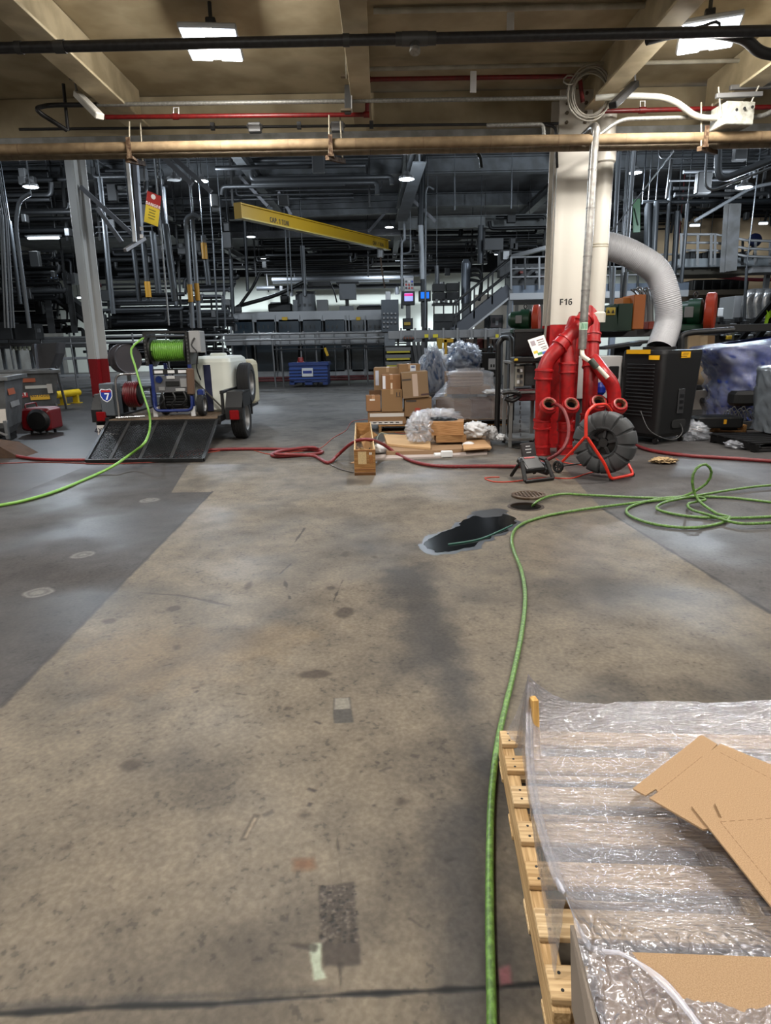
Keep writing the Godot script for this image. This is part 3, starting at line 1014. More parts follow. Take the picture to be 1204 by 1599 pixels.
	g.tube(p, 0.010, 6)
	g.tube(curve(pts([905, 120, 8.75, 886, 118, 8.7, 880, 128, 8.7, 892, 132, 8.7, 908, 122, 8.75]), 0.05), 0.010, 6)
	one("cable_coil", g, mt(Color(0.62, 0.60, 0.56), 0.6), "coil of pale grey cable hanging at the top of the painted column", "cable coil")
func hanger(a: Array, label: String):
	var t := th("pipe_hanger", label, "hanger")
	var rusty := mt(Color(0.42, 0.35, 0.27), 0.75, 0.3, "rust", Vector3.ONE * 3)
	var g := G.new()
	g.cyl(at(a[0] - 3, a[1], 8.6), at(a[0] - 3, a[2] + 6, 8.5), 0.011, 6)
	g.cyl(at(a[0] + 14, a[1] + 2, 8.9), at(a[0] + 18, a[2] + 16, 8.9), 0.011, 6)
	put("rod", g, mt(Color(0.6, 0.57, 0.5), 0.5, 0.4), t)
	g = G.new()
	var c := at(a[0], a[2] - 4, 8.55)
	g.box(c + Vector3(0, -0.085, 0), Vector3(0.07, 0.03, 0.16))
	g.box(c + Vector3(0, 0.02, 0.075), Vector3(0.05, 0.22, 0.015))
	put("clamp", g, rusty, t)
	g = G.new()
	g.bar(at(a[0] - 6, a[2] + 10, 8.5), at(a[0] + 20, a[2] + 16, 8.9), 0.05, 0.05)
	put("cross_strut", g, rusty, t)
func strip_light(a: Vector3, b: Vector3, c: Color, top: Vector3, label: String):
	var t := th("strip_light", label, "lamp")
	var g := G.new()
	g.bar(a, b, 0.10, 0.07, Vector3.UP, 0.01)
	put("housing", g, mt(c, 0.45), t)
	g = G.new()
	g.cyl(top, Vector3(top.x, a.lerp(b, 0.5).y + 0.08, top.z) if false else (a if absf(a.x - top.x) < absf(b.x - top.x) else b), 0.012, 6)
	put("rod", g, mt(gr(0.4), 0.5), t)
	g = G.new()
	g.lathe([Vector2(0, 0.02), Vector2(0.05, 0.01), Vector2(0.06, 0), Vector2(0, 0)], 12, Transform3D(Basis(), top))
	put("canopy", g, mt(gr(0.35), 0.5), t)

# ---------- painted column, downpipes and red drain stacks ----------
func make_column():
	var cream := mt(Color(0.72, 0.70, 0.66), 0.55)
	var red := mt(Color(0.62, 0.035, 0.05), 0.42, 0.0, "fine", Vector3.ONE * 0.8)
	var pvc := mt(Color(0.70, 0.68, 0.64), 0.4)
	# steel column: two flanges and a web, red skirt at the foot
	var z := 9.25
	var t := th("painted_column", "tall cream steel column with a red foot and black stencilled code", "column")
	t.set_meta("kind", "structure")
	var bc := at(884, 480, z)
	var w := 0.43
	var hz := 1.72
	for a in [["column_upper", hz, 4.60, cream], ["red_foot", 0.0, hz, red]]:
		var g := G.new()
		var h: float = a[2] - a[1]
		var y: float = (a[2] + a[1]) * 0.5
		g.box(Vector3(bc.x, y, -z), Vector3(w, h, 0.025), Basis(), 0.004)
		g.box(Vector3(bc.x, y, -z - 0.42), Vector3(w, h, 0.025), Basis(), 0.004)
		g.box(Vector3(bc.x, y, -z - 0.21), Vector3(0.02, h, 0.40))
		put(a[0], g, a[3], t)
	txt(t, "F16", 0.085, Vector3(bc.x - 0.01, 2.02, -z + 0.0135), Basis(), mt(gr(0.08), 0.7), "stencilled_code")
	var g2 := G.new()
	for sx in [-1, 1]:
		for k in 4:
			var c := Vector3(bc.x + sx * 0.12, 4.22 + k * 0.11, -z + 0.012)
			g2.cyl(c, c + Vector3(0, 0, 0.025), 0.022, 6)
	put("bolts", g2, mt(Color(0.35, 0.31, 0.25), 0.6, 0.3), t)
	# thin conduit up the left edge of the column
	var g := G.new()
	g.tube(bend([Vector3(bc.x - 0.30, 0.9, -z + 0.02), Vector3(bc.x - 0.285, 1.55, -z + 0.02), Vector3(bc.x - 0.245, 2.1, -z + 0.03), Vector3(bc.x - 0.245, 4.2, -z + 0.03)], 0.2), 0.018, 8)
	one("conduit", g, mt(Color(0.50, 0.48, 0.45), 0.5, 0.4), "thin grey conduit climbing the left edge of the painted column", "conduit")
	# white downpipe with hubs and a red lower part
	t = th("white_downpipe", "cream round downpipe with hub joints standing behind the silver pipe", "pipe")
	var pxz := at(930, 480, 9.2)
	var prof := G.new()
	var r := 0.118
	prof.lathe([Vector2(r, 1.74), Vector2(r + 0.022, 1.74), Vector2(r + 0.022, 1.86), Vector2(r, 1.88), Vector2(r, 3.72), Vector2(r + 0.022, 3.74), Vector2(r + 0.022, 3.92), Vector2(r + 0.006, 3.94), Vector2(r, 4.0), Vector2(r, 4.84)], 24, Transform3D(Basis(), Vector3(pxz.x, 0, -9.2)))
	put("pipe", prof, pvc, t)
	for q in [0.4, 0.43]:
		g = G.new()
		g.lathe([Vector2(r + 0.001, 2.3 + q), Vector2(r + 0.004, 2.31 + q), Vector2(r + 0.001, 2.32 + q)], 20, Transform3D(Basis(), Vector3(pxz.x, 0, -9.2)))
		put("seam_ring", g, mt(Color(0.6, 0.57, 0.5), 0.5), t)
	# silver conduit in front, ending in a bare cable
	t = th("silver_riser", "shiny silver riser pipe between the painted column and the cream downpipe", "pipe")
	var a0 := at(929, 205, 8.55)
	var a1 := at(909, 545, 8.55)
	g = G.new()
	g.tube(bend([Vector3(a0.x - 0.05, a0.y + 0.02, -8.8), Vector3(a0.x, a0.y + 0.06, -8.5), a0 + Vector3(0, -0.2, 0), a1], 0.10), 0.052, 16)
	put("pipe", g, mt(Color(0.72, 0.71, 0.69), 0.3, 0.75, "fine", Vector3.ONE), t)
	for f in [0.17, 0.34, 0.56, 0.72, 0.86]:
		g = G.new()
		var c := a0.lerp(a1, f)
		g.tube([c, c + Vector3(0, 0.02, 0)], 0.056, 16)
		put("clamp", g, mt(Color(0.55, 0.54, 0.52), 0.4, 0.7), t)
	g = G.new()
	var gb := a0.lerp(a1, 0.905)
	g.tube([gb, gb + Vector3(0, 0.09, 0)], 0.0535, 16)
	put("label_band", g, mt(Color(0.72, 0.85, 0.74), 0.5), t, "pale green printed band")
	for k in 4:
		g = G.new()
		g.box(gb + Vector3(-0.03 + k * 0.02, 0.045, 0.054 - absf(k - 1.5) * 0.006), Vector3(0.010, 0.07, 0.004))
		put("printed_bar", g, mt(Color(0.10, 0.36, 0.26), 0.6), t)
	g = G.new()
	g.tube(bend([a1, at(909, 556, 8.5), at(930, 570, 8.45), at(949, 590, 8.4)], 0.08), [0.03, 0.03, 0.03, 0.03, 0.03, 0.03, 0.03, 0.03, 0.03, 0.03, 0.03, 0.03, 0.03, 0.03, 0.03, 0.03], 10)
	put("elbow", g, mt(Color(0.80, 0.78, 0.72), 0.4), t, "cream elbow")
	g = G.new()
	g.tube([at(922, 562, 8.42), at(932, 574, 8.38)], 0.042, 10)
	put("collar", g, mt(Color(0.16, 0.18, 0.14), 0.6), t, "dark ribbed collar")
	# ---- the four red stacks ----
	var zz := 8.65
	var P := func(x, y, d = 0.0): return at(x, y, zz + d)
	var R := 0.098
	stack("red_stack", "leftmost red drain stack, its upper run slanting up to the column", [P.call(846, 706, 0.05), P.call(848, 598), P.call(849, 580), P.call(856, 562), P.call(868, 548), P.call(912, 500, 0.15)], R, [[0.02, 0], [0.20, 0], [0.53, 0], [0.765, 0], [0.98, 1]], P.call(857, 632, -0.24), red)
	stack("red_stack", "straight red drain stack second from the timber crate side, rising before the column", [P.call(882, 706, 0.05), P.call(886, 580), P.call(888, 528, 0.08), P.call(899, 500, 0.2)], R * 0.98, [[0.02, 0], [0.20, 0], [0.62, 0]], P.call(892, 632, -0.24), red)
	stack("red_stack", "straight red drain stack under the cream downpipe, behind the cable drum", [P.call(918, 702, 0.25), P.call(922, 600, 0.25), P.call(926, 480, 0.55)], R * 1.02, [[0.02, 0], [0.22, 0], [0.60, 0], [0.77, 0]], P.call(935, 628, 0.0), red)
	stack("red_stack", "rightmost red drain stack, bending from the downpipe towards the black cooler", [P.call(957, 712, 0.1), P.call(959, 640), P.call(959, 612), P.call(955, 598), P.call(944, 585), P.call(927, 562, 0.3)], R * 0.92, [[0.10, 0], [0.42, 0]], P.call(968, 632, -0.14), red)
	t = th("paper_notice", "white posted notice with yellow, green and blue blocks leaning by the red stack", "notice")
	var n0 := at(824, 532, 8.7)
	var n1 := at(849, 524, 8.75)
	var n2 := at(861, 548, 8.7)
	var n3 := at(834, 561, 8.62)
	g = G.new()
	var bs := face_basis(n1 - n0, n0 - n3)
	var nc := (n0 + n1 + n2 + n3) * 0.25
	var nw := n0.distance_to(n1)
	var nh := n0.distance_to(n3)
	g.box(nc, Vector3(nw, nh, 0.004), bs)
	put("sheet", g, mt(Color(0.82, 0.80, 0.78), 0.5), t)
	for b in [[-0.32, -0.22, 0.26, 0.14, Color(0.80, 0.66, 0.10)], [-0.1, -0.35, 0.3, 0.12, Color(0.25, 0.50, 0.25)], [0.2, -0.37, 0.34, 0.12, Color(0.15, 0.32, 0.62)], [-0.28, 0.25, 0.26, 0.26, Color(0.55, 0.50, 0.52)], [0.18, 0.32, 0.42, 0.05, Color(0.35, 0.2, 0.2)], [0.2, 0.2, 0.4, 0.04, Color(0.3, 0.3, 0.3)], [0.18, 0.08, 0.42, 0.04, Color(0.35, 0.2, 0.2)], [0.24, -0.08, 0.36, 0.04, Color(0.3, 0.3, 0.3)], [0.26, -0.18, 0.3, 0.04, Color(0.3, 0.3, 0.3)]]:
		g = G.new()
		g.box(nc + bs * Vector3(b[0] * nw, b[1] * nh, 0.003), Vector3(b[2] * nw, b[3] * nh, 0.001), bs)
		put("printed_block", g, mt(b[4], 0.6), t)
func stack(called: String, label: String, line: Array, r: float, hubs: Array, mouth: Vector3, m: Material):
	var t := th(called, label, "pipe", "red drain stacks at the painted column")
	line[0].y = maxf(line[0].y, 0.0)
	line[0] = Vector3(line[0].x, 0.0, line[0].z)
	var path := bend(line, 0.16, 5)
	var g := G.new()
	g.tube(path, r, 22)
	put("pipe", g, m, t)
	var lens := [0.0]
	for i in path.size() - 1: lens.append(lens[-1] + path[i].distance_to(path[i + 1]))
	for h in hubs:
		var s: float = h[0] * lens[-1]
		for i in path.size() - 1:
			if lens[i + 1] >= s and lens[i] <= s:
				var d: Vector3 = (path[i + 1] - path[i]).normalized()
				var c: Vector3 = path[i] + d * (s - lens[i])
				var x := Transform3D(face_basis(d.cross(Vector3.BACK), d), c)
				g = G.new()
				g.lathe([Vector2(r, -0.045), Vector2(r + 0.022, -0.04), Vector2(r + 0.022, -0.02), Vector2(r + 0.014, -0.015), Vector2(r + 0.014, 0.065), Vector2(r + 0.024, 0.07), Vector2(r + 0.022, 0.095), Vector2(r, 0.10)], 24, x)
				put("hub", g, m, t)
				break
	# cleanout branch: open mouth towards the viewer
	var dn := Vector3(0.10, 0.62, 0.78).normalized()
	var k := mouth
	var bx2 := Transform3D(face_basis(Vector3.RIGHT, dn), k)
	g = G.new()
	g.lathe([Vector2(r * 0.92, -0.36), Vector2(r * 0.92, -0.10), Vector2(r * 1.18, -0.08), Vector2(r * 1.2, -0.02), Vector2(r * 1.05, 0.0), Vector2(r * 1.0, 0.03), Vector2(r * 0.78, 0.035)], 24, bx2)
	put("branch", g, m, t)
	g = G.new()
	g.lathe([Vector2(r * 0.80, 0.036), Vector2(r * 0.66, 0.03), Vector2(r * 0.62, 0.0), Vector2(r * 0.56, -0.02)], 24, bx2)
	put("rusty_ring", g, mt(Color(0.50, 0.33, 0.24), 0.7, 0.3, "rust", Vector3.ONE * 4), t, "rusty bare threads in the open mouth")
	g = G.new()
	g.lathe([Vector2(r * 0.57, -0.015), Vector2(r * 0.55, -0.2), Vector2(0, -0.2)], 20, bx2)
	put("bore", g, mt(gr(0.015), 0.95), t, "dark bore")

# ---------- shipping pallet under stretch film, right at the front ----------
func wood(axis: int, c: Color, k := 1.0) -> StandardMaterial3D:
	var s := Vector3(9, 9, 9) * k
	s[axis] = 0.5 * k
	return mt(c, 0.72, 0.0, "wood", s, 0.3)
func make_front_pallet():
	var t := th("wooden_pallet", "new pale wooden pallet at the front, its board ends sticking out of the film", "pallet", "", Vector3(0.398, 0, -2.045), -0.0645)
	var tones := [Color(0.80, 0.69, 0.53), Color(0.77, 0.65, 0.48), Color(0.82, 0.72, 0.57)]
	var L := 1.02
	var W := 1.10
	var zs := [0.0, 0.145, 0.30, 0.455, 0.605, 0.755, 0.905]
	for i in zs.size():
		var g := G.new()
		g.box(Vector3(W * 0.5, 0.131, zs[i] + 0.042), Vector3(W, 0.018, 0.082), Basis(), 0.002)
		put("deck_board", g, wood(0, tones[i % 3]), t)
		g = G.new()
		for k in 2:
			var c := Vector3(0.028, 0.1398, zs[i] + 0.022 + k * 0.04)
			g.cyl(c, c + Vector3(0, 0.0012, 0), 0.004, 8)
		put("nail_heads", g, mt(gr(0.2), 0.5, 0.6), t)
	for i in 3:
		var g := G.new()
		g.box(Vector3([0.022, W * 0.5, W - 0.022][i], 0.071, L * 0.5 - 0.02), Vector3(0.04, 0.10, L), Basis(), 0.003)
		put("stringer", g, wood(2, tones[(i + 1) % 3]), t)
	for i in 4:
		var g := G.new()
		g.box(Vector3(W * 0.5, 0.0105, [0.06, 0.33, 0.66, 0.94][i]), Vector3(W, 0.017, 0.10), Basis(), 0.002)
		put("bottom_board", g, wood(0, tones[i % 3]), t)
	# corner stake and corner board
	var g2 := G.new()
	g2.bar(Vector3(0.492, 0.141, -1.88), Vector3(0.487, 0.34, -1.925), 0.05, 0.022, Vector3.RIGHT, 0.002)
	one("corner_stake", g2, wood(1, Color(0.82, 0.66, 0.40)), "upright wooden stake holding up the film at the far corner of the front pallet", "stake")
	# carton at the near end
	var box := th("carton", "plain brown carton under the film at the near end of the front pallet", "carton")
	var card := mt(Color(0.60, 0.50, 0.39), 0.8, 0.0, "card", Vector3.ONE * 12, 0.2)
	g2 = G.new()
	g2.box(Vector3(0.84, 0.192, -0.80), Vector3(0.88, 0.10, 0.52), Basis(Vector3.UP, -0.06), 0.004)
	put("body", g2, card, box)
	g2 = G.new()
	var q := [Vector3(0.383, 0.275, -1.115), Vector3(0.372, 0.141, -1.04), Vector3(0.335, 0.141, -0.58), Vector3(0.362, 0.215, -0.60), Vector3(0.382, 0.262, -1.03)]
	for k in 3: g2.flat(q[0], q[k + 1], q[k + 2], Vector3(-1, 0, 0))
	for k in 3: g2.flat(q[0] + Vector3(0.008, 0, 0), q[k + 1] + Vector3(0.008, 0, 0), q[k + 2] + Vector3(0.008, 0, 0), Vector3(1, 0, 0))
	for k in 5: g2.quad(q[k], q[(k + 1) % 5], q[(k + 1) % 5] + Vector3(0.008, 0, 0), q[k] + Vector3(0.008, 0, 0), (q[k] + q[(k + 1) % 5]) * 0.5 - Vector3(0.365, 0.2, -0.85))
	put("side_flap", g2, mt(Color(0.45, 0.41, 0.37), 0.8), box)
	# the film: a stretched top, a low wall on the open side and a back wall
	var nz := noise(9.0, 71, 4)
	var top := func(u: float, v: float) -> Vector3:
		var x0 := lerpf(0.475, 0.388, pow(v, 0.8)) - sin(v * PI) * 0.03
		var x := x0 + u * 1.08
		var zb := lerpf(-1.97, -2.10, minf(u * 2.5, 1.0))
		var z := lerpf(zb, -1.09, v) if v < 0.92 else lerpf(zb, -1.09, 0.92) + (v - 0.92) / 0.08 * 0.56
		var y := 0.205 + 0.20 * exp(-u * 7.5 - v * 9.0) + 0.05 * exp(-u * 9.0) * v + 0.07 * exp(-u * 12.0 - absf(v - 0.92) * 24.0)
		if v >= 0.92: y = lerpf(y, 0.252, clampf((v - 0.92) / 0.03, 0, 1))
		y -= 0.055 * clampf(1.0 - absf(v - 0.5) * 2.0, 0, 1) * clampf(u * 4.0, 0, 1)
		y += nz.get_noise_2d(x * 0.35 + z * 0.2, z * 6.0) * 0.009 * clampf(u * 8.0, 0.15, 1) + nz.get_noise_2d(x * 1.2 + 7, z * 14.0) * 0.003
		return Vector3(x, y, z)
	var f := th("stretch_film", "clear crinkled stretch film pulled over the front pallet from its corner stake", "film")
	g2 = G.new()
	g2.sheet(64, 90, top, Vector3.UP, Vector2(1, 7))
	put("top_sheet", g2, M.front_film, f)
	g2 = G.new()
	g2.sheet(60, 8, func(u: float, v: float) -> Vector3:
		var a: Vector3 = top.call(0.0, u * 0.92)
		var b := Vector3(lerpf(0.452, 0.352, u), 0.142, lerpf(-1.93, -1.1, u))
		return a.lerp(b, v) + Vector3(nz.get_noise_2d(u * 30, v) * 0.004, 0, 0), Vector3(-1, 0, 0), Vector2(4, 1))
	put("side_sheet", g2, M.front_film, f)
	g2 = G.new()
	g2.sheet(60, 8, func(u: float, v: float) -> Vector3:
		var a: Vector3 = top.call(u, 0.0)
		return a.lerp(Vector3(a.x - 0.04 * (1 - u), 0.142, a.z + 0.02), v) + Vector3(0, 0, nz.get_noise_2d(u * 30, v + 5) * 0.004), Vector3(0, 0, -1), Vector2(4, 1))
	put("back_sheet", g2, M.front_film, f)
	g2 = G.new()
	var tail := []   # loose corner of film hanging from the stake to the first board
	g2.sheet(10, 10, func(u: float, v: float) -> Vector3:
		var a := Vector3(0.475, 0.40, -1.965).lerp(Vector3(0.485, 0.15, -1.89), u)
		var b := Vector3(0.42, 0.145, -2.03).lerp(Vector3(0.43, 0.142, -1.98), u)
		return a.lerp(b, v) + Vector3(0, -0.03 * sin(v * PI), 0), Vector3(-1, 0, 0))
	put("loose_corner", g2, M.front_film, f)
	# the twisted rope of film along the edge and over the carton
	g2 = G.new()
	var rope := []
	for i in 2: rope.append(top.call(0.01, 0.80 + i * 0.07) + Vector3(0, 0.004, 0))
	rope += [Vector3(0.42, 0.246, -1.085), Vector3(0.47, 0.262, -1.06), Vector3(0.53, 0.262, -1.0), Vector3(0.57, 0.259, -0.9), Vector3(0.60, 0.258, -0.75), Vector3(0.61, 0.255, -0.6)]
	var rp := curve(rope, 0.02)
	var rr := []
	for i in rp.size(): rr.append(0.003 + 0.002 * sin(i * 0.9) + 0.007 * clampf((i - rp.size() * 0.1) / (rp.size() * 0.6), 0, 1))
	g2.tube(rp, rr, 8)
	put("film_rope", g2, M.rope_film, f, "bunched rope of film")
	for k in 2:   # gathered pleats along the open edge
		g2 = G.new()
		g2.sheet(50, 4, func(u: float, v: float) -> Vector3:
			var a: Vector3 = top.call(0.002 + (v + k * 0.9) * 0.013, 0.02 + u * 0.86)
			return a + Vector3(0, 0.003 + 0.006 * sin(v * PI) + 0.002 * sin(u * 70.0 + k), 0), Vector3.UP, Vector2(9, 0.6))
		put("edge_pleat", g2, M.front_film, f)
	# two flat cut cardboard blanks lying on the film
	for a in [["flat_carton", "flat cut cardboard blank lying on the film, partly under the other blank", [988, 1232, 1095, 1148, 1120, 1163, 1110, 1173, 1125, 1162, 1204, 1195, 1300, 1240, 1290, 1330, 1204, 1290, 1098, 1296, 1014, 1247, 1028, 1238, 1024, 1233, 1008, 1243], 0.243], ["flat_carton", "flat slotted cardboard blank lying on top of the other blank on the film", [1080, 1260, 1112, 1256, 1122, 1279, 1127, 1278, 1116, 1255, 1204, 1248, 1330, 1240, 1380, 1400, 1230, 1440, 1204, 1416], 0.250]]:
		var poly := PackedVector2Array()
		for i in range(0, a[2].size(), 2):
			var p := fl(a[2][i], a[2][i + 1], a[3])
			poly.append(Vector2(p.x, p.z))
		g2 = G.new()
		g2.prism(poly, 0.005, Transform3D(Basis(Vector3(1, 0, 0), Vector3(0, 0, 1), Vector3(0, -1, 0)), Vector3(0, a[3], 0)))
		var blank := th(a[0], a[1], "cardboard", "")
		put("board", g2, mt(Color(0.62, 0.515, 0.40), 0.82, 0.0, "card", Vector3.ONE * 12, 0.2), blank)
		var dash := G.new()   # pressed fold lines
		var ends := [[1025, 1238, 1098, 1180], [1125, 1175, 1290, 1260]] if a[3] < 0.245 else [[1125, 1283, 1215, 1395], [1125, 1283, 1320, 1270]]
		for e in ends:
			var p0 := fl(e[0], e[1], a[3] + 0.0027)
			var p1 := fl(e[2], e[3], a[3] + 0.0027)
			for k in 14: dash.bar(p0.lerp(p1, k / 14.0), p0.lerp(p1, (k + 0.6) / 14.0), 0.0015, 0.0006)
		put("fold_line", dash, mt(Color(0.48, 0.36, 0.25), 0.9), blank)
# ---------- hoses ----------
func make_hoses():
	var lime := mt(Color(0.39, 0.54, 0.24), 0.42, 0.0, "mottle", Vector3.ONE * 5)
	M.lime = lime
	var Z := func(a: Array, h := 0.013) -> Array:
		var o := []
		for i in range(0, a.size(), 2): o.append(fl(600 + a[i] / 1.993, 700 + a[i + 1] / 1.993, h))
		return o
	var p := [fl(766, 1760, 0.013), fl(768, 1599, 0.013), fl(765, 1450, 0.013), fl(765, 1330, 0.013), fl(768, 1240, 0.013), fl(777, 1160, 0.013), fl(790, 1100, 0.013), fl(802, 1050, 0.013), fl(815, 985, 0.013), fl(820, 930, 0.013), fl(814, 890, 0.013), fl(803, 862, 0.013), fl(799, 842, 0.013), fl(805, 826, 0.013), fl(822, 815, 0.013), fl(860, 804, 0.013)]
	p += Z.call([620, 190, 720, 177, 820, 165, 900, 157], 0.02)
	p += [at(1075, 772, 5.95), at(1103, 755, 5.9), at(1111, 737, 5.85), at(1102, 725, 5.82), at(1087, 732, 5.8), at(1081, 752, 5.78), at(1090, 780, 5.75)]
	p += Z.call([1035, 203, 1075, 214, 1050, 232, 960, 247, 850, 238, 772, 214, 755, 190, 800, 170, 900, 152, 1050, 152, 1204, 168, 1330, 185, 1330, 206, 1204, 213, 1080, 217, 950, 212, 865, 196], 0.016)
	p += Z.call([848, 183, 880, 166, 960, 150, 1090, 128, 1204, 115, 1340, 112, 1390, 170, 1340, 226, 1204, 232, 1100, 233, 1010, 207, 955, 190, 948, 172, 1000, 160], 0.036)
	p += Z.call([960, 150, 880, 155, 790, 153, 700, 149, 620, 145, 560, 142, 510, 150, 475, 166], 0.02)
	p += [fl(830, 792, -0.05), fl(826, 797, -0.3)]
	var g := G.new()
	g.tube(curve(p, 0.05), 0.0125, 10)
	one("green_hose", g, lime, "bright green hose winding over the floor to a loose coil and into the drain", "hose")
	# dark couplings on it are part of the hose
	g = G.new()
	g.tube(curve([at(224, 528, 10.4), at(205, 545, 10.2), at(212, 575, 10.05), at(222, 610, 9.9), at(233, 645, 9.75), at(234, 668, 9.7), fl(227, 690, 0.34), fl(214, 702, 0.24), fl(200, 712, 0.15), fl(178, 727, 0.09), fl(150, 741, 0.018), fl(90, 766, 0.018), fl(40, 781, 0.018), fl(0, 789, 0.018), fl(-90, 803, 0.018)], 0.08), 0.017, 10)
	one("green_hose", g, mt(Color(0.42, 0.60, 0.24), 0.4), "bright green hose running off the trailer reel and away to the left edge", "hose")
	# red air hose in two visible stretches
	var maroon := mt(Color(0.44, 0.085, 0.095), 0.5, 0.0, "fine", Vector3.ONE * 2)
	M.maroon = maroon
	g = G.new()
	var q := []
	for a in [[-60, 686], [-15, 700], [25, 712], [70, 717.5], [140, 718], [215, 716], [270, 709], [330, 702.5], [400, 701], [470, 702], [500, 704], [500, 707.5], [470, 711], [435, 713], [424, 710], [440, 704], [480, 702.5]]: q.append(fl(a[0], a[1], 0.025))
	for a in [[496, 700, 0.06], [480, 698.5, 0.07], [440, 704, 0.07], [430, 709, 0.07], [455, 710, 0.07], [490, 712, 0.03]]: q.append(fl(a[0], a[1], a[2]))
	for a in [[512, 722.5, 0.026], [526, 712, 0.06], [545, 695, 0.22], [562, 687, 0.31], [580, 687, 0.31], [600, 695, 0.16], [622, 710, 0.03], [650, 722, 0.026], [690, 728, 0.026], [760, 728, 0.026], [815, 728, 0.026], [845, 722, 0.026]]: q.append(fl(a[0], a[1], a[2]))
	q += [at(872, 708, 7.85), at(885, 690, 7.95), at(888, 665, 8.05), at(880, 640, 8.2), at(868, 631, 8.35), at(860, 634, 8.55)]
	g.tube(curve(q, 0.07), 0.023, 10)
	one("air_hose", g, maroon, "dark red hose coiled once, arching over the timber crate into the leftmost stack", "hose")
	g = G.new()
	q = []
	for a in [[940, 668, 0.35], [968, 683, 0.1], [985, 692, 0.03], [1015, 703, 0.026], [1070, 711, 0.026], [1130, 715, 0.026], [1204, 720, 0.026], [1300, 726, 0.026]]: q.append(fl(a[0], a[1], a[2]))
	g.tube(curve(q, 0.07), 0.024, 10)
	one("air_hose", g, maroon, "dark red hose on the floor in front of the black cooler and cable drum", "hose")
	# thin cords
	cord([[310, 719], [240, 722], [160, 724], [60, 722], [-60, 726]], 0.006, Color(0.45, 0.16, 0.12), "thin red cord below the trailer ramp running to the left edge")
	cord([[318, 704], [270, 715], [330, 706], [380, 700], [420, 709], [455, 706], [497, 701], [520, 684], [540, 672], [549, 659], [562, 656], [590, 655], [606, 672], [640, 678]], 0.006, Color(0.60, 0.24, 0.16), "thin orange cord looping from the ramp past the timber crate to the cartons")
	cord([[780, 745], [757, 746], [770, 752], [800, 752], [850, 746], [890, 747], [915, 740], [946, 731], [915, 727], [880, 722], [868, 716]], 0.007, Color(0.66, 0.20, 0.12), "thin orange cord between the small black monitor and the cable drum")
	cord([[930, 792], [700, 850], [735, 845], [760, 838], [800, 820]].slice(1), 0.007, Color(0.10, 0.30, 0.25), "thin dark green line lying in the oily puddle")
	cord([[512, 723], [530, 732], [552, 738]], 0.008, Color(0.30, 0.28, 0.27), "short dark cord lying between the red hose and the timber crate")
	cord([[630, 690], [595, 676], [587, 700], [600, 695], [640, 688], [660, 684]], 0.007, Color(0.68, 0.72, 0.66), "thin pale cord by the timber crate and the cardboard sheets")
func cord(a: Array, r: float, c: Color, label: String):
	var q := []
	for k in a: q.append(fl(k[0], k[1], r))
	var g := G.new()
	g.tube(curve(q, 0.06), r, 6)
	one("cord", g, mt(c, 0.5), label, "cord")
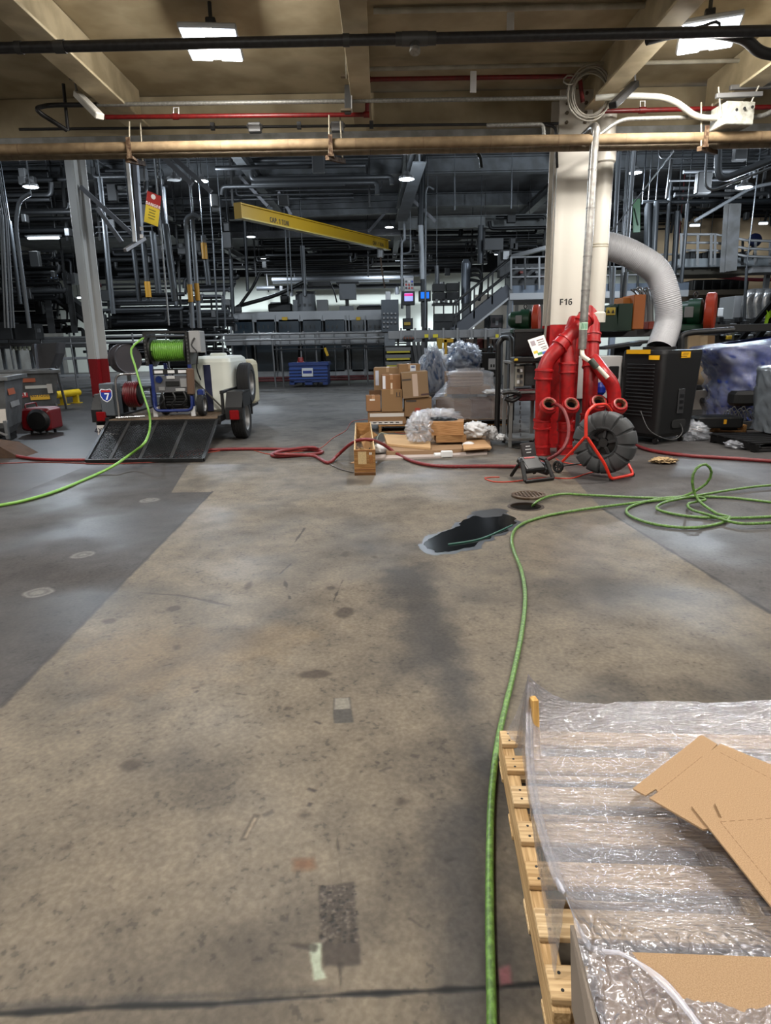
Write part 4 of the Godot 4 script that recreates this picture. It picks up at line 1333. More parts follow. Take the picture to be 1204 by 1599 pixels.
# ---------- drum of push cable, its monitor ----------
func make_drum():
	var t := th("cable_drum", "big grey ribbed cable drum in an orange tube frame on the floor", "cable drum")
	var ctr := at(944, 691, 7.15)
	var ax := Vector3(-0.60, 0.06, 0.80).normalized()
	var bs := face_basis(ax.cross(Vector3.UP), ax)   # y runs along the axle
	var xf := Transform3D(bs, ctr)
	var g := G.new()
	var prof := [Vector2(0.135, 0.02), Vector2(0.15, 0.085), Vector2(0.19, 0.108), Vector2(0.26, 0.112), Vector2(0.315, 0.098), Vector2(0.345, 0.065), Vector2(0.352, 0.0), Vector2(0.345, -0.065), Vector2(0.315, -0.098), Vector2(0.26, -0.112), Vector2(0.19, -0.108), Vector2(0.15, -0.085), Vector2(0.135, -0.02)]
	var nu := 240
	g.shell(nu, prof.size() - 1, func(u: float, v: float) -> Vector3:
		var p: Vector2 = prof[int(round(v * (prof.size() - 1)))]
		var k := fposmod(u * 12.0, 1.0)
		var gv := 1.0 if k > 0.12 else 0.0
		var out := clampf((p.x - 0.14) / 0.12, 0, 1)
		var rad := p.x - (1 - gv) * 0.022 * out
		var y := p.y * (1.0 - (1 - gv) * 0.14 * out)
		return xf * Vector3(cos(u * TAU) * rad, y, sin(u * TAU) * rad), ctr)
	put("drum", g, mt(Color(0.21, 0.215, 0.22), 0.6), t)
	g = G.new()
	g.lathe([Vector2(0, 0.05), Vector2(0.05, 0.05), Vector2(0.055, 0.01), Vector2(0.13, 0.0), Vector2(0.135, -0.03), Vector2(0.05, -0.06), Vector2(0, -0.06)], 24, xf)
	put("hub", g, mt(gr(0.05), 0.5), t)
	for i in 5:
		g = G.new()
		var a := TAU * i / 5 + 0.4
		g.bar(xf * Vector3(cos(a) * 0.05, 0.04, sin(a) * 0.05), xf * Vector3(cos(a) * 0.15, 0.03, sin(a) * 0.15), 0.035, 0.03, ax, 0.005)
		put("spoke", g, mt(Color(0.10, 0.10, 0.105), 0.5), t)
	var o := mt(Color(0.80, 0.16, 0.08), 0.38)
	g = G.new()
	g.tube(bend([at(915, 684, 6.86), at(915, 646, 6.9), at(927, 633, 6.98), at(946, 631, 7.25), at(955, 642, 7.4), at(962, 686, 7.42)], 0.08), 0.018, 10)
	put("handle_tube", g, o, t)
	g = G.new()
	g.tube([at(913, 683, 6.86), at(896, 702, 6.95), at(879, 720, 7.12)], 0.016, 10)
	put("frame_tube", g, o, t)
	g = G.new()
	g.tube(bend([at(917, 683, 6.86), at(944, 724, 6.84), fl(954, 748, 0.03), fl(988, 741, 0.03), at(986, 734, 7.1), at(972, 708, 7.36), at(962, 686, 7.42)], 0.05), 0.017, 10)
	put("frame_tube", g, o, t)
	for a in [[954, 751], [988, 744]]:
		g = G.new()
		var c := fl(a[0], a[1], 0.0)
		g.cyl(c, c + Vector3(0, 0.04, 0), 0.02, 10)
		put("rubber_foot", g, mt(gr(0.03), 0.7), t)
	var wc := fl(871, 738, 0.0) + Vector3(0, 0.072, 0)
	var w2 := wc + ax * -0.0 + Vector3(0.36, 0, -0.16)
	g = G.new()
	g.cyl(wc, wc + Vector3(0.28, 0.03, -0.02), 0.009, 8)
	put("axle", g, mt(gr(0.12), 0.4, 0.5), t)
	var wx := Transform3D(face_basis(Vector3.UP, Vector3(-0.80, 0.0, 0.6)), wc)
	g = G.new()
	g.lathe([Vector2(0.045, 0.012), Vector2(0.05, 0.02), Vector2(0.068, 0.018), Vector2(0.072, 0.01), Vector2(0.072, -0.01), Vector2(0.068, -0.018), Vector2(0.05, -0.02), Vector2(0.045, -0.012), Vector2(0.045, 0.012)], 24, wx)
	put("wheel", g, mt(gr(0.035), 0.6), t)
	g = G.new()
	for i in 6:
		var a := TAU * i / 6
		g.bar(wx.origin, wx * Vector3(cos(a) * 0.048, 0, sin(a) * 0.048), 0.014, 0.012, ax)
	put("wheel_spokes", g, mt(gr(0.10), 0.5), t)
	# small black monitor
	var m := th("field_monitor", "small black folding monitor standing on the floor left of the cable drum", "monitor")
	var blk := mt(gr(0.04), 0.42)
	var c := fl(828, 748)
	var rot := Basis(Vector3.UP, 0.40)
	var tl := rot * Basis(Vector3.RIGHT, 0.62)
	g = G.new()
	g.box(c + rot * Vector3(0, 0.165, 0.0), Vector3(0.27, 0.075, 0.22), tl, 0.018)
	put("body", g, blk, m)
	g = G.new()
	g.box(c + rot * Vector3(0, 0.165, 0.0) + tl * Vector3(0, 0.039, 0.02), Vector3(0.19, 0.004, 0.13), tl)
	put("keypad", g, mt(gr(0.09), 0.3), m)
	var li := rot * Basis(Vector3.RIGHT, -0.30)
	var lp := c + rot * Vector3(0.035, 0.295, -0.10)
	g = G.new()
	g.box(lp, Vector3(0.19, 0.20, 0.03), li, 0.008)
	put("lid", g, mt(Color(0.10, 0.075, 0.08), 0.35), m, "raised lid with white print")
	for k in 3:
		g = G.new()
		g.box(lp + li * Vector3(-0.01, 0.06 - k * 0.035, 0.0155), Vector3(0.06 + 0.02 * (k % 2), 0.009, 0.001), li)
		put("printed_line", g, mt(gr(0.75), 0.5), m)
	g = G.new()
	g.box(c + rot * Vector3(0, 0.165, 0.0) + tl * Vector3(0.0, 0.042, -0.07), Vector3(0.14, 0.003, 0.02), tl)
	put("logo_strip", g, mt(Color(0.55, 0.10, 0.10), 0.5), m, "red lettered strip")
	for s in [-1, 1]:
		g = G.new()
		var q := [c + rot * Vector3(s * 0.13, 0.235, -0.02), c + rot * Vector3(s * 0.16, 0.215, 0.06), c + rot * Vector3(s * 0.185, 0.022, 0.17)]
		for k in 2: g.bar(q[k], q[k + 1], 0.032, 0.045, rot * Vector3(1, 0.2, 0), 0.008)
		g.bar(c + rot * Vector3(s * 0.13, 0.17, -0.05), c + rot * Vector3(s * 0.16, 0.02, -0.15), 0.03, 0.04, rot * Vector3(1, 0.2, 0), 0.008)
		put("leg", g, blk, m)
	g = G.new()
	g.bar(c + rot * Vector3(-0.19, 0.02, 0.17), c + rot * Vector3(0.19, 0.02, 0.17), 0.04, 0.035, Vector3.UP, 0.008)
	put("foot_bar", g, blk, m)
	g = G.new()
	g.box(c + rot * Vector3(0.20, 0.10, -0.02), Vector3(0.09, 0.13, 0.16), rot * Basis(Vector3.BACK, -0.4), 0.02)
	put("battery_pack", g, blk, m)

# ---------- black spot cooler with its grey duct ----------
func make_cooler():
	var t := th("spot_cooler", "tall black portable cooler on casters feeding a thick grey flexible duct", "air cooler")
	var blk := mt(Color(0.034, 0.034, 0.038), 0.5)
	var f := Vector3(3.92, 0, -9.22)
	var dr := Vector3(0.87, 0, -0.493)
	var dl := Vector3(-0.493, 0, -0.87)
	var b := Basis(dr, Vector3.UP, -dl)
	var ctr := f + dr * 0.43 + dl * 0.36
	var rings := []
	for a in [[0.10, 0.80, 0.0], [0.16, 0.95, 0.0], [0.30, 0.97, 0.01], [1.30, 1.07, 0.05], [1.345, 1.05, 0.05], [1.35, 0.98, 0.05]]:
		rings.append(rrect(0.41 * a[1], 0.36 * (a[1] * 0.6 + 0.4), 0.07, 0.0, Transform3D(b, ctr + Vector3(0, a[0], 0) + dr * a[2])))
	var g := G.new()
	g.loft(rings)
	put("body", g, blk, t)
	# louvres on the face turned left
	var fc := func(x: float, y: float, off: float) -> Vector3: return f + dl * x + Vector3(0, y, 0) - dr * off + dr * (0.045 - (y - 0.3) * 0.02)
	for i in 15:
		g = G.new()
		g.bar(fc.call(0.12, 0.42 + i * 0.052, 0.012), fc.call(0.60, 0.42 + i * 0.052, 0.012), 0.022, 0.02, Vector3(-0.5, 0.8, 0.2), 0.003)
		put("louvre", g, mt(Color(0.10, 0.10, 0.105), 0.45), t)
	g = G.new()
	var bN := Basis(dr, Vector3.UP, -dl)
	var face_n := bN.z
	var rc := func(x: float, y: float, off := 0.0) -> Vector3: return ctr + dr * x + Vector3(0, y, 0) + face_n * (0.362 + (y - 0.3) * 0.018 + off)
	g = G.new()
	g.box(rc.call(0.06, 0.62, 0.004), Vector3(0.14, 0.36, 0.015), b, 0.006)
	put("control_panel", g, mt(Color(0.17, 0.17, 0.175), 0.3), t)
	for k in 3:
		g = G.new()
		g.box(rc.call(0.06, 0.52 + k * 0.09, 0.012), Vector3(0.09, 0.05, 0.006), b, 0.002)
		put("button_row", g, mt(Color(0.05, 0.05, 0.055), 0.4), t)
	g = G.new()
	g.loft([rrect(0.16, 0.065, 0.06, 0.0, Transform3D(b * Basis(Vector3.RIGHT, PI / 2), rc.call(0.06, 0.29, 0.008))), rrect(0.15, 0.055, 0.05, 0.0, Transform3D(b * Basis(Vector3.RIGHT, PI / 2), rc.call(0.06, 0.29, 0.012)))])
	put("grip_recess", g, mt(gr(0.012), 0.8), t)
	for a in [[-0.30, 1.29, 0.20], [0.12, 1.30, 0.2]]:
		g = G.new()
		g.box(rc.call(a[0] * 0.0 + 0.05, 1.28, 0.008), Vector3(0.20, 0.085, 0.004), b)
		if a[0] > 0: put("warning_label", g, mt(Color(0.83, 0.62, 0.04), 0.5), t, "yellow warning label")
	for k in 3:
		g = G.new()
		g.box(rc.call(0.05 - 0.02 * k, 1.30 - k * 0.022, 0.0105), Vector3(0.13, 0.008, 0.001), b)
		put("printed_line", g, mt(gr(0.08), 0.6), t)
	for a in [[0.14, 1.25, 0.18], [0.42, 1.33, 0.42]]:
		g = G.new()
		g.box(fc.call(a[0], a[1], 0.012), Vector3(0.003, 0.06, a[2]), b)
		put("warning_label", g, mt(Color(0.83, 0.62, 0.04), 0.5), t, "yellow warning label")
	for s in [[-0.28, -0.24], [0.28, -0.24], [-0.28, 0.26], [0.28, 0.26]]:
		g = G.new()
		var c: Vector3 = ctr + dr * s[0] + face_n * s[1] + Vector3(0, 0.045, 0)
		g.cyl(c - dr * 0.018, c + dr * 0.018, 0.045, 14)
		g.box(c + Vector3(0, 0.045, 0), Vector3(0.05, 0.04, 0.05))
		put("caster", g, mt(gr(0.03), 0.6), t)
	g = G.new()
	g.tube(curve([rc.call(0.08, 0.29, 0.02), rc.call(0.10, 0.18, 0.06), rc.call(-0.05, 0.08, 0.07), rc.call(-0.36, 0.12, 0.1), f + Vector3(-0.12, 0.25, 0.05), f + Vector3(-0.20, 0.5, -0.1)], 0.05), 0.008, 6)
	put("power_cord", g, mt(gr(0.22), 0.5), t)
	g = G.new()
	g.lathe([Vector2(0.235, 0), Vector2(0.235, 0.05), Vector2(0.215, 0.05)], 24, Transform3D(Basis(), Vector3(ctr.x - 0.02, 1.345, ctr.z)))
	put("duct_collar", g, blk, t)
	# duct
	var path := curve([Vector3(ctr.x - 0.02, 1.36, ctr.z), at(1043, 505, 9.95), at(1041, 465, 9.95), at(1026, 425, 10.0), at(995, 402, 10.0), at(960, 387, 10.0), at(925, 381, 10.05), at(906, 380, 10.05)], 0.006)
	var rad := []
	for i in path.size(): rad.append(0.19 + 0.0035 * sin(i * PI / 2))
	g = G.new()
	g.tube(path, rad, 28, false)
	one("flexible_duct", g, mt(Color(0.62, 0.62, 0.63), 0.5), "thick grey ribbed duct rising from the black cooler and bending behind the cream downpipe", "duct")
	# padded black push bar behind
	g = G.new()
	g.tube(bend([at(1064, 560, 10.4), at(1064, 523, 10.4), at(1080, 519, 10.4), at(1146, 515, 10.4)], 0.12), 0.045, 12)
	g.tube([at(1064, 520, 10.4), Vector3(at(1064, 560, 10.4).x, 0.0, -10.4)], 0.03, 10)
	one("push_bar", g, mt(gr(0.06), 0.55), "black padded bar bent outwards behind the black cooler", "bar")
# ---------- timber crate, sheets and rubbish ----------
func make_crate():
	var t := th("timber_crate", "long open timber crate lying end on across the red hose", "crate")
	var z0 := -7.56
	var z1 := -10.3
	var x := -0.235
	var tanw := wood(2, Color(0.60, 0.48, 0.34))
	var end := wood(0, Color(0.64, 0.48, 0.30))
	for s in [-1, 1]:
		var g := G.new()
		g.box(Vector3(x + s * 0.118 - 0.05, 0.165, (z0 + z1) * 0.5), Vector3(0.016, 0.27, z0 - z1), Basis(Vector3.UP, 0.035), 0.002)
		put("side_board", g, wood(2, Color(0.76, 0.66, 0.50)), t)
	var g := G.new()
	g.box(Vector3(x, 0.165, z0 + 0.012), Vector3(0.252, 0.27, 0.022), Basis(), 0.002)
	put("end_board", g, end, t)
	g = G.new()
	g.box(Vector3(x - 0.10, 0.165, z1 + 0.03), Vector3(0.252, 0.27, 0.022), Basis(), 0.002)
	put("end_board", g, end, t)
	g = G.new()
	g.box(Vector3(x - 0.05, 0.04, (z0 + z1) * 0.5), Vector3(0.225, 0.016, z0 - z1), Basis(Vector3.UP, 0.035))
	put("floor_board", g, tanw, t)
	for z in [z0 + 0.10, (z0 + z1) * 0.5, z1 + 0.2]:
		g = G.new()
		g.box(Vector3(x - 0.05 + (z - (z0 + z1) * 0.5) * 0.035, 0.016, z - 0.06), Vector3(0.25, 0.032, 0.09))
		put("skid", g, wood(0, Color(0.40, 0.28, 0.17)), t)
	for a in [[-0.03, 0.20, 0.10, 0.15, Color(0.78, 0.68, 0.50)], [0.075, 0.18, 0.05, 0.09, Color(0.58, 0.38, 0.18)], [0.07, 0.25, 0.035, 0.03, Color(0.8, 0.76, 0.72)], [0.0, 0.285, 0.25, 0.02, Color(0.52, 0.34, 0.17)], [0.0, 0.06, 0.25, 0.018, Color(0.50, 0.33, 0.17)]]:
		g = G.new()
		g.box(Vector3(x + a[0], a[1], z0 + 0.0245), Vector3(a[2], a[3], 0.004), Basis(), 0.001)
		put("pasted_label" if a[3] > 0.025 else "end_batten", g, mt(a[4], 0.7, 0.0, "card", Vector3.ONE * 3), t)
	var junk := th("packing_scraps", "brown packing card and dark straps lying inside the long timber crate", "scraps")
	for i in 7:
		g = G.new()
		var c := Vector3(x - 0.05 + rng.randf_range(-0.05, 0.05), 0.10 + rng.randf() * 0.08, z0 - 0.3 - i * 0.33)
		g.box(c, Vector3(0.14, 0.006, 0.28), Basis(Vector3(rng.randf() - 0.5, rng.randf() - 0.5, rng.randf() - 0.5).normalized(), rng.randf_range(0.2, 0.9)))
		put("card_scrap", g, mt([Color(0.55, 0.42, 0.28), Color(0.70, 0.58, 0.40), Color(0.50, 0.36, 0.20)][i % 3], 0.85), junk)
	g = G.new()
	var q := []
	for i in 26: q.append(Vector3(x - 0.02 + sin(i * 1.9) * 0.07, 0.16 + 0.05 * sin(i * 2.7), z0 - 0.25 - 0.16 * fposmod(i * 0.37, 1.0) - i * 0.012))
	g.tube(curve(q, 0.03), 0.008, 6)
	put("strap", g, mt(gr(0.05), 0.6), junk)
func sheet_board(label: String, a: Array, y: float, th_: float, c: Color, name_ := "cardboard_sheet"):
	var poly := PackedVector2Array()
	for i in range(0, a.size(), 2):
		var p := fl(560 + a[i] / 4.63, 520 + a[i + 1] / 4.63, y)
		poly.append(Vector2(p.x, p.z))
	var g := G.new()
	g.prism(poly, th_, Transform3D(Basis(Vector3(1, 0, 0), Vector3(0, 0, 1), Vector3(0, -1, 0)), Vector3(0, y, 0)))
	one(name_, g, mt(c, 0.8, 0.0, "card", Vector3.ONE * 8, 0.2), label, "cardboard")
func lump(c: Vector3, s: Vector3, sd: int, rough := 0.25, freq := 3.0, nu := 28, nv := 14, flat_bottom := true) -> G:
	var nz := noise(freq, sd, 4)
	var g := G.new()
	g.shell(nu, nv, func(u: float, v: float) -> Vector3:
		var a := u * TAU
		var e := (v - 0.5) * PI
		var d := Vector3(cos(a) * cos(e), sin(e), sin(a) * cos(e))
		var k := 1.0 + rough * nz.get_noise_3dv(d * 1.0 + c)
		var p := d * k
		if flat_bottom: p.y = maxf(p.y, -0.72)
		return c + p * s, c, Vector2(3, 3))
	return g
func make_rubbish():
	sheet_board("grey-white board lying lowest under the heap of cardboard sheets", [115, 860, 180, 790, 930, 850, 930, 872, 560, 900, 120, 915], 0.012, 0.024, Color(0.66, 0.62, 0.60))
	sheet_board("wide tan cardboard sheet lying flat under the two small wooden boxes", [200, 870, 190, 760, 700, 710, 945, 760, 955, 835, 560, 862], 0.05, 0.05, Color(0.57, 0.47, 0.37))
	sheet_board("pale cardboard sheet on top of the heap, left of the wooden boxes", [182, 738, 380, 745, 520, 780, 520, 838, 208, 808], 0.095, 0.03, Color(0.74, 0.62, 0.47))
	sheet_board("pale cardboard sheet on top of the heap, right of the wooden boxes", [745, 755, 880, 745, 962, 830, 760, 845], 0.09, 0.02, Color(0.72, 0.58, 0.43))
	var zf := 9.25
	var w := func(x: float, y: float, z: float) -> Vector3: return at(560 + x / 4.63, 520 + y / 4.63, z)
	for a in [["small wooden box lowest in the pair on the cardboard sheets", 0.11, 0.10, 0.44, 0.05, Color(0.60, 0.46, 0.31)], ["small wooden box on top of another, under the black bag", 0.215, 0.20, 0.50, 0.0, Color(0.66, 0.50, 0.34)]]:
		var b := th("wooden_box", a[0], "box", "small wooden boxes")
		var c: Vector3 = w.call(635, 760, zf + 0.15)
		c.y = a[1] + a[2] * 0.5 - (0.0 if a[1] < 0.2 else 0.003)
		c.x += a[4]
		var bs := Basis(Vector3.UP, -0.12 if a[1] > 0.2 else 0.03)
		var g := G.new()
		g.box(c + bs * Vector3(0, 0, 0.16), Vector3(a[3], a[2], 0.018), bs, 0.003)
		put("front_board", g, wood(0, a[5]), b)
		for s in [-1, 1]:
			g = G.new()
			g.box(c + bs * Vector3(s * (a[3] * 0.5 - 0.009), 0, 0), Vector3(0.018, a[2], 0.30), bs, 0.003)
			put("side_board", g, wood(2, a[5] * 0.9), b)
		g = G.new()
		g.box(c + bs * Vector3(0, 0, -0.16), Vector3(a[3], a[2], 0.018), bs, 0.003)
		put("back_board", g, wood(0, a[5]), b)
		g = G.new()
		g.box(c + bs * Vector3(0, -a[2] * 0.5 + 0.012, 0), Vector3(a[3] - 0.03, 0.02, 0.31), bs)
		put("bottom_board", g, wood(0, a[5]), b)
		g = G.new()
		g.box(c + bs * Vector3(0, a[2] * 0.5 - 0.006, 0), Vector3(a[3] - 0.034, 0.011, 0.31), bs)
		put("lid_board", g, wood(0, a[5] * 0.95), b)
	one("black_bag", lump(w.call(610, 650, zf + 0.2) + Vector3(0, 0.02, 0), Vector3(0.24, 0.065, 0.16), 3, 0.35), mt(gr(0.03), 0.35), "black plastic bag lying on the upper small wooden box", "bag")
	var foam := mt(Color(0.78, 0.78, 0.78), 0.45, 0.0, "", Vector3.ONE, 0.5)
	one("plastic_film", lump(w.call(440, 700, zf), Vector3(0.17, 0.22, 0.18), 5, 0.8, 4.0, 44, 26), M.bag_film, "heap of crumpled clear plastic film left of the wooden boxes", "film")
	one("plastic_film", lump(w.call(560, 600, zf + 0.4), Vector3(0.34, 0.10, 0.20), 6, 0.6, 4.0, 44, 20), M.bag_film, "crumpled clear plastic film draped behind the black bag", "film")
	one("foam_wrap", lump(w.call(835, 705, zf + 0.35), Vector3(0.21, 0.12, 0.18), 7, 0.45, 2.5, 40, 22), foam, "large crumpled white foam wrap right of the wooden boxes", "packing foam")
	one("foam_wrap", lump(w.call(965, 730, zf + 0.45), Vector3(0.085, 0.12, 0.10), 8, 0.5, 3.5, 32, 18), foam, "crumpled white foam wrap standing at the right end of the cardboard heap", "packing foam")
	one("foam_wrap", lump(w.call(1025, 755, zf + 0.4), Vector3(0.075, 0.055, 0.08), 9, 0.5, 3.5, 28, 16), foam, "small flattened white foam wrap lying furthest from the wooden boxes", "packing foam")
	one("foam_wrap", lump(w.call(795, 808, zf - 0.1), Vector3(0.09, 0.045, 0.07), 10, 0.2), foam, "white foam pad leaning on the cardboard in front of the big foam wrap", "packing foam")
	one("foam_wrap", lump(w.call(150, 838, zf - 0.35), Vector3(0.10, 0.07, 0.10), 12, 0.25), foam, "white padded wrap on the floor between the timber crate and the cardboard", "packing foam")
	var t := th("paper_roll", "white rolled sheet lying in front of the cardboard heap", "paper roll")
	var c0 := fl(678, 711, 0.035)
	var g := G.new()
	g.cyl(c0, c0 + Vector3(0.12, 0, -0.02), 0.035, 14)
	g.box(c0 + Vector3(0.17, 0.015, 0.0), Vector3(0.16, 0.09, 0.05), Basis(Vector3.UP, 0.1), 0.01)
	put("sheet_roll", g, mt(gr(0.80), 0.6), t)
	one("rag", lump(fl(1036, 719, 0.035), Vector3(0.14, 0.035, 0.10), 15, 0.9, 4.0, 36, 16), mt(Color(0.62, 0.52, 0.38), 0.9), "crumpled tan rag on the floor in front of the black cooler", "rag")
# ---------- cartons on the pallet ----------
func carton(label: String, a: Array, z: float, deep: float, c: Color, turn := 0.0, tape := true, lean := 0.0) -> Node3D:
	# a: x0, y0, x1, y1 of the front face in the enlarged crop (4.63 to 1)
	var p0 := at(560 + a[0] / 4.63, 520 + a[1] / 4.63, z)
	var p1 := at(560 + a[2] / 4.63, 520 + a[3] / 4.63, z)
	var w := absf(p1.x - p0.x)
	var h := absf(p1.y - p0.y)
	var ctr := (p0 + p1) * 0.5
	var bs := Basis(Vector3.UP, turn) * Basis(Vector3.BACK, lean)
	c = c.lerp(gr(c.get_luminance()), 0.22)
	var t := th("carton", label, "carton", "brown cartons on the cluttered pallet", Vector3(ctr.x, ctr.y - h * 0.5, ctr.z), 0)
	t.basis = bs
	var g := G.new()
	g.box(Vector3(0, h * 0.5, -deep * 0.5), Vector3(w, h, deep), Basis(), 0.006)
	put("body", g, mt(c, 0.8, 0.0, "card", Vector3.ONE * 8, 0.2), t)
	if tape:
		g = G.new()
		g.box(Vector3(0, h + 0.0008, -deep * 0.5), Vector3(0.05, 0.002, deep))
		g.box(Vector3(0, h - 0.04, 0.0008), Vector3(0.05, 0.08, 0.002))
		put("tape", g, mt(c * 1.12, 0.4), t)
	return t
func mark(t: Node3D, x: float, y: float, w: float, h: float, c: Color, called := "printed_mark"):
	var g := G.new()
	g.box(Vector3(x, y, 0.0012), Vector3(w, h, 0.0024))
	put(called, g, mt(c, 0.6), t)
func pallet(label: String, c: Vector3, w: float, d: float, turn: float, col: Color, group := "", y_top := 0.13) -> Node3D:
	var t := th("wooden_pallet", label, "pallet", group, c, turn)
	var n := 6
	for i in n:
		var g := G.new()
		g.box(Vector3(0, y_top - 0.01, -d * 0.5 + d * (i + 0.5) / n), Vector3(w, 0.02, d / n * 0.72), Basis(), 0.003)
		put("deck_board", g, wood(0, col * (0.9 + 0.06 * (i % 3))), t)
	for i in 3:
		var g := G.new()
		g.box(Vector3((i - 1) * (w * 0.5 - 0.03), y_top * 0.5, 0), Vector3(0.045, y_top - 0.04, d), Basis(), 0.003)
		put("stringer", g, wood(2, col * 0.9), t)
	for i in 3:
		var g := G.new()
		g.box(Vector3(0, 0.01, (i - 1) * (d * 0.5 - 0.05)), Vector3(w, 0.02, 0.09), Basis(), 0.003)
		put("bottom_board", g, wood(0, col * 0.85), t)
	return t
func make_cartons():
	var z := 11.3
	pallet("wooden pallet under the cluttered brown cartons", Vector3(0.62, 0, -11.75), 1.45, 1.05, 0.02, Color(0.62, 0.48, 0.33))
	var kraft := Color(0.57, 0.43, 0.29)
	var t := carton("long flat brown carton with white printed bands, lowest on the cluttered pallet", [66, 572, 345, 658], z, 0.7, Color(0.55, 0.41, 0.28), 0.0, false)
	mark(t, 0.0, 0.165, 0.60, 0.06, Color(0.74, 0.72, 0.70), "printed_band")
	mark(t, -0.02, 0.03, 0.58, 0.05, Color(0.74, 0.72, 0.70), "printed_band")
	for k in 5: mark(t, -0.22 + k * 0.10, 0.032, 0.06, 0.02, Color(0.3, 0.3, 0.32))
	t = carton("small square brown carton at the left front of the cluttered pallet", [55, 455, 160, 566], z - 0.02, 0.28, Color(0.60, 0.42, 0.27), 0.06)
	mark(t, -0.02, 0.20, 0.09, 0.03, Color(0.80, 0.76, 0.72), "label")
	t = carton("plain brown carton with two upright arrow marks in the middle of the stack", [164, 410, 318, 568], z - 0.02, 0.40, Color(0.56, 0.42, 0.27))
	for k in 2:
		mark(t, 0.085 + k * 0.05, 0.30, 0.014, 0.07, Color(0.12, 0.10, 0.09), "arrow_mark")
	mark(t, 0.11, 0.255, 0.085, 0.008, Color(0.12, 0.10, 0.09), "arrow_mark")
	t = carton("brown carton with a white label edge standing on the arrow marked carton", [170, 304, 306, 410], z + 0.04, 0.35, Color(0.58, 0.40, 0.25), 0.05)
	mark(t, -0.13, 0.13, 0.05, 0.22, Color(0.80, 0.80, 0.82), "label")
	mark(t, 0.0, 0.07, 0.03, 0.10, Color(0.80, 0.74, 0.66), "label")
	t = carton("wide brown carton behind the white edged carton, top left of the stack", [108, 252, 312, 412], z + 0.45, 0.5, Color(0.60, 0.47, 0.33), -0.03)
	mark(t, -0.19, 0.22, 0.06, 0.26, Color(0.72, 0.74, 0.80), "label")
	t = carton("flat brown carton stacked low behind the small square carton", [75, 418, 160, 452], z + 0.4, 0.3, Color(0.45, 0.32, 0.22), 0.0, false)
	t = carton("large brown carton tilted on the stack with clear tape down its front", [318, 283, 510, 468], z - 0.08, 0.5, Color(0.54, 0.43, 0.31), 0.0, false, 0.06)
	mark(t, 0.0, 0.22, 0.09, 0.38, Color(0.68, 0.60, 0.54), "clear_tape")
	mark(t, -0.14, 0.32, 0.16, 0.03, Color(0.22, 0.18, 0.15))
	mark(t, 0.16, 0.05, 0.14, 0.03, Color(0.25, 0.16, 0.16))
	t = carton("brown carton with a red stamp under the tilted large carton", [332, 466, 528, 602], z - 0.04, 0.5, Color(0.52, 0.39, 0.26), 0.0, false)
	mark(t, -0.01, 0.10, 0.09, 0.10, Color(0.58, 0.20, 0.12), "red_stamp")
	mark(t, -0.12, 0.27, 0.18, 0.035, Color(0.20, 0.17, 0.15))
	t = carton("brown carton with a white and blue shipping label at the very top of the stack", [292, 226, 446, 300], z + 0.35, 0.35, Color(0.60, 0.46, 0.31), 0.1)
	mark(t, 0.06, 0.10, 0.10, 0.13, Color(0.80, 0.82, 0.86), "shipping_label")
	mark(t, 0.06, 0.13, 0.07, 0.03, Color(0.15, 0.30, 0.62), "printed_bar")
	carton("low brown carton half hidden behind the red stamped carton", [345, 598, 560, 660], z + 0.15, 0.6, Color(0.50, 0.38, 0.26), 0.0, false)
	# film-wrapped pallet to the right of it
	z = 12.0
	pallet("wooden pallet under the film wrapped flattened cartons", Vector3(1.72, 0, -12.5), 1.35, 1.1, 0.0, Color(0.62, 0.46, 0.28))
	var G1 := "cases on the film wrapped pallet"
	for a in [["brown case at the lower left of the wrapped pallet", [560, 482, 690, 600], Color(0.50, 0.38, 0.26)], ["brown case in the middle of the wrapped pallet's lower row", [692, 490, 815, 640], Color(0.52, 0.38, 0.25)], ["reddish case at the lower right of the wrapped pallet", [818, 480, 960, 612], Color(0.46, 0.32, 0.24)], ["pale case at the right end of the wrapped pallet's lower row", [962, 470, 1075, 612], Color(0.60, 0.50, 0.42)], ["brown case in the upper row under the flattened cartons, left one", [640, 390, 806, 440], Color(0.54, 0.38, 0.24)], ["brown case in the upper row under the flattened cartons, right one", [808, 385, 955, 440], Color(0.56, 0.41, 0.26)]]:
		var c := carton(a[0], a[1], z + (0.3 if a[1][1] < 450 else 0.0), 0.6, a[2], 0.0, false)
		c.set_meta("group", G1)
	for i in 9:   # stack of flattened cartons: each one a blank of its own
		var y := 382 - i * 11.0
		var c := carton("flattened carton blank, %s from the bottom of the wrapped stack" % ["first", "second", "third", "fourth", "fifth", "sixth", "seventh", "eighth", "ninth"][i], [636 + (i % 3) * 4, y - 9.5, 898 + (i % 2) * 6, y], z + 0.3 + 0.02 * (i % 2), 0.55, Color(0.62, 0.50, 0.40) * (0.95 + 0.04 * (i % 3)), 0.02 * ((i % 3) - 1), false)
		c.set_meta("group", "flattened cartons under film")
	var nz := noise(2.2, 91, 4)
	var g := G.new()
	var lo: Vector3 = at(560 + 560 / 4.63, 520 + 610 / 4.63, z)
	var hi: Vector3 = at(560 + 1080 / 4.63, 520 + 280 / 4.63, z)
	var cc := Vector3((lo.x + hi.x) * 0.5, 0.55, -z - 0.35)
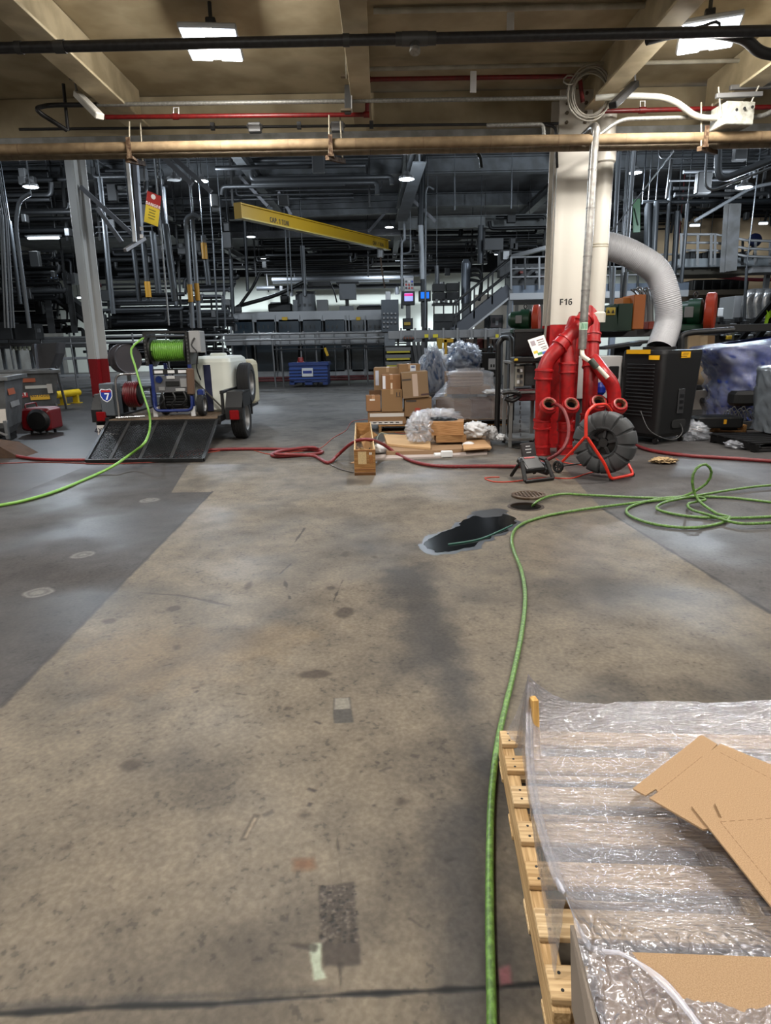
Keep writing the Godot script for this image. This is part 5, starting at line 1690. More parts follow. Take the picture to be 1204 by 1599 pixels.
	g.shell(64, 26, func(u: float, v: float) -> Vector3:
		var a := u * TAU
		var hw := lerpf(0.70, 0.42, smoothstep(0.35, 0.75, v)) 
		var hd := lerpf(0.42, 0.36, v)
		var d := Vector3(cos(a), 0, sin(a))
		var k := 1.0 / maxf(absf(d.x), absf(d.z)) 
		k = lerpf(k, 1.0, 0.25)
		var top := 1.0 if v < 0.93 else 0.6
		return Vector3(cc.x + d.x * k * hw * top, 0.12 + v * 0.92, cc.z + d.z * k * hd * top) + d * 0.05 * nz.get_noise_2d(a * 2.0, v * 5.0), cc, Vector2(8, 4))
	one("stretch_film", g, M.bag_film, "clear film wound round the pallet of flattened cartons", "film")
	g = lump(at(772, 612, z - 0.15), Vector3(0.20, 0.05, 0.12), 31, 0.5)
	one("foam_wrap", g, mt(gr(0.78), 0.5), "white bunched film lying on the shoulder of the wrapped pallet", "packing foam")
	for a in [["blue-grey machine part wrapped in shiny film, narrow, behind the cartons", 677, 586, 14.2, Vector3(0.27, 0.55, 0.25), 41], ["blue-grey machine part wrapped in shiny film, wide and rounded, behind the wrapped pallet", 724, 566, 14.6, Vector3(0.38, 0.40, 0.32), 42]]:
		var t2 := th("wrapped_part", a[0], "wrapped machine", "wrapped machine parts")
		var c: Vector3 = at(a[1], a[2], a[3])
		put("blue_cover", lump(c, a[4] * 0.96, a[5], 0.25, 2.5, 40, 24), mt(Color(0.26, 0.33, 0.45), 0.3, 0.0, "fine"), t2)
		put("film", lump(c, a[4] * 1.06, a[5] + 7, 0.45, 3.0, 48, 30), M.bag_film, t2)
		var g3 := G.new()
		g3.box(Vector3(c.x, (c.y - a[4].y * 0.7) * 0.5, c.z), Vector3(a[4].x * 1.5, c.y - a[4].y * 0.7, a[4].z * 1.5), Basis(), 0.01)
		put("base", g3, mt(Color(0.25, 0.27, 0.30), 0.6), t2)


# ---------- trailer with the jetting gear ----------
func wheel(t: Node3D, c: Vector3, r: float, w: float, called := "wheel"):
	var xf := Transform3D(Basis(Vector3.BACK, PI / 2), c)
	var g := G.new()
	g.lathe([Vector2(r * 0.58, w * 0.42), Vector2(r * 0.66, w * 0.5), Vector2(r * 0.92, w * 0.5), Vector2(r * 0.985, w * 0.40), Vector2(r, w * 0.2), Vector2(r, -w * 0.2), Vector2(r * 0.985, -w * 0.40), Vector2(r * 0.92, -w * 0.5), Vector2(r * 0.66, -w * 0.5), Vector2(r * 0.58, -w * 0.42)], 32, xf)
	for k in 3:
		g.lathe([Vector2(r + 0.001, (k - 1) * w * 0.2 + 0.006), Vector2(r + 0.004, (k - 1) * w * 0.2), Vector2(r + 0.001, (k - 1) * w * 0.2 - 0.006)], 32, xf)
	var tyre := put(called, g, mt(Color(0.055, 0.055, 0.058), 0.8), t)
	g = G.new()
	g.lathe([Vector2(0, w * 0.30), Vector2(r * 0.18, w * 0.32), Vector2(r * 0.24, w * 0.22), Vector2(r * 0.52, w * 0.18), Vector2(r * 0.58, w * 0.42), Vector2(r * 0.6, w * 0.45)], 24, xf)
	g.lathe([Vector2(0, -w * 0.30), Vector2(r * 0.52, -w * 0.18), Vector2(r * 0.58, -w * 0.42), Vector2(r * 0.6, -w * 0.45)], 24, xf)
	put("rim", g, mt(gr(0.55), 0.4, 0.6), tyre)
func hose_reel(t: Node3D, ax0: Vector3, ax1: Vector3, r: float, rf: float, hose: Material, flange: Material, turns: int, hr: float):
	var d := (ax1 - ax0).normalized()
	var bs := face_basis(d.cross(Vector3.UP) if absf(d.y) < 0.9 else Vector3.RIGHT, d)
	var L := ax0.distance_to(ax1)
	for s in [0.0, L]:
		var g := G.new()
		var xf := Transform3D(bs, ax0 + d * s)
		g.lathe([Vector2(0, 0.008), Vector2(rf, 0.008), Vector2(rf + 0.012, 0.012), Vector2(rf + 0.012, -0.012), Vector2(rf, -0.008), Vector2(0, -0.008)], 28, xf)
		put("flange", g, flange, t)
	var g := G.new()
	var p := []
	for i in turns * 20 + 1:
		var a := TAU * i / 20.0
		var f := float(i) / (turns * 20)
		p.append(ax0 + d * (hr + f * (L - 2 * hr)) + bs.x * cos(a) * (r - hr) + bs.z * sin(a) * (r - hr))
	g.tube(p, hr, 8)
	put("wound_hose", g, hose, t)
	g = G.new()
	g.lathe([Vector2(r - hr * 1.6, 0), Vector2(r - hr * 1.6, L)], 20, Transform3D(bs, ax0))
	put("core", g, hose, t)
func make_trailer():
	var blk := mt(Color(0.06, 0.06, 0.065), 0.5, 0.2, "fine", Vector3.ONE)
	var t := th("utility_trailer", "black single axle utility trailer with its mesh ramp lowered, loaded with jetting gear", "trailer")
	var x0 := -4.40
	var x1 := -2.66
	var zr := -10.3
	var zf := -13.5
	var g := G.new()
	for k in 8:
		g = G.new()
		g.box(Vector3(lerpf(x0, x1, (k + 0.5) / 8), 0.40, (zr + zf) * 0.5), Vector3((x1 - x0) / 8 - 0.008, 0.035, zr - zf), Basis(), 0.003)
		put("deck_plank", g, wood(2, Color(0.42, 0.36, 0.30)), t)
	for x in [x0 - 0.03, x1 + 0.03]:
		g = G.new()
		g.box(Vector3(x, 0.40, (zr + zf) * 0.5), Vector3(0.05, 0.10, zr - zf), Basis(), 0.005)
		g.box(Vector3(x, 0.80, (zr + zf) * 0.5 - 0.1), Vector3(0.05, 0.05, zr - zf - 0.3), Basis(), 0.005)
		for k in 4: g.box(Vector3(x, 0.60, lerpf(zr - 0.3, zf + 0.1, k / 3.0)), Vector3(0.045, 0.40, 0.045))
		put("side_rail", g, blk, t)
	g = G.new()
	g.box(Vector3((x0 + x1) * 0.5, 0.36, zr), Vector3(x1 - x0 + 0.1, 0.09, 0.05), Basis(), 0.005)
	put("rear_beam", g, blk, t)
	g = G.new()
	g.bar(Vector3(-3.9, 0.38, zf), Vector3(-3.53, 0.38, zf - 1.2), 0.06, 0.08)
	g.bar(Vector3(-3.1, 0.38, zf), Vector3(-3.53, 0.38, zf - 1.2), 0.06, 0.08)
	put("tow_bar", g, blk, t)
	# axle, wheels, fenders, spare
	g = G.new()
	g.cyl(Vector3(-4.62, 0.35, -10.95), Vector3(-2.42, 0.35, -10.95), 0.035)
	put("axle", g, blk, t)
	wheel(t, Vector3(-2.42, 0.35, -10.95), 0.35, 0.22)
	wheel(t, Vector3(-4.64, 0.35, -10.95), 0.35, 0.22)
	wheel(t, Vector3(-2.46, 0.88, -11.75), 0.355, 0.21, "spare_wheel")
	g = G.new()
	g.bar(Vector3(-2.63, 0.80, -11.75), Vector3(-2.46, 0.88, -11.75), 0.06, 0.06)
	put("spare_bracket", g, blk, t)
	for x in [-2.44, -4.62]:
		var poly := PackedVector2Array([Vector2(-0.44, 0.36), Vector2(-0.44, 0.56), Vector2(-0.26, 0.80), Vector2(0.26, 0.80), Vector2(0.44, 0.56), Vector2(0.44, 0.36), Vector2(0.42, 0.36), Vector2(0.42, 0.55), Vector2(0.25, 0.775), Vector2(-0.25, 0.775), Vector2(-0.42, 0.55), Vector2(-0.42, 0.36)])
		g = G.new()
		g.prism(poly, 0.27, Transform3D(Basis(Vector3.UP, PI / 2), Vector3(x, 0, -10.95)))
		g.box(Vector3(x + (0.13 if x > -3 else -0.13), 0.66, -10.95), Vector3(0.012, 0.22, 0.6))
		put("fender", g, blk, t)
	for a in [[-4.56, 0.46, -10.42], [-2.42, 0.44, -10.46]]:
		g = G.new()
		g.box(Vector3(a[0], a[1], a[2]), Vector3(0.15, 0.155, 0.06), Basis(), 0.012)
		put("tail_lamp", g, mt(Color(0.42, 0.02, 0.04), 0.25), t, "red tail lamp")
	var pl := at(168.5, 671.5, 10.36)
	g = G.new()
	g.box(pl, Vector3(0.34, 0.155, 0.006), Basis(), 0.002)
	var plate := put("licence_plate", g, mt(Color(0.72, 0.70, 0.68), 0.5), t, "white licence plate")
	txt(plate, "4XX9821", 0.082, pl + Vector3(0, -0.008, 0.0035), Basis(), mt(Color(0.10, 0.10, 0.16), 0.6))
	# ramp gate lowered to the floor
	var r0 := Vector3(x0, 0.38, zr + 0.02)
	var r1 := Vector3(x1, 0.38, zr + 0.02)
	var b0 := fl(135, 720, 0.03)
	var b1 := fl(317, 718, 0.03)
	g = G.new()
	g.bar(r0, b0, 0.045, 0.045, Vector3.UP, 0.004)
	g.bar(r1, b1, 0.045, 0.045, Vector3.UP, 0.004)
	g.bar(b0, b1, 0.06, 0.05, Vector3.UP, 0.004)
	g.bar(r0, r1, 0.05, 0.05, Vector3.UP, 0.004)
	put("ramp_frame", g, blk, t)
	for f in [0.20, 0.455, 0.72]:
		g = G.new()
		g.bar(r0.lerp(r1, f), b0.lerp(b1, f), 0.045, 0.03, Vector3.UP, 0.003)
		put("ramp_bar", g, mt(Color(0.16, 0.155, 0.15), 0.6, 0.4), t)
	g = G.new()   # expanded metal
	for k in range(-30, 62):
		for s in [-1, 1]:
			var u0 := k / 32.0
			var u1 = u0 + s * 0.9
			var t0 := 0.0
			var t1 := 1.0
			if u1 > 1.0: t1 = (1.0 - u0) / (u1 - u0)
			if u1 < 0.0: t1 = (0.0 - u0) / (u1 - u0)
			if u0 < 0.0: t0 = (0.0 - u0) / (u1 - u0)
			if u0 > 1.0: t0 = (1.0 - u0) / (u1 - u0)
			if t1 <= t0 or t0 >= 1.0 or t1 <= 0.0: continue
			var ua := lerpf(u0, u1, t0)
			var ub := lerpf(u0, u1, t1)
			g.bar(r0.lerp(r1, ua).lerp(b0.lerp(b1, ua), t0), r0.lerp(r1, ub).lerp(b0.lerp(b1, ub), t1), 0.016, 0.006)
	var em := put("expanded_mesh", g, mt(Color(0.075, 0.075, 0.08), 0.55, 0.4), t)
	em.set_meta("kind", "stuff")
	# jetter skid
	var blue := mt(Color(0.07, 0.14, 0.36), 0.4)
	var j := th("jetting_machine", "blue framed jetting machine with a panel of gauges in the middle of the trailer", "pump")
	var zj := -10.62
	for x in [-3.74, -3.12]:
		for z in [zj, zj - 0.7]:
			g = G.new()
			g.box(Vector3(x, 0.84, z), Vector3(0.055, 0.84, 0.055), Basis(), 0.006)
			put("frame_post", g, blue, j)
		g = G.new()
		g.box(Vector3(x, 0.50, zj + 0.01), Vector3(0.075, 0.16, 0.06), Basis(), 0.006)
		put("foot", g, mt(gr(0.75), 0.5), j, "white foot")
	g = G.new()
	g.tube(bend([Vector3(-3.74, 0.75, zj + 0.04), Vector3(-3.74, 0.52, zj + 0.06), Vector3(-3.12, 0.52, zj + 0.06), Vector3(-3.12, 0.75, zj + 0.04)], 0.1), 0.025, 10)
	put("guard_tube", g, blue, j)
	g = G.new()
	g.box(Vector3(-3.43, 0.94, zj - 0.02), Vector3(0.60, 0.27, 0.05), Basis(), 0.008)
	var pan := put("control_panel", g, mt(Color(0.36, 0.36, 0.37), 0.4, 0.4), j)
	g = G.new()
	g.cyl(Vector3(-3.63, 1.02, zj), Vector3(-3.63, 1.02, zj + 0.03), 0.055, 20)
	put("gauge", g, mt(Color(0.05, 0.12, 0.30), 0.3), pan, "blue round gauge")
	for a in [[-3.44, 1.05, 0.13, 0.05, gr(0.75)], [-3.42, 0.95, 0.22, 0.08, gr(0.12)], [-3.22, 0.96, 0.14, 0.14, gr(0.55)], [-3.30, 0.85, 0.16, 0.05, gr(0.65)], [-3.60, 0.87, 0.10, 0.06, gr(0.5)]]:
		g = G.new()
		g.box(Vector3(a[0], a[1], zj + 0.012), Vector3(a[2], a[3], 0.02), Basis(), 0.004)
		put("panel_fitting", g, mt(a[4], 0.4, 0.3), pan)
	g = G.new()
	g.box(Vector3(-3.43, 1.14, zj), Vector3(0.64, 0.09, 0.05), Basis(), 0.006)
	put("name_bar", g, mt(gr(0.04), 0.5), j)
	for a in [[-3.62, 0.14], [-3.42, 0.11], [-3.24, 0.13]]:
		g = G.new()
		g.box(Vector3(a[0], 1.14, zj + 0.027), Vector3(a[1], 0.045, 0.003))
		put("bar_label", g, mt(gr(0.78), 0.5), j)
	g = G.new()
	g.box(Vector3(-3.43, 0.70, zj - 0.35), Vector3(0.42, 0.34, 0.4), Basis(), 0.03)
	put("engine", g, mt(gr(0.07), 0.5, 0.3), j)
	for k in 6:
		g = G.new()
		g.box(Vector3(-3.43, 0.60 + k * 0.045, zj - 0.13), Vector3(0.34, 0.012, 0.04))
		put("cooling_fin", g, mt(gr(0.22), 0.5, 0.5), j)
	for a in [[-3.62, 0.62], [-3.26, 0.64], [-3.44, 0.56]]:
		g = G.new()
		g.tube(curve([Vector3(a[0], 0.82, zj), Vector3(a[0] + 0.05, 0.70, zj + 0.03), Vector3(a[0] - 0.04, 0.6, zj), Vector3(a[0] + 0.02, a[1] - 0.08, zj - 0.1)], 0.05), 0.016, 8)
		put("fuel_line", g, mt(gr(0.08), 0.5), j)
	wheel(j, Vector3(-2.98, 0.60, zj - 0.02), 0.18, 0.10)
	g = G.new()
	g.box(Vector3(-2.98, 0.79, zj - 0.02), Vector3(0.10, 0.12, 0.14), Basis(), 0.02)
	put("wheel_guard", g, blue, j)
	wheel(j, Vector3(-3.66, 0.60, zj - 0.25), 0.17, 0.09)
	g = G.new()
	g.box(Vector3(-3.11, 0.98, zj + 0.05), Vector3(0.12, 0.42, 0.08), Basis(Vector3.BACK, -0.05), 0.02)
	put("tool_pouch", g, mt(Color(0.32, 0.24, 0.18), 0.8), j, "brown pouch")
	# green reel on top
	var r := th("hose_reel", "black reel wound with bright green hose on top of the jetting machine", "hose reel")
	hose_reel(r, Vector3(-3.74, 1.47, zj - 0.2), Vector3(-3.17, 1.47, zj - 0.2), 0.175, 0.24, mt(Color(0.37, 0.56, 0.19), 0.38), mt(gr(0.05), 0.5), 17, 0.0165)
	for x in [-3.79, -3.12]:
		g = G.new()
		g.box(Vector3(x, 1.50, zj - 0.2), Vector3(0.06, 0.52, 0.46), Basis(), 0.01)
		put("side_frame", g, mt(gr(0.045), 0.5), r)
		for k in 8:
			g = G.new()
			g.cyl(Vector3(x, 1.30 + k * 0.055, zj + 0.031), Vector3(x, 1.30 + k * 0.055, zj + 0.036), 0.012, 8)
			put("rivet", g, mt(gr(0.35), 0.4, 0.5), r)
	g = G.new()
	g.box(Vector3(-3.46, 1.755, zj + 0.0), Vector3(0.70, 0.03, 0.04))
	g.box(Vector3(-3.46, 1.69, zj + 0.0), Vector3(0.70, 0.02, 0.02))
	put("top_bar", g, mt(gr(0.06), 0.5), r)
	g = G.new()
	g.box(Vector3(-2.99, 1.60, zj - 0.1), Vector3(0.18, 0.34, 0.30), Basis(), 0.012)
	put("drive_housing", g, mt(gr(0.62), 0.35, 0.4), r, "bright metal drive housing")
	g = G.new()
	g.tube(curve([Vector3(-2.98, 1.66, zj + 0.06), Vector3(-3.03, 1.55, zj + 0.10), Vector3(-2.95, 1.42, zj + 0.08), Vector3(-2.99, 1.2, zj + 0.06), Vector3(-2.96, 1.0, zj)], 0.05), 0.012, 8)
	put("cable", g, mt(gr(0.06), 0.5), r)
	# red reel in a chrome hoop
	r = th("hose_reel", "small reel of dark red hose in a chrome hoop stand at the trailer's rear corner", "hose reel")
	hose_reel(r, Vector3(-4.14, 0.80, -10.5), Vector3(-3.92, 0.80, -10.5), 0.21, 0.14, mt(Color(0.30, 0.035, 0.055), 0.35), mt(gr(0.06), 0.5), 6, 0.019)
	g = G.new()
	var chrome := mt(gr(0.75), 0.2, 0.9)
	g.tube(bend([Vector3(-4.25, 0.44, -10.36), Vector3(-4.25, 1.12, -10.38), Vector3(-3.86, 1.13, -10.38)], 0.14), 0.018, 10)
	g.tube([Vector3(-4.30, 0.44, -10.36), Vector3(-3.82, 0.46, -10.33)], 0.02, 10)
	put("chrome_hoop", g, chrome, r)
	# tool box with the shield sticker
	r = th("tool_box", "grey box with a blue and red shield sticker numbered 7 at the trailer's edge", "tool box")
	g = G.new()
	g.box(Vector3(-4.44, 0.72, -10.6), Vector3(0.22, 0.52, 0.34), Basis(), 0.015)
	put("body", g, mt(Color(0.27, 0.29, 0.31), 0.5), r)
	var sp := PackedVector2Array([Vector2(-0.10, 0.07), Vector2(-0.07, 0.10), Vector2(0, 0.085), Vector2(0.07, 0.10), Vector2(0.10, 0.07), Vector2(0.095, -0.02), Vector2(0.06, -0.08), Vector2(0, -0.115), Vector2(-0.06, -0.08), Vector2(-0.095, -0.02)])
	for a in [[1.0, 0.0, gr(0.85), "sticker_edge"], [0.88, 0.0006, Color(0.08, 0.20, 0.55), "sticker"]]:
		g = G.new()
		var q := PackedVector2Array()
		for p in sp: q.append(p * a[0])
		g.prism(q, 0.003, Transform3D(Basis(), Vector3(-4.44, 0.80, -10.428 + a[1])))
		put(a[3], g, mt(a[2], 0.45), r)
	g = G.new()
	g.box(Vector3(-4.44, 0.862, -10.4262), Vector3(0.15, 0.035, 0.003))
	put("sticker_top", g, mt(Color(0.62, 0.08, 0.10), 0.45), r, "red band")
	txt(r, "7", 0.11, Vector3(-4.43, 0.775, -10.4255), Basis(), mt(gr(0.9), 0.5))
	# water tanks
	for a in [["white plastic water tank with a blue strap on the trailer behind the jetting machine", Vector3(-2.98, 0.0, -12.0), 0.36, 0.75, 1.36, Color(0.80, 0.81, 0.77)], ["cream plastic tank at the far end of the trailer behind the white tank", Vector3(-2.95, 0.0, -13.1), 0.42, 0.30, 1.27, Color(0.76, 0.72, 0.60)]]:
		var k := th("water_tank", a[0], "tank")
		var rings := []
		for q in [[0.42, 0.93], [0.46, 1.0], [a[4] - 0.10, 1.0], [a[4] - 0.04, 0.95], [a[4], 0.82]]: rings.append(rrect(a[2] * q[1], a[3] * q[1], 0.14 * q[1], q[0], Transform3D(Basis(), a[1]), 6))
		g = G.new()
		g.loft(rings)
		var m := mt(a[5], 0.45)
		put("shell", g, m, k)
		g = G.new()
		g.lathe([Vector2(0, 0.05), Vector2(0.13, 0.05), Vector2(0.15, 0.03), Vector2(0.15, 0)], 20, Transform3D(Basis(), a[1] + Vector3(0, a[4], 0)))
		put("lid", g, m, k)
		if a[4] > 1.3:
			g = G.new()
			g.box(a[1] + Vector3(-0.03, 0.83, a[3] + 0.008), Vector3(0.12, 0.78, 0.012))
			put("strap", g, mt(Color(0.03, 0.06, 0.20), 0.6), k, "dark blue strap")
			g = G.new()
			g.bar(a[1] + Vector3(-0.33, 1.05, a[3] + 0.03), a[1] + Vector3(0.22, 0.48, a[3] + 0.10), 0.05, 0.012)
			put("ratchet_strap", g, mt(Color(0.24, 0.23, 0.20), 0.8), k)
	# old grey reel standing at the column behind
	r = th("hose_reel", "dull grey empty reel hanging beside the red foot of the white column", "hose reel")
	var c := at(195, 560, 12.2)
	var xf := Transform3D(face_basis(Vector3.UP, Vector3(0.75, 0, 0.66)), c)
	for o in [-0.12, 0.12]:
		g = G.new()
		g.lathe([Vector2(0.0, o + 0.01), Vector2(0.24, o + 0.01), Vector2(0.26, o + 0.02), Vector2(0.26, o - 0.02), Vector2(0, o - 0.01)], 28, xf)
		put("flange", g, mt(Color(0.30, 0.28, 0.29), 0.6, 0.3), r)
	g = G.new()
	g.lathe([Vector2(0.11, -0.12), Vector2(0.11, 0.12)], 20, xf)
	put("core", g, mt(gr(0.2), 0.6), r)
	g = G.new()
	g.box(Vector3(c.x, (c.y - 0.2 + 0.42) * 0.5, c.z - 0.1), Vector3(0.06, c.y - 0.42, 0.06))
	put("stand", g, mt(gr(0.18), 0.6), r)
# ---------- hoppers and odds and ends on the left ----------
func hopper(label: String, c: Vector3, turn: float, marks: Array):
	var t := th("tilting_hopper", label, "hopper", "", c, turn)
	var steel := mt(Color(0.36, 0.37, 0.38), 0.5, 0.35, "grime", Vector3.ONE)
	var rings := []
	for a in [[0.16, 0.62, 0.42], [0.30, 0.70, 0.52], [1.06, 0.80, 0.66], [1.06, 0.86, 0.72], [1.12, 0.86, 0.72], [1.12, 0.77, 0.62], [0.35, 0.66, 0.48]]:
		rings.append([Vector3(a[1], a[0], a[2]), Vector3(a[1], a[0], -a[2]), Vector3(-a[1], a[0], -a[2]), Vector3(-a[1], a[0], a[2])])
	var g := G.new()
	g.loft(rings, false, true)
	put("bin", g, steel, t)
	for s in [-1, 1]:
		g = G.new()
		g.box(Vector3(s * 0.45, 0.07, 0.05), Vector3(0.20, 0.13, 1.5), Basis(), 0.008)
		put("fork_pocket", g, mt(gr(0.07), 0.55), t)
		g = G.new()
		g.box(Vector3(s * 0.45, 0.155, 0.72), Vector3(0.22, 0.03, 0.22), Basis(), 0.004)
		put("pocket_plate", g, mt(gr(0.30), 0.5, 0.4), t)
		g = G.new()
		g.box(Vector3(s * 0.70, 0.28, 0.58), Vector3(0.05, 0.30, 0.10), Basis(), 0.006)
		put("pivot_lug", g, steel, t)
	g = G.new()
	g.bar(Vector3(0.72, 0.2, 0.7), Vector3(0.50, 0.33, 0.74), 0.04, 0.03)
	put("latch_lever", g, mt(gr(0.42), 0.5, 0.4), t)
	var tilt := Basis(Vector3.RIGHT, -0.183)
	for m in marks:   # x, y, w, h, colour, text
		var p := Vector3(m[0], m[1], 0.52 + (m[1] - 0.30) * 0.184 + 0.003)
		g = G.new()
		g.box(p, Vector3(m[2], m[3], 0.004), tilt)
		var lb := put("sticker", g, mt(m[4], 0.6), t)
		if m[5]: txt(lb, m[5], minf(m[3] * 0.6, m[2] * 1.15 / m[5].length()), p + tilt.z * 0.003, tilt, mt(m[6], 0.6))
	var bs := Basis(Vector3.UP, PI / 2) * Basis(Vector3.RIGHT, -0.13)
	for m in [[0.25, 0.90, 0.45, 0.16, Color(0.55, 0.24, 0.07)], [0.0, 0.68, 0.6, 0.14, Color(0.45, 0.45, 0.45)]]:
		g = G.new()
		g.box(Vector3(0.70 + (m[1] - 0.30) * 0.1316 + 0.003, m[1], m[0]), Vector3(m[2], m[3], 0.004), bs)
		put("sticker", g, mt(m[4], 0.7), t)
func make_hoppers():
	var O := Color(0.55, 0.24, 0.07)
	var Wt := gr(0.72)
	hopper("grey steel tilting hopper nearest the left edge, with orange and white stickers", Vector3(-6.95, 0, -10.75), 0.30, [[0.35, 0.86, 0.5, 0.17, O, "", Wt], [0.30, 0.58, 0.6, 0.17, Color(0.62, 0.61, 0.60), "HOPPER 3", gr(0.1)], [0.68, 0.60, 0.10, 0.42, Color(0.60, 0.58, 0.55), "", Wt]])
	hopper("grey steel tilting hopper behind the red machine, with a red and a yellow sticker", Vector3(-7.85, 0, -13.9), 0.55, [[0.10, 0.95, 0.55, 0.13, O, "", Wt], [0.02, 0.66, 0.36, 0.16, Color(0.55, 0.05, 0.07), "ONLY", gr(0.85)], [-0.30, 0.86, 0.50, 0.10, Color(0.6, 0.6, 0.6), "REGRIND", gr(0.1)], [0.42, 0.60, 0.36, 0.17, Color(0.75, 0.58, 0.05), "NO FOOD", gr(0.1)], [0.40, 0.80, 0.46, 0.10, Color(0.62, 0.62, 0.6), "", Wt], [0.62, 0.82, 0.10, 0.36, Color(0.6, 0.58, 0.55), "", Wt]])
	var t := th("red_generator", "low red portable machine with a black end standing between the two hoppers", "machine")
	var c := Vector3(-6.42, 0, -12.1)
	var g := G.new()
	var rings := []
	for a in [[-0.24, 0.85], [-0.2, 1.0], [0.2, 1.0], [0.24, 0.85]]:
		var ring := []
		for p in rrect(0.20 * a[1], 0.26 * a[1], 0.07, 0.0): ring.append(c + Vector3(p.x + 0.0, 0.28 + p.x * 0.0 + p.z * 0.8, a[0]) + Vector3(p.x * 0.4, 0, 0))
		rings.append(ring)
	g.loft(rings)
	put("red_housing", g, mt(Color(0.42, 0.03, 0.06), 0.4), t)
	g = G.new()
	g.lathe([Vector2(0, 0.0), Vector2(0.2, 0.0), Vector2(0.21, 0.05), Vector2(0.16, 0.10), Vector2(0, 0.11)], 20, Transform3D(Basis(Vector3.RIGHT, PI / 2), c + Vector3(0.08, 0.27, 0.23)))
	put("recoil_cover", g, mt(gr(0.04), 0.5), t)
	for k in 4:
		g = G.new()
		g.cyl(c + Vector3(-0.14 + (k % 2) * 0.28, 0, -0.16 + (k / 2) * 0.3), c + Vector3(-0.14 + (k % 2) * 0.28, 0.08, -0.16 + (k / 2) * 0.3), 0.025)
		put("foot", g, mt(gr(0.05), 0.7), t)
	g = G.new()
	g.tube(bend([c + Vector3(-0.16, 0.46, -0.2), c + Vector3(-0.16, 0.56, -0.2), c + Vector3(-0.16, 0.56, 0.2), c + Vector3(-0.16, 0.46, 0.2)], 0.05), 0.014, 8)
	put("carry_bar", g, mt(Color(0.42, 0.03, 0.06), 0.4), t)
	t = th("guard_rail", "short bright yellow floor guard rail on two feet behind the hoppers", "guard rail")
	var ya := at(87, 623, 18.3)
	var yb := at(123, 616, 19.3)
	ya.y = 0.30
	yb.y = 0.30
	g = G.new()
	g.tube([ya, yb], 0.10, 16)
	put("rail", g, mt(Color(0.75, 0.62, 0.05), 0.45), t)
	for f in [0.3, 0.85]:
		g = G.new()
		var p := ya.lerp(yb, f)
		g.box(Vector3(p.x, 0.13, p.z), Vector3(0.16, 0.26, 0.10), Basis(), 0.01)
		g.box(Vector3(p.x, 0.01, p.z), Vector3(0.28, 0.02, 0.2))
		put("foot", g, mt(Color(0.72, 0.60, 0.05), 0.45), t)
	g = G.new()
	var w := [fl(-30, 716), fl(27, 716), fl(10, 694, 0.12), fl(-30, 684, 0.22)]
	g.prism(PackedVector2Array([Vector2(-0.5, 0), Vector2(0.32, 0), Vector2(0.05, 0.17), Vector2(-0.5, 0.26)]), 0.5, Transform3D(Basis(), Vector3(-5.62, 0, -9.5)))
	one("ramp_wedge", g, mt(Color(0.26, 0.18, 0.12), 0.8, 0.0, "grime", Vector3.ONE * 2), "brown sloping wedge at the left edge, under the red hose", "wedge")
	# sheet metal chute
	t = th("metal_chute", "grey sheet metal chute with a bright folded edge above the far hopper", "chute")
	var z := 17.0
	var q := [at(50, 537, z), at(88, 535, z), at(87, 552, z), at(78, 576, z), at(62, 577, z), at(55, 565, z), at(50, 550, z)]
	var poly := PackedVector2Array()
	for p in q: poly.append(Vector2(p.x, p.y))
	g = G.new()
	g.prism(poly, 0.5, Transform3D(Basis(), Vector3(0, 0, -z - 0.25)))
	put("hood", g, mt(Color(0.32, 0.31, 0.31), 0.5, 0.4), t)
	g = G.new()
	g.bar(at(56, 537, z - 0.02), at(60, 575, z - 0.02), 0.16, 0.02)
	put("folded_edge", g, mt(Color(0.66, 0.68, 0.72), 0.35, 0.6), t)
	g = G.new()
	for x in [55, 84]: g.bar(Vector3(at(x, 560, z).x, 0.0, -z - 0.3), at(x, 560, z + 0.3), 0.05, 0.05)
	put("leg", g, mt(gr(0.3), 0.5, 0.4), t)

# ---------- the tall hall behind ----------
func vp(label: String, a: Array, z: float, r: float, shade: float, called := "vertical_pipe", blue := 0.01, b := 0.3) -> MeshInstance3D:
	var g := G.new()
	var p := []
	for i in range(0, a.size(), 2): p.append(at(a[i], a[i + 1], z))
	g.tube(bend(p, b) if p.size() > 2 else p, r, 10)
	var lo: Vector3 = p[0]
	var hi: Vector3 = p[0]
	for q in p:
		if q.y < lo.y: lo = q
		if q.y > hi.y: hi = q
	if lo.y > 0.6:   # hung from the roof by a thin rod, or running up through the near ceiling edge
		var roof := 7.76 if hi.z < -10.3 else 4.86
		if hi.y < roof: g.tube([hi, Vector3(hi.x, roof, hi.z)], minf(r * 0.9, 0.014), 6)
	return one(called, g, mt(Color(shade - blue, shade, shade + blue), 0.45, 0.35), label, "pipe")
func ibeam(label: String, a: Vector3, b: Vector3, w: float, h: float, c: Color, called := "steel_beam") -> MeshInstance3D:
	var g := G.new()
	var d := Vector3.UP if absf((b - a).normalized().y) < 0.9 else Vector3.BACK
	g.bar(a, b, w * 0.12, h, d)
	var z := (b - a).normalized()
	var x := d.cross(z).normalized()
	var u := z.cross(x)
	g.bar(a + u * h * 0.5, b + u * h * 0.5, w, h * 0.07, d)
	g.bar(a - u * h * 0.5, b - u * h * 0.5, w, h * 0.07, d)
	return one(called, g, mt(c, 0.6, 0.1, "grime", Vector3.ONE * 0.5), label, "beam")
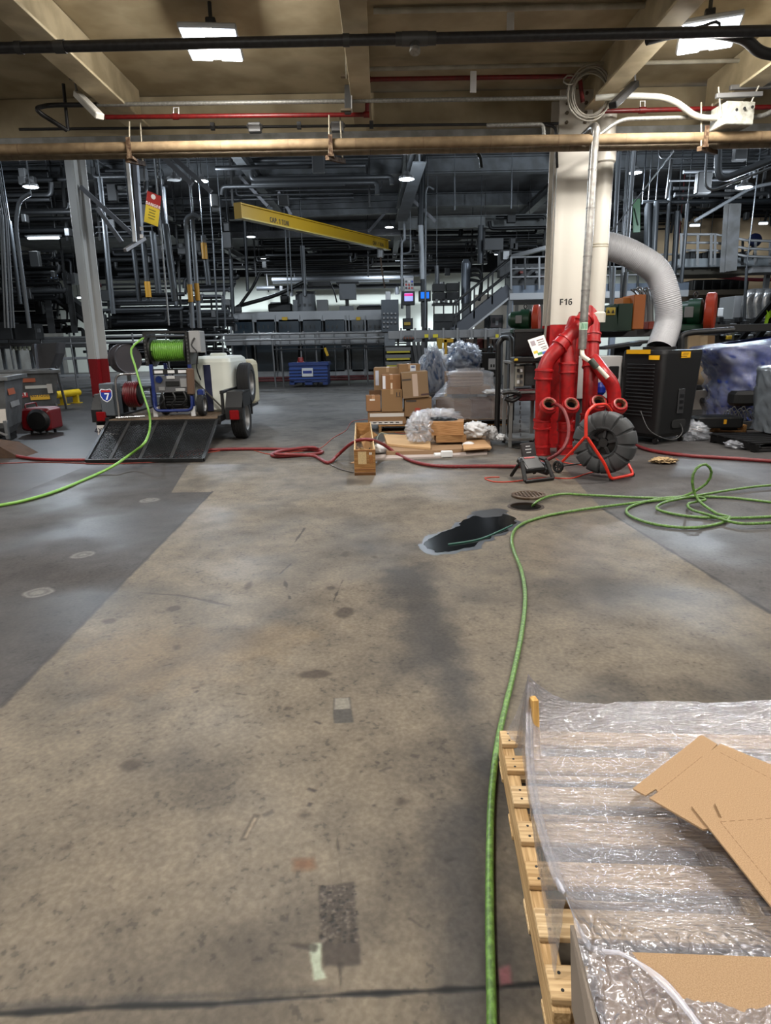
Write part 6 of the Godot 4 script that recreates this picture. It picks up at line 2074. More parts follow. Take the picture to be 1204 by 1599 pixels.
func make_hall_steel():
	var slate := Color(0.34, 0.35, 0.36)
	var grey := Color(0.40, 0.41, 0.41)
	# column on the left: white above, red at the foot
	var t := th("white_column", "white steel column with a red painted foot behind the trailer", "column")
	t.set_meta("kind", "structure")
	var top := at(114, 225, 17.0)
	var foot := at(160, 618, 17.0)
	var mid := top.lerp(foot, (top.y - 1.28) / (top.y - foot.y))
	foot = top.lerp(foot, top.y / (top.y - foot.y))
	for a in [["column_upper", top + (top - mid) * 0.35, mid, Color(0.74, 0.73, 0.71)], ["red_foot", mid, foot, Color(0.52, 0.03, 0.06)]]:
		var g := G.new()
		for o in [-0.11, 0.11]: g.bar(a[1] + Vector3(o, 0, -0.1 * signf(o)), a[2] + Vector3(o, 0, -0.1 * signf(o)), 0.022, 0.20, Vector3.RIGHT, 0.003)
		g.bar(a[1], a[2], 0.22, 0.02, Vector3.RIGHT)
		g.bar(a[1] + Vector3(-0.07, 0, 0.12), a[2] + Vector3(-0.07, 0, 0.12), 0.02, 0.10, Vector3.RIGHT)
		put(a[0], g, mt(a[3], 0.5), t)
	# roof steel
	var n := 0
	for z in [12.5, 16.0, 20.0, 24.5, 30.0, 36.0]:
		ibeam("slate roof beam crossing the tall hall, %s from the tan pipe" % ["first", "second", "third", "fourth", "fifth", "sixth"][n], Vector3(-21.9, 7.45, -z), Vector3(23.9, 7.45, -z), 0.35, 0.5, [slate, Color(0.33, 0.34, 0.35)][n % 2])
		n += 1
	n = 0
	for x in [-9.0, -4.2, 0.9, 6.5, 12.5]:
		ibeam("dark roof girder running away under the hall roof, %s from the left" % ["first", "second", "third", "fourth", "fifth"][n], Vector3(x, 7.1, -10.1), Vector3(x, 7.1, -45.8), 0.3, 0.35, slate)
		n += 1
	ibeam("pale grey sloping brace under the roof beside the hanging bay lamp", at(655, 240, 18), at(627, 335, 23), 0.35, 0.4, Color(0.26, 0.27, 0.28), "roof_brace")
	ibeam("pale cross beam right of the sloping brace", at(622, 349, 28), at(870, 344, 28), 0.3, 0.42, grey)
	ibeam("pale cross beam left of the sloping brace above the crane beam", at(340, 334, 30), at(640, 322, 30), 0.3, 0.5, Color(0.36, 0.37, 0.38))
	ibeam("grey cross beam just behind the jib crane beam", at(330, 368, 33), at(640, 362, 33), 0.3, 0.3, Color(0.33, 0.33, 0.34))
	for a in [["thin diagonal brace left of the pale column stub", 374, 275, 418, 322, 24], ["thin diagonal brace right of the pale column stub", 435, 300, 455, 336, 24], ["diagonal brace crossing right of the sloping brace", 640, 308, 680, 346, 24], ["diagonal brace meeting the crane beam from above", 608, 325, 575, 362, 30], ["long diagonal brace from the white column to the hanging frame", 126, 292, 205, 364, 17], ["second diagonal brace under the one at the white column", 152, 325, 190, 378, 18], ["slanting roof member left of the glowing bay lamp", 252, 243, 300, 288, 15], ["second slanting roof member left of the glowing bay lamp", 268, 243, 330, 300, 16]]:
		var g := G.new()
		g.bar(at(a[1], a[2], a[5]), at(a[3], a[4], a[5]), 0.10, 0.10)
		one("diagonal_brace", g, mt(Color(0.35, 0.35, 0.36), 0.6, 0.2), a[0], "brace")
	var g := G.new()
	g.bar(at(421, 298, 28), at(422, 333, 28), 0.22, 0.22)
	one("column_stub", g, mt(Color(0.40, 0.41, 0.42), 0.6), "pale column stub hanging above the crane beam", "column")
	# jib crane beam
	t = th("crane_beam", "long yellow jib crane beam with dark lettering receding to the right", "crane")
	var a0 := at(372, 329, 17)
	var a1 := at(606, 383, 25)
	var yel := mt(Color(0.55, 0.43, 0.04), 0.35)
	var z := (a1 - a0).normalized()
	var xx := Vector3.UP.cross(z).normalized()
	g = G.new()
	g.bar(a0, a1, 0.03, 0.30)
	g.bar(a0 + Vector3(0, 0.16, 0), a1 + Vector3(0, 0.16, 0), 0.20, 0.03)
	put("beam", g, yel, t)
	g = G.new()
	g.bar(a0 - Vector3(0, 0.16, 0), a1 - Vector3(0, 0.16, 0), 0.22, 0.03)
	put("lower_flange", g, mt(Color(0.60, 0.52, 0.25), 0.4), t)
	g = G.new()
	g.bar(a0 - z * 0.02, a0, 0.22, 0.36)
	put("end_plate", g, mt(Color(0.62, 0.48, 0.04), 0.4), t)
	txt(t, "CAP. 1 TON", 0.13, a0.lerp(a1, 0.20) - xx * -0.0 + Basis(Vector3.UP, 0) * Vector3(0, -0.04, 0) + z.cross(Vector3.UP) * 0.02, face_basis(z, Vector3.UP), mt(gr(0.1), 0.6))
	txt(t, "CAP. 1 TON", 0.13, a0.lerp(a1, 0.90) + Vector3(0, -0.04, 0) + z.cross(Vector3.UP) * 0.02, face_basis(z, Vector3.UP), mt(gr(0.1), 0.6))
	g = G.new()
	g.cyl(at(594, 388, 24.8), at(594, 402, 24.8), 0.12)
	put("trolley", g, mt(gr(0.4), 0.5, 0.4), t)
	g = G.new()
	g.tube([at(594, 400, 24.8), at(596, 420, 24.8), at(601, 450, 24.8)], 0.03, 6)
	put("hoist_cable", g, mt(Color(0.25, 0.18, 0.12), 0.7), t)
	# danger sign and hanging strut frame
	t = th("danger_sign", "red and yellow danger sign hanging beside the strut frame", "sign")
	var c0 := at(225, 296, 10.1)
	var c1 := at(247, 305, 10.25)
	var c3 := at(229, 347, 10.1)
	var c2 := at(252, 356, 10.25)
	var bs := face_basis(c1 - c0, c0 - c3)
	var w := c0.distance_to(c1)
	var h := c0.distance_to(c3)
	var cc := (c0 + c1 + c2 + c3) * 0.25
	var S := func(nm, x, y, ww, hh, col, o = 0.0):
		var gg := G.new()
		gg.box(cc + bs * Vector3(x * w, y * h, o), Vector3(ww * w, hh * h, 0.006), bs)
		put(nm, gg, mt(col, 0.5), t)
	S.call("yellow_panel", 0.0, -0.22, 1.0, 0.56, Color(0.80, 0.70, 0.16))
	S.call("red_panel", 0.0, 0.28, 1.0, 0.44, Color(0.60, 0.10, 0.06))
	txt(t, "DANGER", 0.043, cc + bs * Vector3(0, 0.12 * h, 0.004), bs, mt(gr(0.9), 0.5))
	g = G.new()
	g.lathe([Vector2(0, 0.004), Vector2(0.035, 0.004), Vector2(0.035, 0)], 18, Transform3D(bs * Basis(Vector3.RIGHT, PI / 2), cc + bs * Vector3(-0.05 * w, 0.38 * h, 0.002)))
	put("warning_symbol", g, mt(gr(0.85), 0.5), t)
	g = G.new()
	g.cyl(c0, at(224, 236, 9.3), 0.006, 5)
	g.cyl(c1, at(246, 236, 9.4), 0.006, 5)
	put("hanging_wire", g, mt(gr(0.2), 0.5), t)
	for k in 4: S.call("printed_line", -0.02, -0.05 - k * 0.09, 0.5 - 0.06 * (k % 2), 0.035, Color(0.45, 0.42, 0.12), 0.003)
	t = th("hanging_struts", "pair of tall grey strut channels hanging from the tan pipe, left of the danger sign", "bracket")
	g = G.new()
	g.bar(at(198, 236, 9.6), at(211, 378, 9.6), 0.05, 0.045, Vector3.RIGHT, 0.004)
	put("channel", g, mt(Color(0.60, 0.61, 0.62), 0.4, 0.5), t, "bright channel")
	g = G.new()
	g.bar(at(210, 232, 9.9), at(220, 376, 9.9), 0.10, 0.06, Vector3.RIGHT, 0.004)
	put("channel", g, mt(Color(0.27, 0.29, 0.33), 0.5, 0.4), t)
	g = G.new()
	g.bar(at(207, 258, 9.9), at(214, 374, 9.9), 0.035, 0.05, Vector3.RIGHT)
	put("channel", g, mt(gr(0.12), 0.6), t)
	g = G.new()
	g.bar(at(195, 391, 9.5), at(226, 372, 9.9), 0.05, 0.05, Vector3.UP, 0.004)
	put("foot_channel", g, mt(Color(0.42, 0.42, 0.43), 0.4, 0.5), t)
	for q in [[221, 357], [221, 369]]:
		g = G.new()
		g.box(at(q[0], q[1], 9.8), Vector3(0.045, 0.05, 0.01))
		put("paper_tag", g, mt(gr(0.75), 0.6), t)
	# tube lamps in the distance
	for a in [["long glowing tube lamp low on the left, over the dark conveyors", 45, 91, 372, 22.0, 0.05], ["short glowing tube lamp pair between the left pipes and the white column", 121, 134, 465, 30.0, 0.06], ["glowing tube lamp under the raised platform by the doorway", 802, 824, 467, 28.0, 0.06], ["glowing strip lamp high on the beige wall above the walkway, near one", 1078, 1092, 352, 29.8, 0.08], ["glowing strip lamp high on the beige wall above the walkway, near the right edge", 1186, 1198, 349, 29.8, 0.08], ["glowing lamp under the walkway with white railings", 1086, 1106, 426, 27.0, 0.08], ["small pair of bright lamps between the banded pipes", 303, 318, 462, 34.0, 0.06]]:
		t = th("tube_lamp", a[0], "lamp")
		var p := at((a[1] + a[2]) * 0.5, a[3], a[4])
		var ww: float = (a[2] - a[1]) * a[4] / 1000.0
		g = G.new()
		g.box(p, Vector3(ww, a[5], 0.10), Basis(), 0.02)
		put("tube", g, glow(Color(0.92, 0.97, 1.0), 5.0), t)
		g = G.new()
		g.box(p + Vector3(0, 0.07, 0), Vector3(ww * 1.1, 0.06, 0.16), Basis(), 0.01)
		put("housing", g, mt(gr(0.55), 0.5), t)
		g = G.new()
		for sx in [-0.4, 0.4]: g.cyl(p + Vector3(sx * ww, 0.09, 0), Vector3(p.x + sx * ww, 7.76, p.z), 0.012, 5)
		put("hanger_rod", g, mt(gr(0.2), 0.5), t)
		area(p + Vector3(0, -a[5] * 0.5 - 0.02, 0), Vector2(ww, 0.1), Color(0.92, 0.97, 1.0), 1.6)
func rack(label: String, x0: float, x1: float, y0: float, y1: float, z0: float, z1: float, n: int, lo: float, hi: float, sd: int, called := "pipe_rack"):
	# a bank of mixed level pipes on posts
	var R := RandomNumberGenerator.new()
	R.seed = sd
	var t := th(called, label, "pipe rack")
	var zm := (z0 + z1) * 0.5
	for i in n:
		var y := lerpf(y0, y1, (i + R.randf_range(0.1, 0.9)) / n)
		var z := R.randf_range(z0, z1)
		var xa := lerpf(x0, x1, R.randf() * 0.25)
		var xb := lerpf(x1, x0, R.randf() * 0.3)
		var v := R.randf_range(lo, hi)
		var p := pts([xa, y, z, xb, y - (xb - xa) * 0.017, z])
		if R.randf() < 0.5: p.append(at(xb + 1, y + R.randf_range(-22, 22), z))
		if R.randf() < 0.3: p.push_front(at(xa - 1, y + R.randf_range(-22, 22), z))
		var g := G.new()
		g.tube(bend(p, 0.12, 4), R.randf_range(0.025, 0.075) * zm / 22.0, 8)
		put("pipe", g, mt(Color(v * 0.98, v, v * 1.03), 0.45, 0.4), t)
	for x in [lerpf(x0, x1, 0.1), lerpf(x0, x1, 0.85)]:
		var g := G.new()
		var pa := at(x, y0 - 3, zm)
		var pb := at(x + (602 - x) * 0.02, y1 + 4, zm)
		g.bar(pa, pb, 0.07, 0.07)
		if pb.y > 1.2: g.bar(Vector3(pa.x, 7.76, pa.z), pa, 0.03, 0.03)
		else: g.bar(pb, Vector3(pb.x, 0.0, pb.z), 0.07, 0.07)
		put("post", g, mt(gr(lo + 0.05), 0.5, 0.3), t)
	for k in n / 3:
		var g := G.new()
		var x := lerpf(x0, x1, R.randf())
		var y := lerpf(y0, y1, R.randf())
		var s := R.randf_range(0.12, 0.35)
		g.box(at(x, y, z0), Vector3(s, s * R.randf_range(0.6, 1.8), 0.2), Basis(), 0.02)
		put("valve_box", g, mt(gr(R.randf_range(lo, hi)), 0.5, 0.3), t)
func make_hall_pipes():
	rack("dense rack of dark pipes low between the left edge and the white column", -30, 118, 392, 470, 22, 26, 16, 0.05, 0.20, 1)
	rack("rack of dark pipes high on the left under the roof", -30, 118, 264, 372, 19, 24, 16, 0.06, 0.20, 2)
	rack("dense rack of dark pipes between the white column and the danger sign", 135, 262, 264, 372, 20.3, 23.8, 16, 0.06, 0.22, 3)
	rack("rack of mid grey pipes under the danger sign", 148, 300, 385, 508, 24.6, 27.5, 22, 0.10, 0.34, 4)
	rack("rack of dark pipes left of the jib crane beam", 262, 372, 318, 420, 24, 30, 18, 0.06, 0.24, 5)
	rack("rack of grey pipes right of the banded pipes, beside the filling machine", 285, 372, 415, 512, 25, 30, 16, 0.12, 0.36, 6)
	rack("rack of dark pipes below the jib crane beam", 372, 610, 366, 428, 33.5, 35.5, 13, 0.04, 0.16, 7)
	rack("rack of dark pipes over the two operator screens", 612, 760, 362, 428, 31, 35, 12, 0.04, 0.18, 8)
	rack("rack of dark pipes above the raised platform", 745, 872, 336, 395, 27, 29.5, 12, 0.05, 0.16, 9)
	rack("rack of dark pipes beside the green panel", 955, 1075, 300, 360, 24, 29, 12, 0.08, 0.26, 10)
	rack("rack of dark pipes over the walkway with white railings", 1070, 1230, 310, 342, 25, 29, 10, 0.07, 0.22, 11)
	rack("roof level pipes above the walkway with white railings", 1030, 1230, 240, 306, 17, 22, 8, 0.14, 0.34, 12)
	rack("roof level pipes hung above the jib crane beam", 330, 620, 250, 318, 20, 28, 10, 0.14, 0.28, 13)
	rack("pipes running on the pale wall behind the filling machine", 385, 690, 424, 452, 42, 45, 7, 0.25, 0.5, 14)
	rack("rack of dark grey vessels and pipes behind the green hose reel", 130, 365, 470, 570, 28.5, 31, 26, 0.05, 0.26, 16)
	rack("second rack of dark pipework low behind the trailer tanks", 250, 372, 478, 575, 32, 34, 18, 0.08, 0.25, 17)
	rack("dark pipes low behind the guard rails on the left", -30, 130, 470, 520, 27, 31, 14, 0.06, 0.22, 15)
	var V := [
		["pale conduit, first of the bundle at the left edge", [1, 338, 8, 512], 15.0, 0.022, 0.42], ["pale conduit, second of the bundle at the left edge", [4, 335, 13, 512], 15.0, 0.022, 0.46], ["pale conduit, third of the bundle at the left edge", [8, 338, 18, 512], 15.1, 0.022, 0.36], ["pale conduit, fourth of the bundle at the left edge", [11, 340, 22, 512], 15.2, 0.022, 0.44],
		["tall blue grey bent conduit left of the white column", [48, 302, 30, 312, 24, 350, 46, 512], 17.0, 0.05, 0.40], ["dark thin pipe beside the blue grey bent conduit", [15, 345, 32, 475], 18.0, 0.05, 0.16],
		["grey pipe just right of the white column", [156, 278, 177, 490], 19.0, 0.065, 0.30], ["thin light pole under the danger sign", [251, 356, 264, 508], 14.0, 0.018, 0.50], ["stout grey pipe right of the danger sign", [258, 350, 274, 470], 18.0, 0.09, 0.26], ["dark pipe below the danger sign, left one", [209, 390, 218, 470], 20.0, 0.07, 0.17], ["dark pipe below the danger sign, middle one", [224, 380, 233, 470], 20.0, 0.08, 0.20], ["dark pipe below the danger sign, right one", [238, 362, 248, 458], 20.0, 0.09, 0.22], ["dark tall pipe behind the danger sign pole", [253, 292, 258, 352], 20.0, 0.09, 0.16],
		["pale swan neck pipe with a yellow band, near one", [312, 341, 302, 335, 290, 342, 301, 512], 18.0, 0.065, 0.40], ["pale straight pipe with a yellow band, next to the swan neck", [300, 342, 312, 512], 18.2, 0.06, 0.36], ["dark pipe with a yellow band right of the swan neck pipe", [317, 368, 326, 445], 20.0, 0.08, 0.22], ["thin dark pipe left of the filling machine, first", [333, 380, 340, 510], 22.0, 0.03, 0.24], ["thin dark pipe left of the filling machine, second", [347, 372, 352, 512], 22.0, 0.03, 0.28], ["dark square post at the filling machine's left end", [360, 405, 364, 490], 24.0, 0.07, 0.15], ["thin dark pipe against the pale wall", [381, 330, 387, 455], 26.0, 0.06, 0.20],
		["thin brass toned pipe above the filling machine, left one", [446, 370, 450, 462], 27.0, 0.025, 0.45], ["thin brass toned pipe above the filling machine, right one", [452, 372, 456, 462], 27.0, 0.025, 0.42], ["pale stub pipe on the filling machine's hub", [472, 384, 476, 462], 28.0, 0.09, 0.44],
		["long pale pipe with a jog left of the operator screens", [631, 350, 632, 374, 627, 378, 628, 482], 25.0, 0.05, 0.46], ["short pale pipe right of the jogged pipe", [641, 368, 641, 395, 628, 396], 25.0, 0.035, 0.40], ["stout pale blue pipe beside the blue operator screen", [657, 352, 660, 436], 24.0, 0.10, 0.52], ["dark sleeve above the stout pale blue pipe", [660, 240, 657, 352], 24.0, 0.11, 0.10], ["dark foot of the stout pale blue pipe", [660, 436, 661, 510], 24.0, 0.08, 0.10], ["tall thin steel pipe right of the stout pale blue pipe", [678, 296, 668, 290, 665, 300, 664, 512], 23.0, 0.035, 0.32], ["short pale pipe above the black racks", [682, 415, 683, 448], 27.0, 0.09, 0.46], ["grey post left of the raised platform", [751, 352, 750, 412], 26.0, 0.11, 0.22],
		["thin pale rod hanging from the roof right of the sloping brace", [710, 275, 710, 328], 22.0, 0.025, 0.30], ["thin pale rod hanging from the roof left of the painted column", [799, 280, 798, 326], 22.0, 0.025, 0.30], ["dark conduit hook hanging from the tan pipe", [745, 240, 750, 244, 752, 262], 12.0, 0.03, 0.10],
		["pale pipe behind the cream downpipe, nearest it", [966, 238, 960, 368], 16.0, 0.05, 0.36], ["thin pale pipe second from the cream downpipe", [980, 240, 972, 372], 16.5, 0.025, 0.34], ["bright thin pipe third from the cream downpipe", [990, 236, 980, 376], 15.5, 0.045, 0.46], ["stout dark pipe left of the duct bend", [1012, 318, 1011, 390], 20.0, 0.10, 0.18], ["second stout dark pipe left of the duct bend", [1024, 315, 1020, 395], 20.0, 0.10, 0.24], ["pale pipe above the duct bend, left one", [1047, 285, 1039, 412], 20.0, 0.06, 0.34], ["dark pipe above the duct bend, right one", [1058, 330, 1052, 430], 20.0, 0.08, 0.16], ["thin dark post right of the duct bend", [1074, 318, 1064, 442], 19.0, 0.05, 0.16], ["long thin post in front of the silver ducted machine", [1166, 418, 1162, 500], 17.0, 0.035, 0.16],
		["pale pipe below the cream downpipe's right side, first", [958, 418, 955, 480], 17.0, 0.06, 0.40], ["pale pipe below the cream downpipe's right side, second", [971, 425, 969, 478], 17.0, 0.025, 0.44], ["pale pipe below the cream downpipe's right side, third", [978, 425, 974, 470], 17.0, 0.06, 0.36],
		["white bent pipe dropping from the roof right of the painted column", [1104, 232, 1100, 303, 1204, 262, 1240, 247], 14.0, 0.025, 0.52], ["stout grey bent pipe dropping from the roof near the right edge", [1122, 230, 1120, 284, 1204, 250, 1260, 228], 15.0, 0.075, 0.36], ["pale sloping pipe over the last bay lamp", [1085, 345, 1175, 292, 1260, 276], 19.0, 0.045, 0.46], ["long thin cable slanting behind the cream downpipe", [1052, 236, 950, 368], 14.0, 0.012, 0.40], ["dark level pipe behind the bent white pipe", [1003, 316, 1230, 313], 20.0, 0.06, 0.12],
	]
	var made := {}
	for a in V: made[a[0]] = vp(a[0], a[1], a[2], a[3], a[4])
	for a in [[297, 458, 17.95, 0.07], [308, 456, 18.1, 0.066], [319, 392, 19.9, 0.085], [231, 452, 19.9, 0.085]]:
		var g := G.new()
		var p := at(a[0], a[1], a[2])
		g.tube([p - Vector3(0, 0.22, 0), p + Vector3(0, 0.22, 0)], a[3], 12)
		var host: Node3D = made[{297: "pale swan neck pipe with a yellow band, near one", 308: "pale straight pipe with a yellow band, next to the swan neck", 319: "dark pipe with a yellow band right of the swan neck pipe", 231: "dark pipe below the danger sign, middle one"}[a[0]]]
		var band := put("marker_band", g, mt(Color(0.62, 0.44, 0.03), 0.5), host, "yellow marker band")
		band.position = -host.position
	var pk := vp("long pink red pipe along the beige wall under the walkway", [1055, 430, 1110, 431, 1130, 433, 1180, 437, 1240, 436], 27.0, 0.07, 0.4, "fire_pipe")
	pk.mesh.surface_set_material(0, mt(Color(0.55, 0.22, 0.24), 0.5))
	var gp := G.new()
	gp.box(at(994, 337, 19.0), Vector3(0.20, 0.85, 0.03), Basis(Vector3.BACK, 0.08), 0.006)
	var ban := one("green_banner", gp, mt(Color(0.05, 0.25, 0.09), 0.5), "tall green panel with a dark slash hung behind the cream downpipe", "panel")
	gp = G.new()
	gp.bar(at(991, 325, 18.96), at(997, 352, 18.96), 0.03, 0.008)
	put("strap", gp, mt(gr(0.04), 0.6), ban, "dark slanting strap").position = -ban.position

# ---------- lines and machines in the tall hall ----------
func boxat(t: Node, called: String, x0: float, y0: float, x1: float, y1: float, z: float, deep: float, m: Material, label := "", bev := 0.01) -> MeshInstance3D:
	var a := at(x0, y0, z)
	var b := at(x1, y1, z)
	var g := G.new()
	g.box(Vector3((a.x + b.x) * 0.5, (a.y + b.y) * 0.5, -z - deep * 0.5), Vector3(absf(b.x - a.x), absf(a.y - b.y), deep), Basis(), bev)
	return put(called, g, m, t, label)
func lab(o: Node, label: String, cat: String, group := ""): tag(o, label, cat, group)
func make_lines():
	var st := mt(Color(0.58, 0.585, 0.59), 0.45, 0.1)
	var st2 := mt(Color(0.36, 0.37, 0.38), 0.5, 0.1)
	var dk := mt(gr(0.06), 0.6)
	# filling machine behind glazed guards
	var t := th("filling_machine", "long steel filling machine behind rows of dark glazed guard panels", "machine")
	var z := 28.0
	boxat(t, "core", 362, 494, 604, 586, z + 0.4, 1.2, mt(Color(0.13, 0.15, 0.17), 0.5, 0.3))
	boxat(t, "top_beam", 358, 488, 605, 499, z, 1.6, st)
	boxat(t, "bottom_beam", 395, 580, 605, 588, z, 0.4, st)
	var glass := mt(Color(0.19, 0.235, 0.27), 0.2, 0.1)
	var xs := [362, 397.5, 432, 470, 505, 541, 546, 571, 602]
	for i in xs.size():
		boxat(t, "guard_post", xs[i] - 2.2, 492, xs[i] + 2.2, 586, z - 0.05, 0.2, st)
	for i in xs.size() - 1:
		if xs[i + 1] - xs[i] < 8: continue
		boxat(t, "guard_pane", xs[i] + 2.5, 499, xs[i + 1] - 2.5, 520, z, 0.06, glass)
		boxat(t, "guard_pane", xs[i] + 2.5, 539, xs[i + 1] - 2.5, 580, z, 0.06, mt(Color(0.25, 0.285, 0.31), 0.2, 0.1))
		boxat(t, "guard_rail", xs[i] + 2.2, 521, xs[i + 1] - 2.2, 524, z - 0.03, 0.12, st, "", 0.0)
		boxat(t, "guard_rail", xs[i] + 2.2, 535, xs[i + 1] - 2.2, 538.5, z - 0.03, 0.12, st, "", 0.0)
		for k in 3:
			boxat(t, "filling_valve", xs[i] + 6 + k * 7, 508, xs[i] + 8 + k * 7, 513, z - 0.03, 0.04, mt(gr(0.13), 0.5), "", 0.0)
	for x in [440, 556]: boxat(t, "warning_sticker", x, 495, x + (9 if x < 500 else 7), 500, z - 0.08, 0.02, mt(Color(0.78, 0.62, 0.03), 0.5), "yellow sticker")
	# gear on its roof
	t = th("drive_unit", "grey rounded drive unit with a mast on the filling machine's roof", "machine")
	var g := G.new()
	var c := at(478, 488, 28.6)
	g.lathe([Vector2(0, 0.78), Vector2(0.30, 0.78), Vector2(0.42, 0.72), Vector2(0.45, 0.0)], 20, Transform3D(Basis(), c))
	put("drum", g, st2, t)
	boxat(t, "cover", 457, 468, 467, 487, 28.3, 0.5, st2)
	boxat(t, "side_box", 494, 468, 512, 487, 28.4, 0.5, mt(gr(0.38), 0.5, 0.3))
	boxat(t, "hub_plate", 462, 455, 492, 457, 28.4, 0.6, dk)
	boxat(t, "mast", 473, 436, 479, 468, 28.5, 0.2, dk)
	boxat(t, "cable_tray", 480, 440, 516, 446, 28.5, 0.2, dk)
	for k in 3: boxat(t, "bolt_face", 465 + k * 9, 474, 468 + k * 9, 478, 28.1, 0.05, mt(gr(0.12), 0.5), "", 0.0)
	g = G.new()
	g.tube(curve([at(516, 442, 28.5), at(522, 456, 28.4), at(526, 472, 28.3)], 0.2), 0.03, 6)
	put("hose", g, dk, t)
	t = th("control_box", "grey square box on a stand on the filling machine's roof, right end", "control box")
	boxat(t, "box", 529, 442, 556, 467, 29, 0.6, st2)
	boxat(t, "stand", 539, 467, 545, 488, 29.2, 0.3, dk)
	boxat(t, "tray", 525, 440, 560, 443, 29, 0.7, dk)
	boxat(t, "foot_box", 530, 478, 552, 488, 28.6, 0.5, st2)
	for a in [["flat dark motor on the filling machine's roof, near the left pipes", 418, 474, 456, 487], ["dark cabinet on the filling machine's roof between the motor and the drive unit", 437, 460, 451, 474], ["low dark gear on the filling machine's roof beyond the control box", 557, 478, 598, 489]]:
		t = th("roof_gear", a[0], "machine")
		boxat(t, "body", a[1], a[2], a[3], a[4], 28.5, 0.6, dk, "", 0.06)
		boxat(t, "top_cap", a[1] + 4, a[2] - 2, a[3] - 4, a[2], 28.6, 0.4, st2)
	vp("black sloping cable arm from the drive unit down to the left pipes", [364, 485, 372, 478, 430, 462, 474, 441], 27.6, 0.08, 0.06, "cable_boom", 0.0, 1.0)
	vp("thin black arm rising from the sloping cable arm", [372, 480, 396, 447, 406, 425], 27.4, 0.06, 0.09, "cable_boom", 0.0, 0.5)
	# guard rails and conveyor in front of it
	t = th("guard_railing", "long pale steel guard railing with thin posts along the conveyors", "railing")
	for y in [[521, 506], [530, 515]]:
		g = G.new()
		g.tube([at(-40, y[0] + 9, 25), at(830, y[1] + 8, 25)], 0.045, 8)
		put("rail", g, mt(gr(0.50), 0.35, 0.5), t)
	for x in [12, 62, 108, 206, 258, 318, 346, 424, 437, 468, 492, 541, 571, 606]:
		g = G.new()
		var p := at(x, 520, 25)
		g.tube([p, Vector3(p.x + 0.04, 0.0, p.z)], 0.035, 8)
		put("post", g, mt(gr(0.40), 0.4, 0.5), t)
	for y in [540, 546]:
		g = G.new()
		g.tube([at(428, y, 24.9), at(640, y - 4, 24.9)], 0.03, 6)
		put("lower_rail", g, dk, t)
	t = th("conveyor", "level steel bottle conveyor in front of the filling machine", "conveyor")
	boxat(t, "side_frame", 350, 523, 700, 533, 26.2, 0.5, mt(gr(0.52), 0.4, 0.2))
	boxat(t, "junction_box", 533, 528, 547, 541, 25.9, 0.2, mt(gr(0.42), 0.5, 0.3))
	for k in 10: boxat(t, "bracket", 380 + k * 23, 517, 383 + k * 23, 538, 26.1, 0.05, mt(gr(0.5), 0.4, 0.4), "", 0.0)
	for k in 6: boxat(t, "leg", 384 + k * 46, 533, 387 + k * 46, 588, 26.4, 0.1, st2, "", 0.0)
	t = th("conveyor", "steel conveyor at the left behind the chute and hoppers", "conveyor")
	boxat(t, "side_frame", -30, 531, 150, 542, 26.0, 0.6, mt(gr(0.44), 0.4, 0.2))
	for k in 7: boxat(t, "leg", 5 + k * 22, 542, 8 + k * 22, 590, 26.2, 0.1, st2, "", 0.0)
	boxat(t, "cross_rail", 85, 558, 150, 561, 25.8, 0.1, st)
	boxat(t, "cross_rail", 88, 585, 140, 588, 25.8, 0.1, st)
	for k in 5: boxat(t, "roller", 14 + k * 7, 541, 19 + k * 7, 547, 25.9, 0.1, mt(Color(0.72, 0.72, 0.62), 0.4), "", 0.02)
	t = th("cabinet", "row of grey control cabinets at the left edge above the conveyor", "cabinet")
	boxat(t, "cabinet_body", -30, 504, 20, 530, 24.4, 0.6, mt(gr(0.20), 0.5, 0.3))
	boxat(t, "cabinet_body", 20.5, 506, 57, 530, 24.4, 0.6, mt(gr(0.17), 0.5, 0.3))
	boxat(t, "panel_window", 57, 513, 63, 519, 24.3, 0.05, mt(gr(0.32), 0.4))
	t = th("inclined_conveyor", "dark inclined conveyor climbing on the left under the long tube lamp", "conveyor")
	g = G.new()
	g.bar(at(40, 424, 27), at(145, 500, 27), 0.6, 0.5)
	put("bed", g, mt(gr(0.05), 0.6), t)
	g = G.new()
	g.bar(at(38, 418, 26.8), at(120, 478, 26.8), 0.06, 0.10)
	g.bar(at(40, 432, 26.6), at(140, 506, 26.6), 0.06, 0.10)
	put("side_rail", g, mt(gr(0.26), 0.4, 0.4), t)
	for k in 6:
		g = G.new()
		g.bar(at(60 + k * 15, 440 + k * 11, 26.8), at(60 + k * 15, 478 + k * 8, 26.8), 0.06, 0.06)
		put("leg", g, mt(gr(0.10), 0.5), t)
	t = th("inspection_head", "grey instrument head with a pale screen over the inclined conveyor", "instrument")
	boxat(t, "body", 96, 426, 118, 443, 26, 0.5, mt(gr(0.34), 0.4, 0.3))
	boxat(t, "housing", 70, 414, 83, 425, 26, 0.4, mt(gr(0.22), 0.5))
	boxat(t, "screen", 78, 426, 89, 434, 25.8, 0.1, glow(Color(0.55, 0.65, 0.8), 0.5), "pale lit screen")
	for k in 3: boxat(t, "rod", 69.5 + k * 9, 391, 71 + k * 9, 415 + (k / 2) * 12, 26.2, 0.05, mt(gr(0.6), 0.4, 0.4), "", 0.0)
	for k in 2: boxat(t, "foot_rod", 74 + k * 36, 434, 76 + k * 36, 520, 26.2, 0.05, mt(gr(0.3), 0.4, 0.4), "", 0.0)
	var rb := G.new()
	rb.lathe([Vector2(0, 0.1), Vector2(0.12, 0.08), Vector2(0.13, -0.08), Vector2(0, -0.1)], 14, Transform3D(Basis(), at(153, 445, 26)))
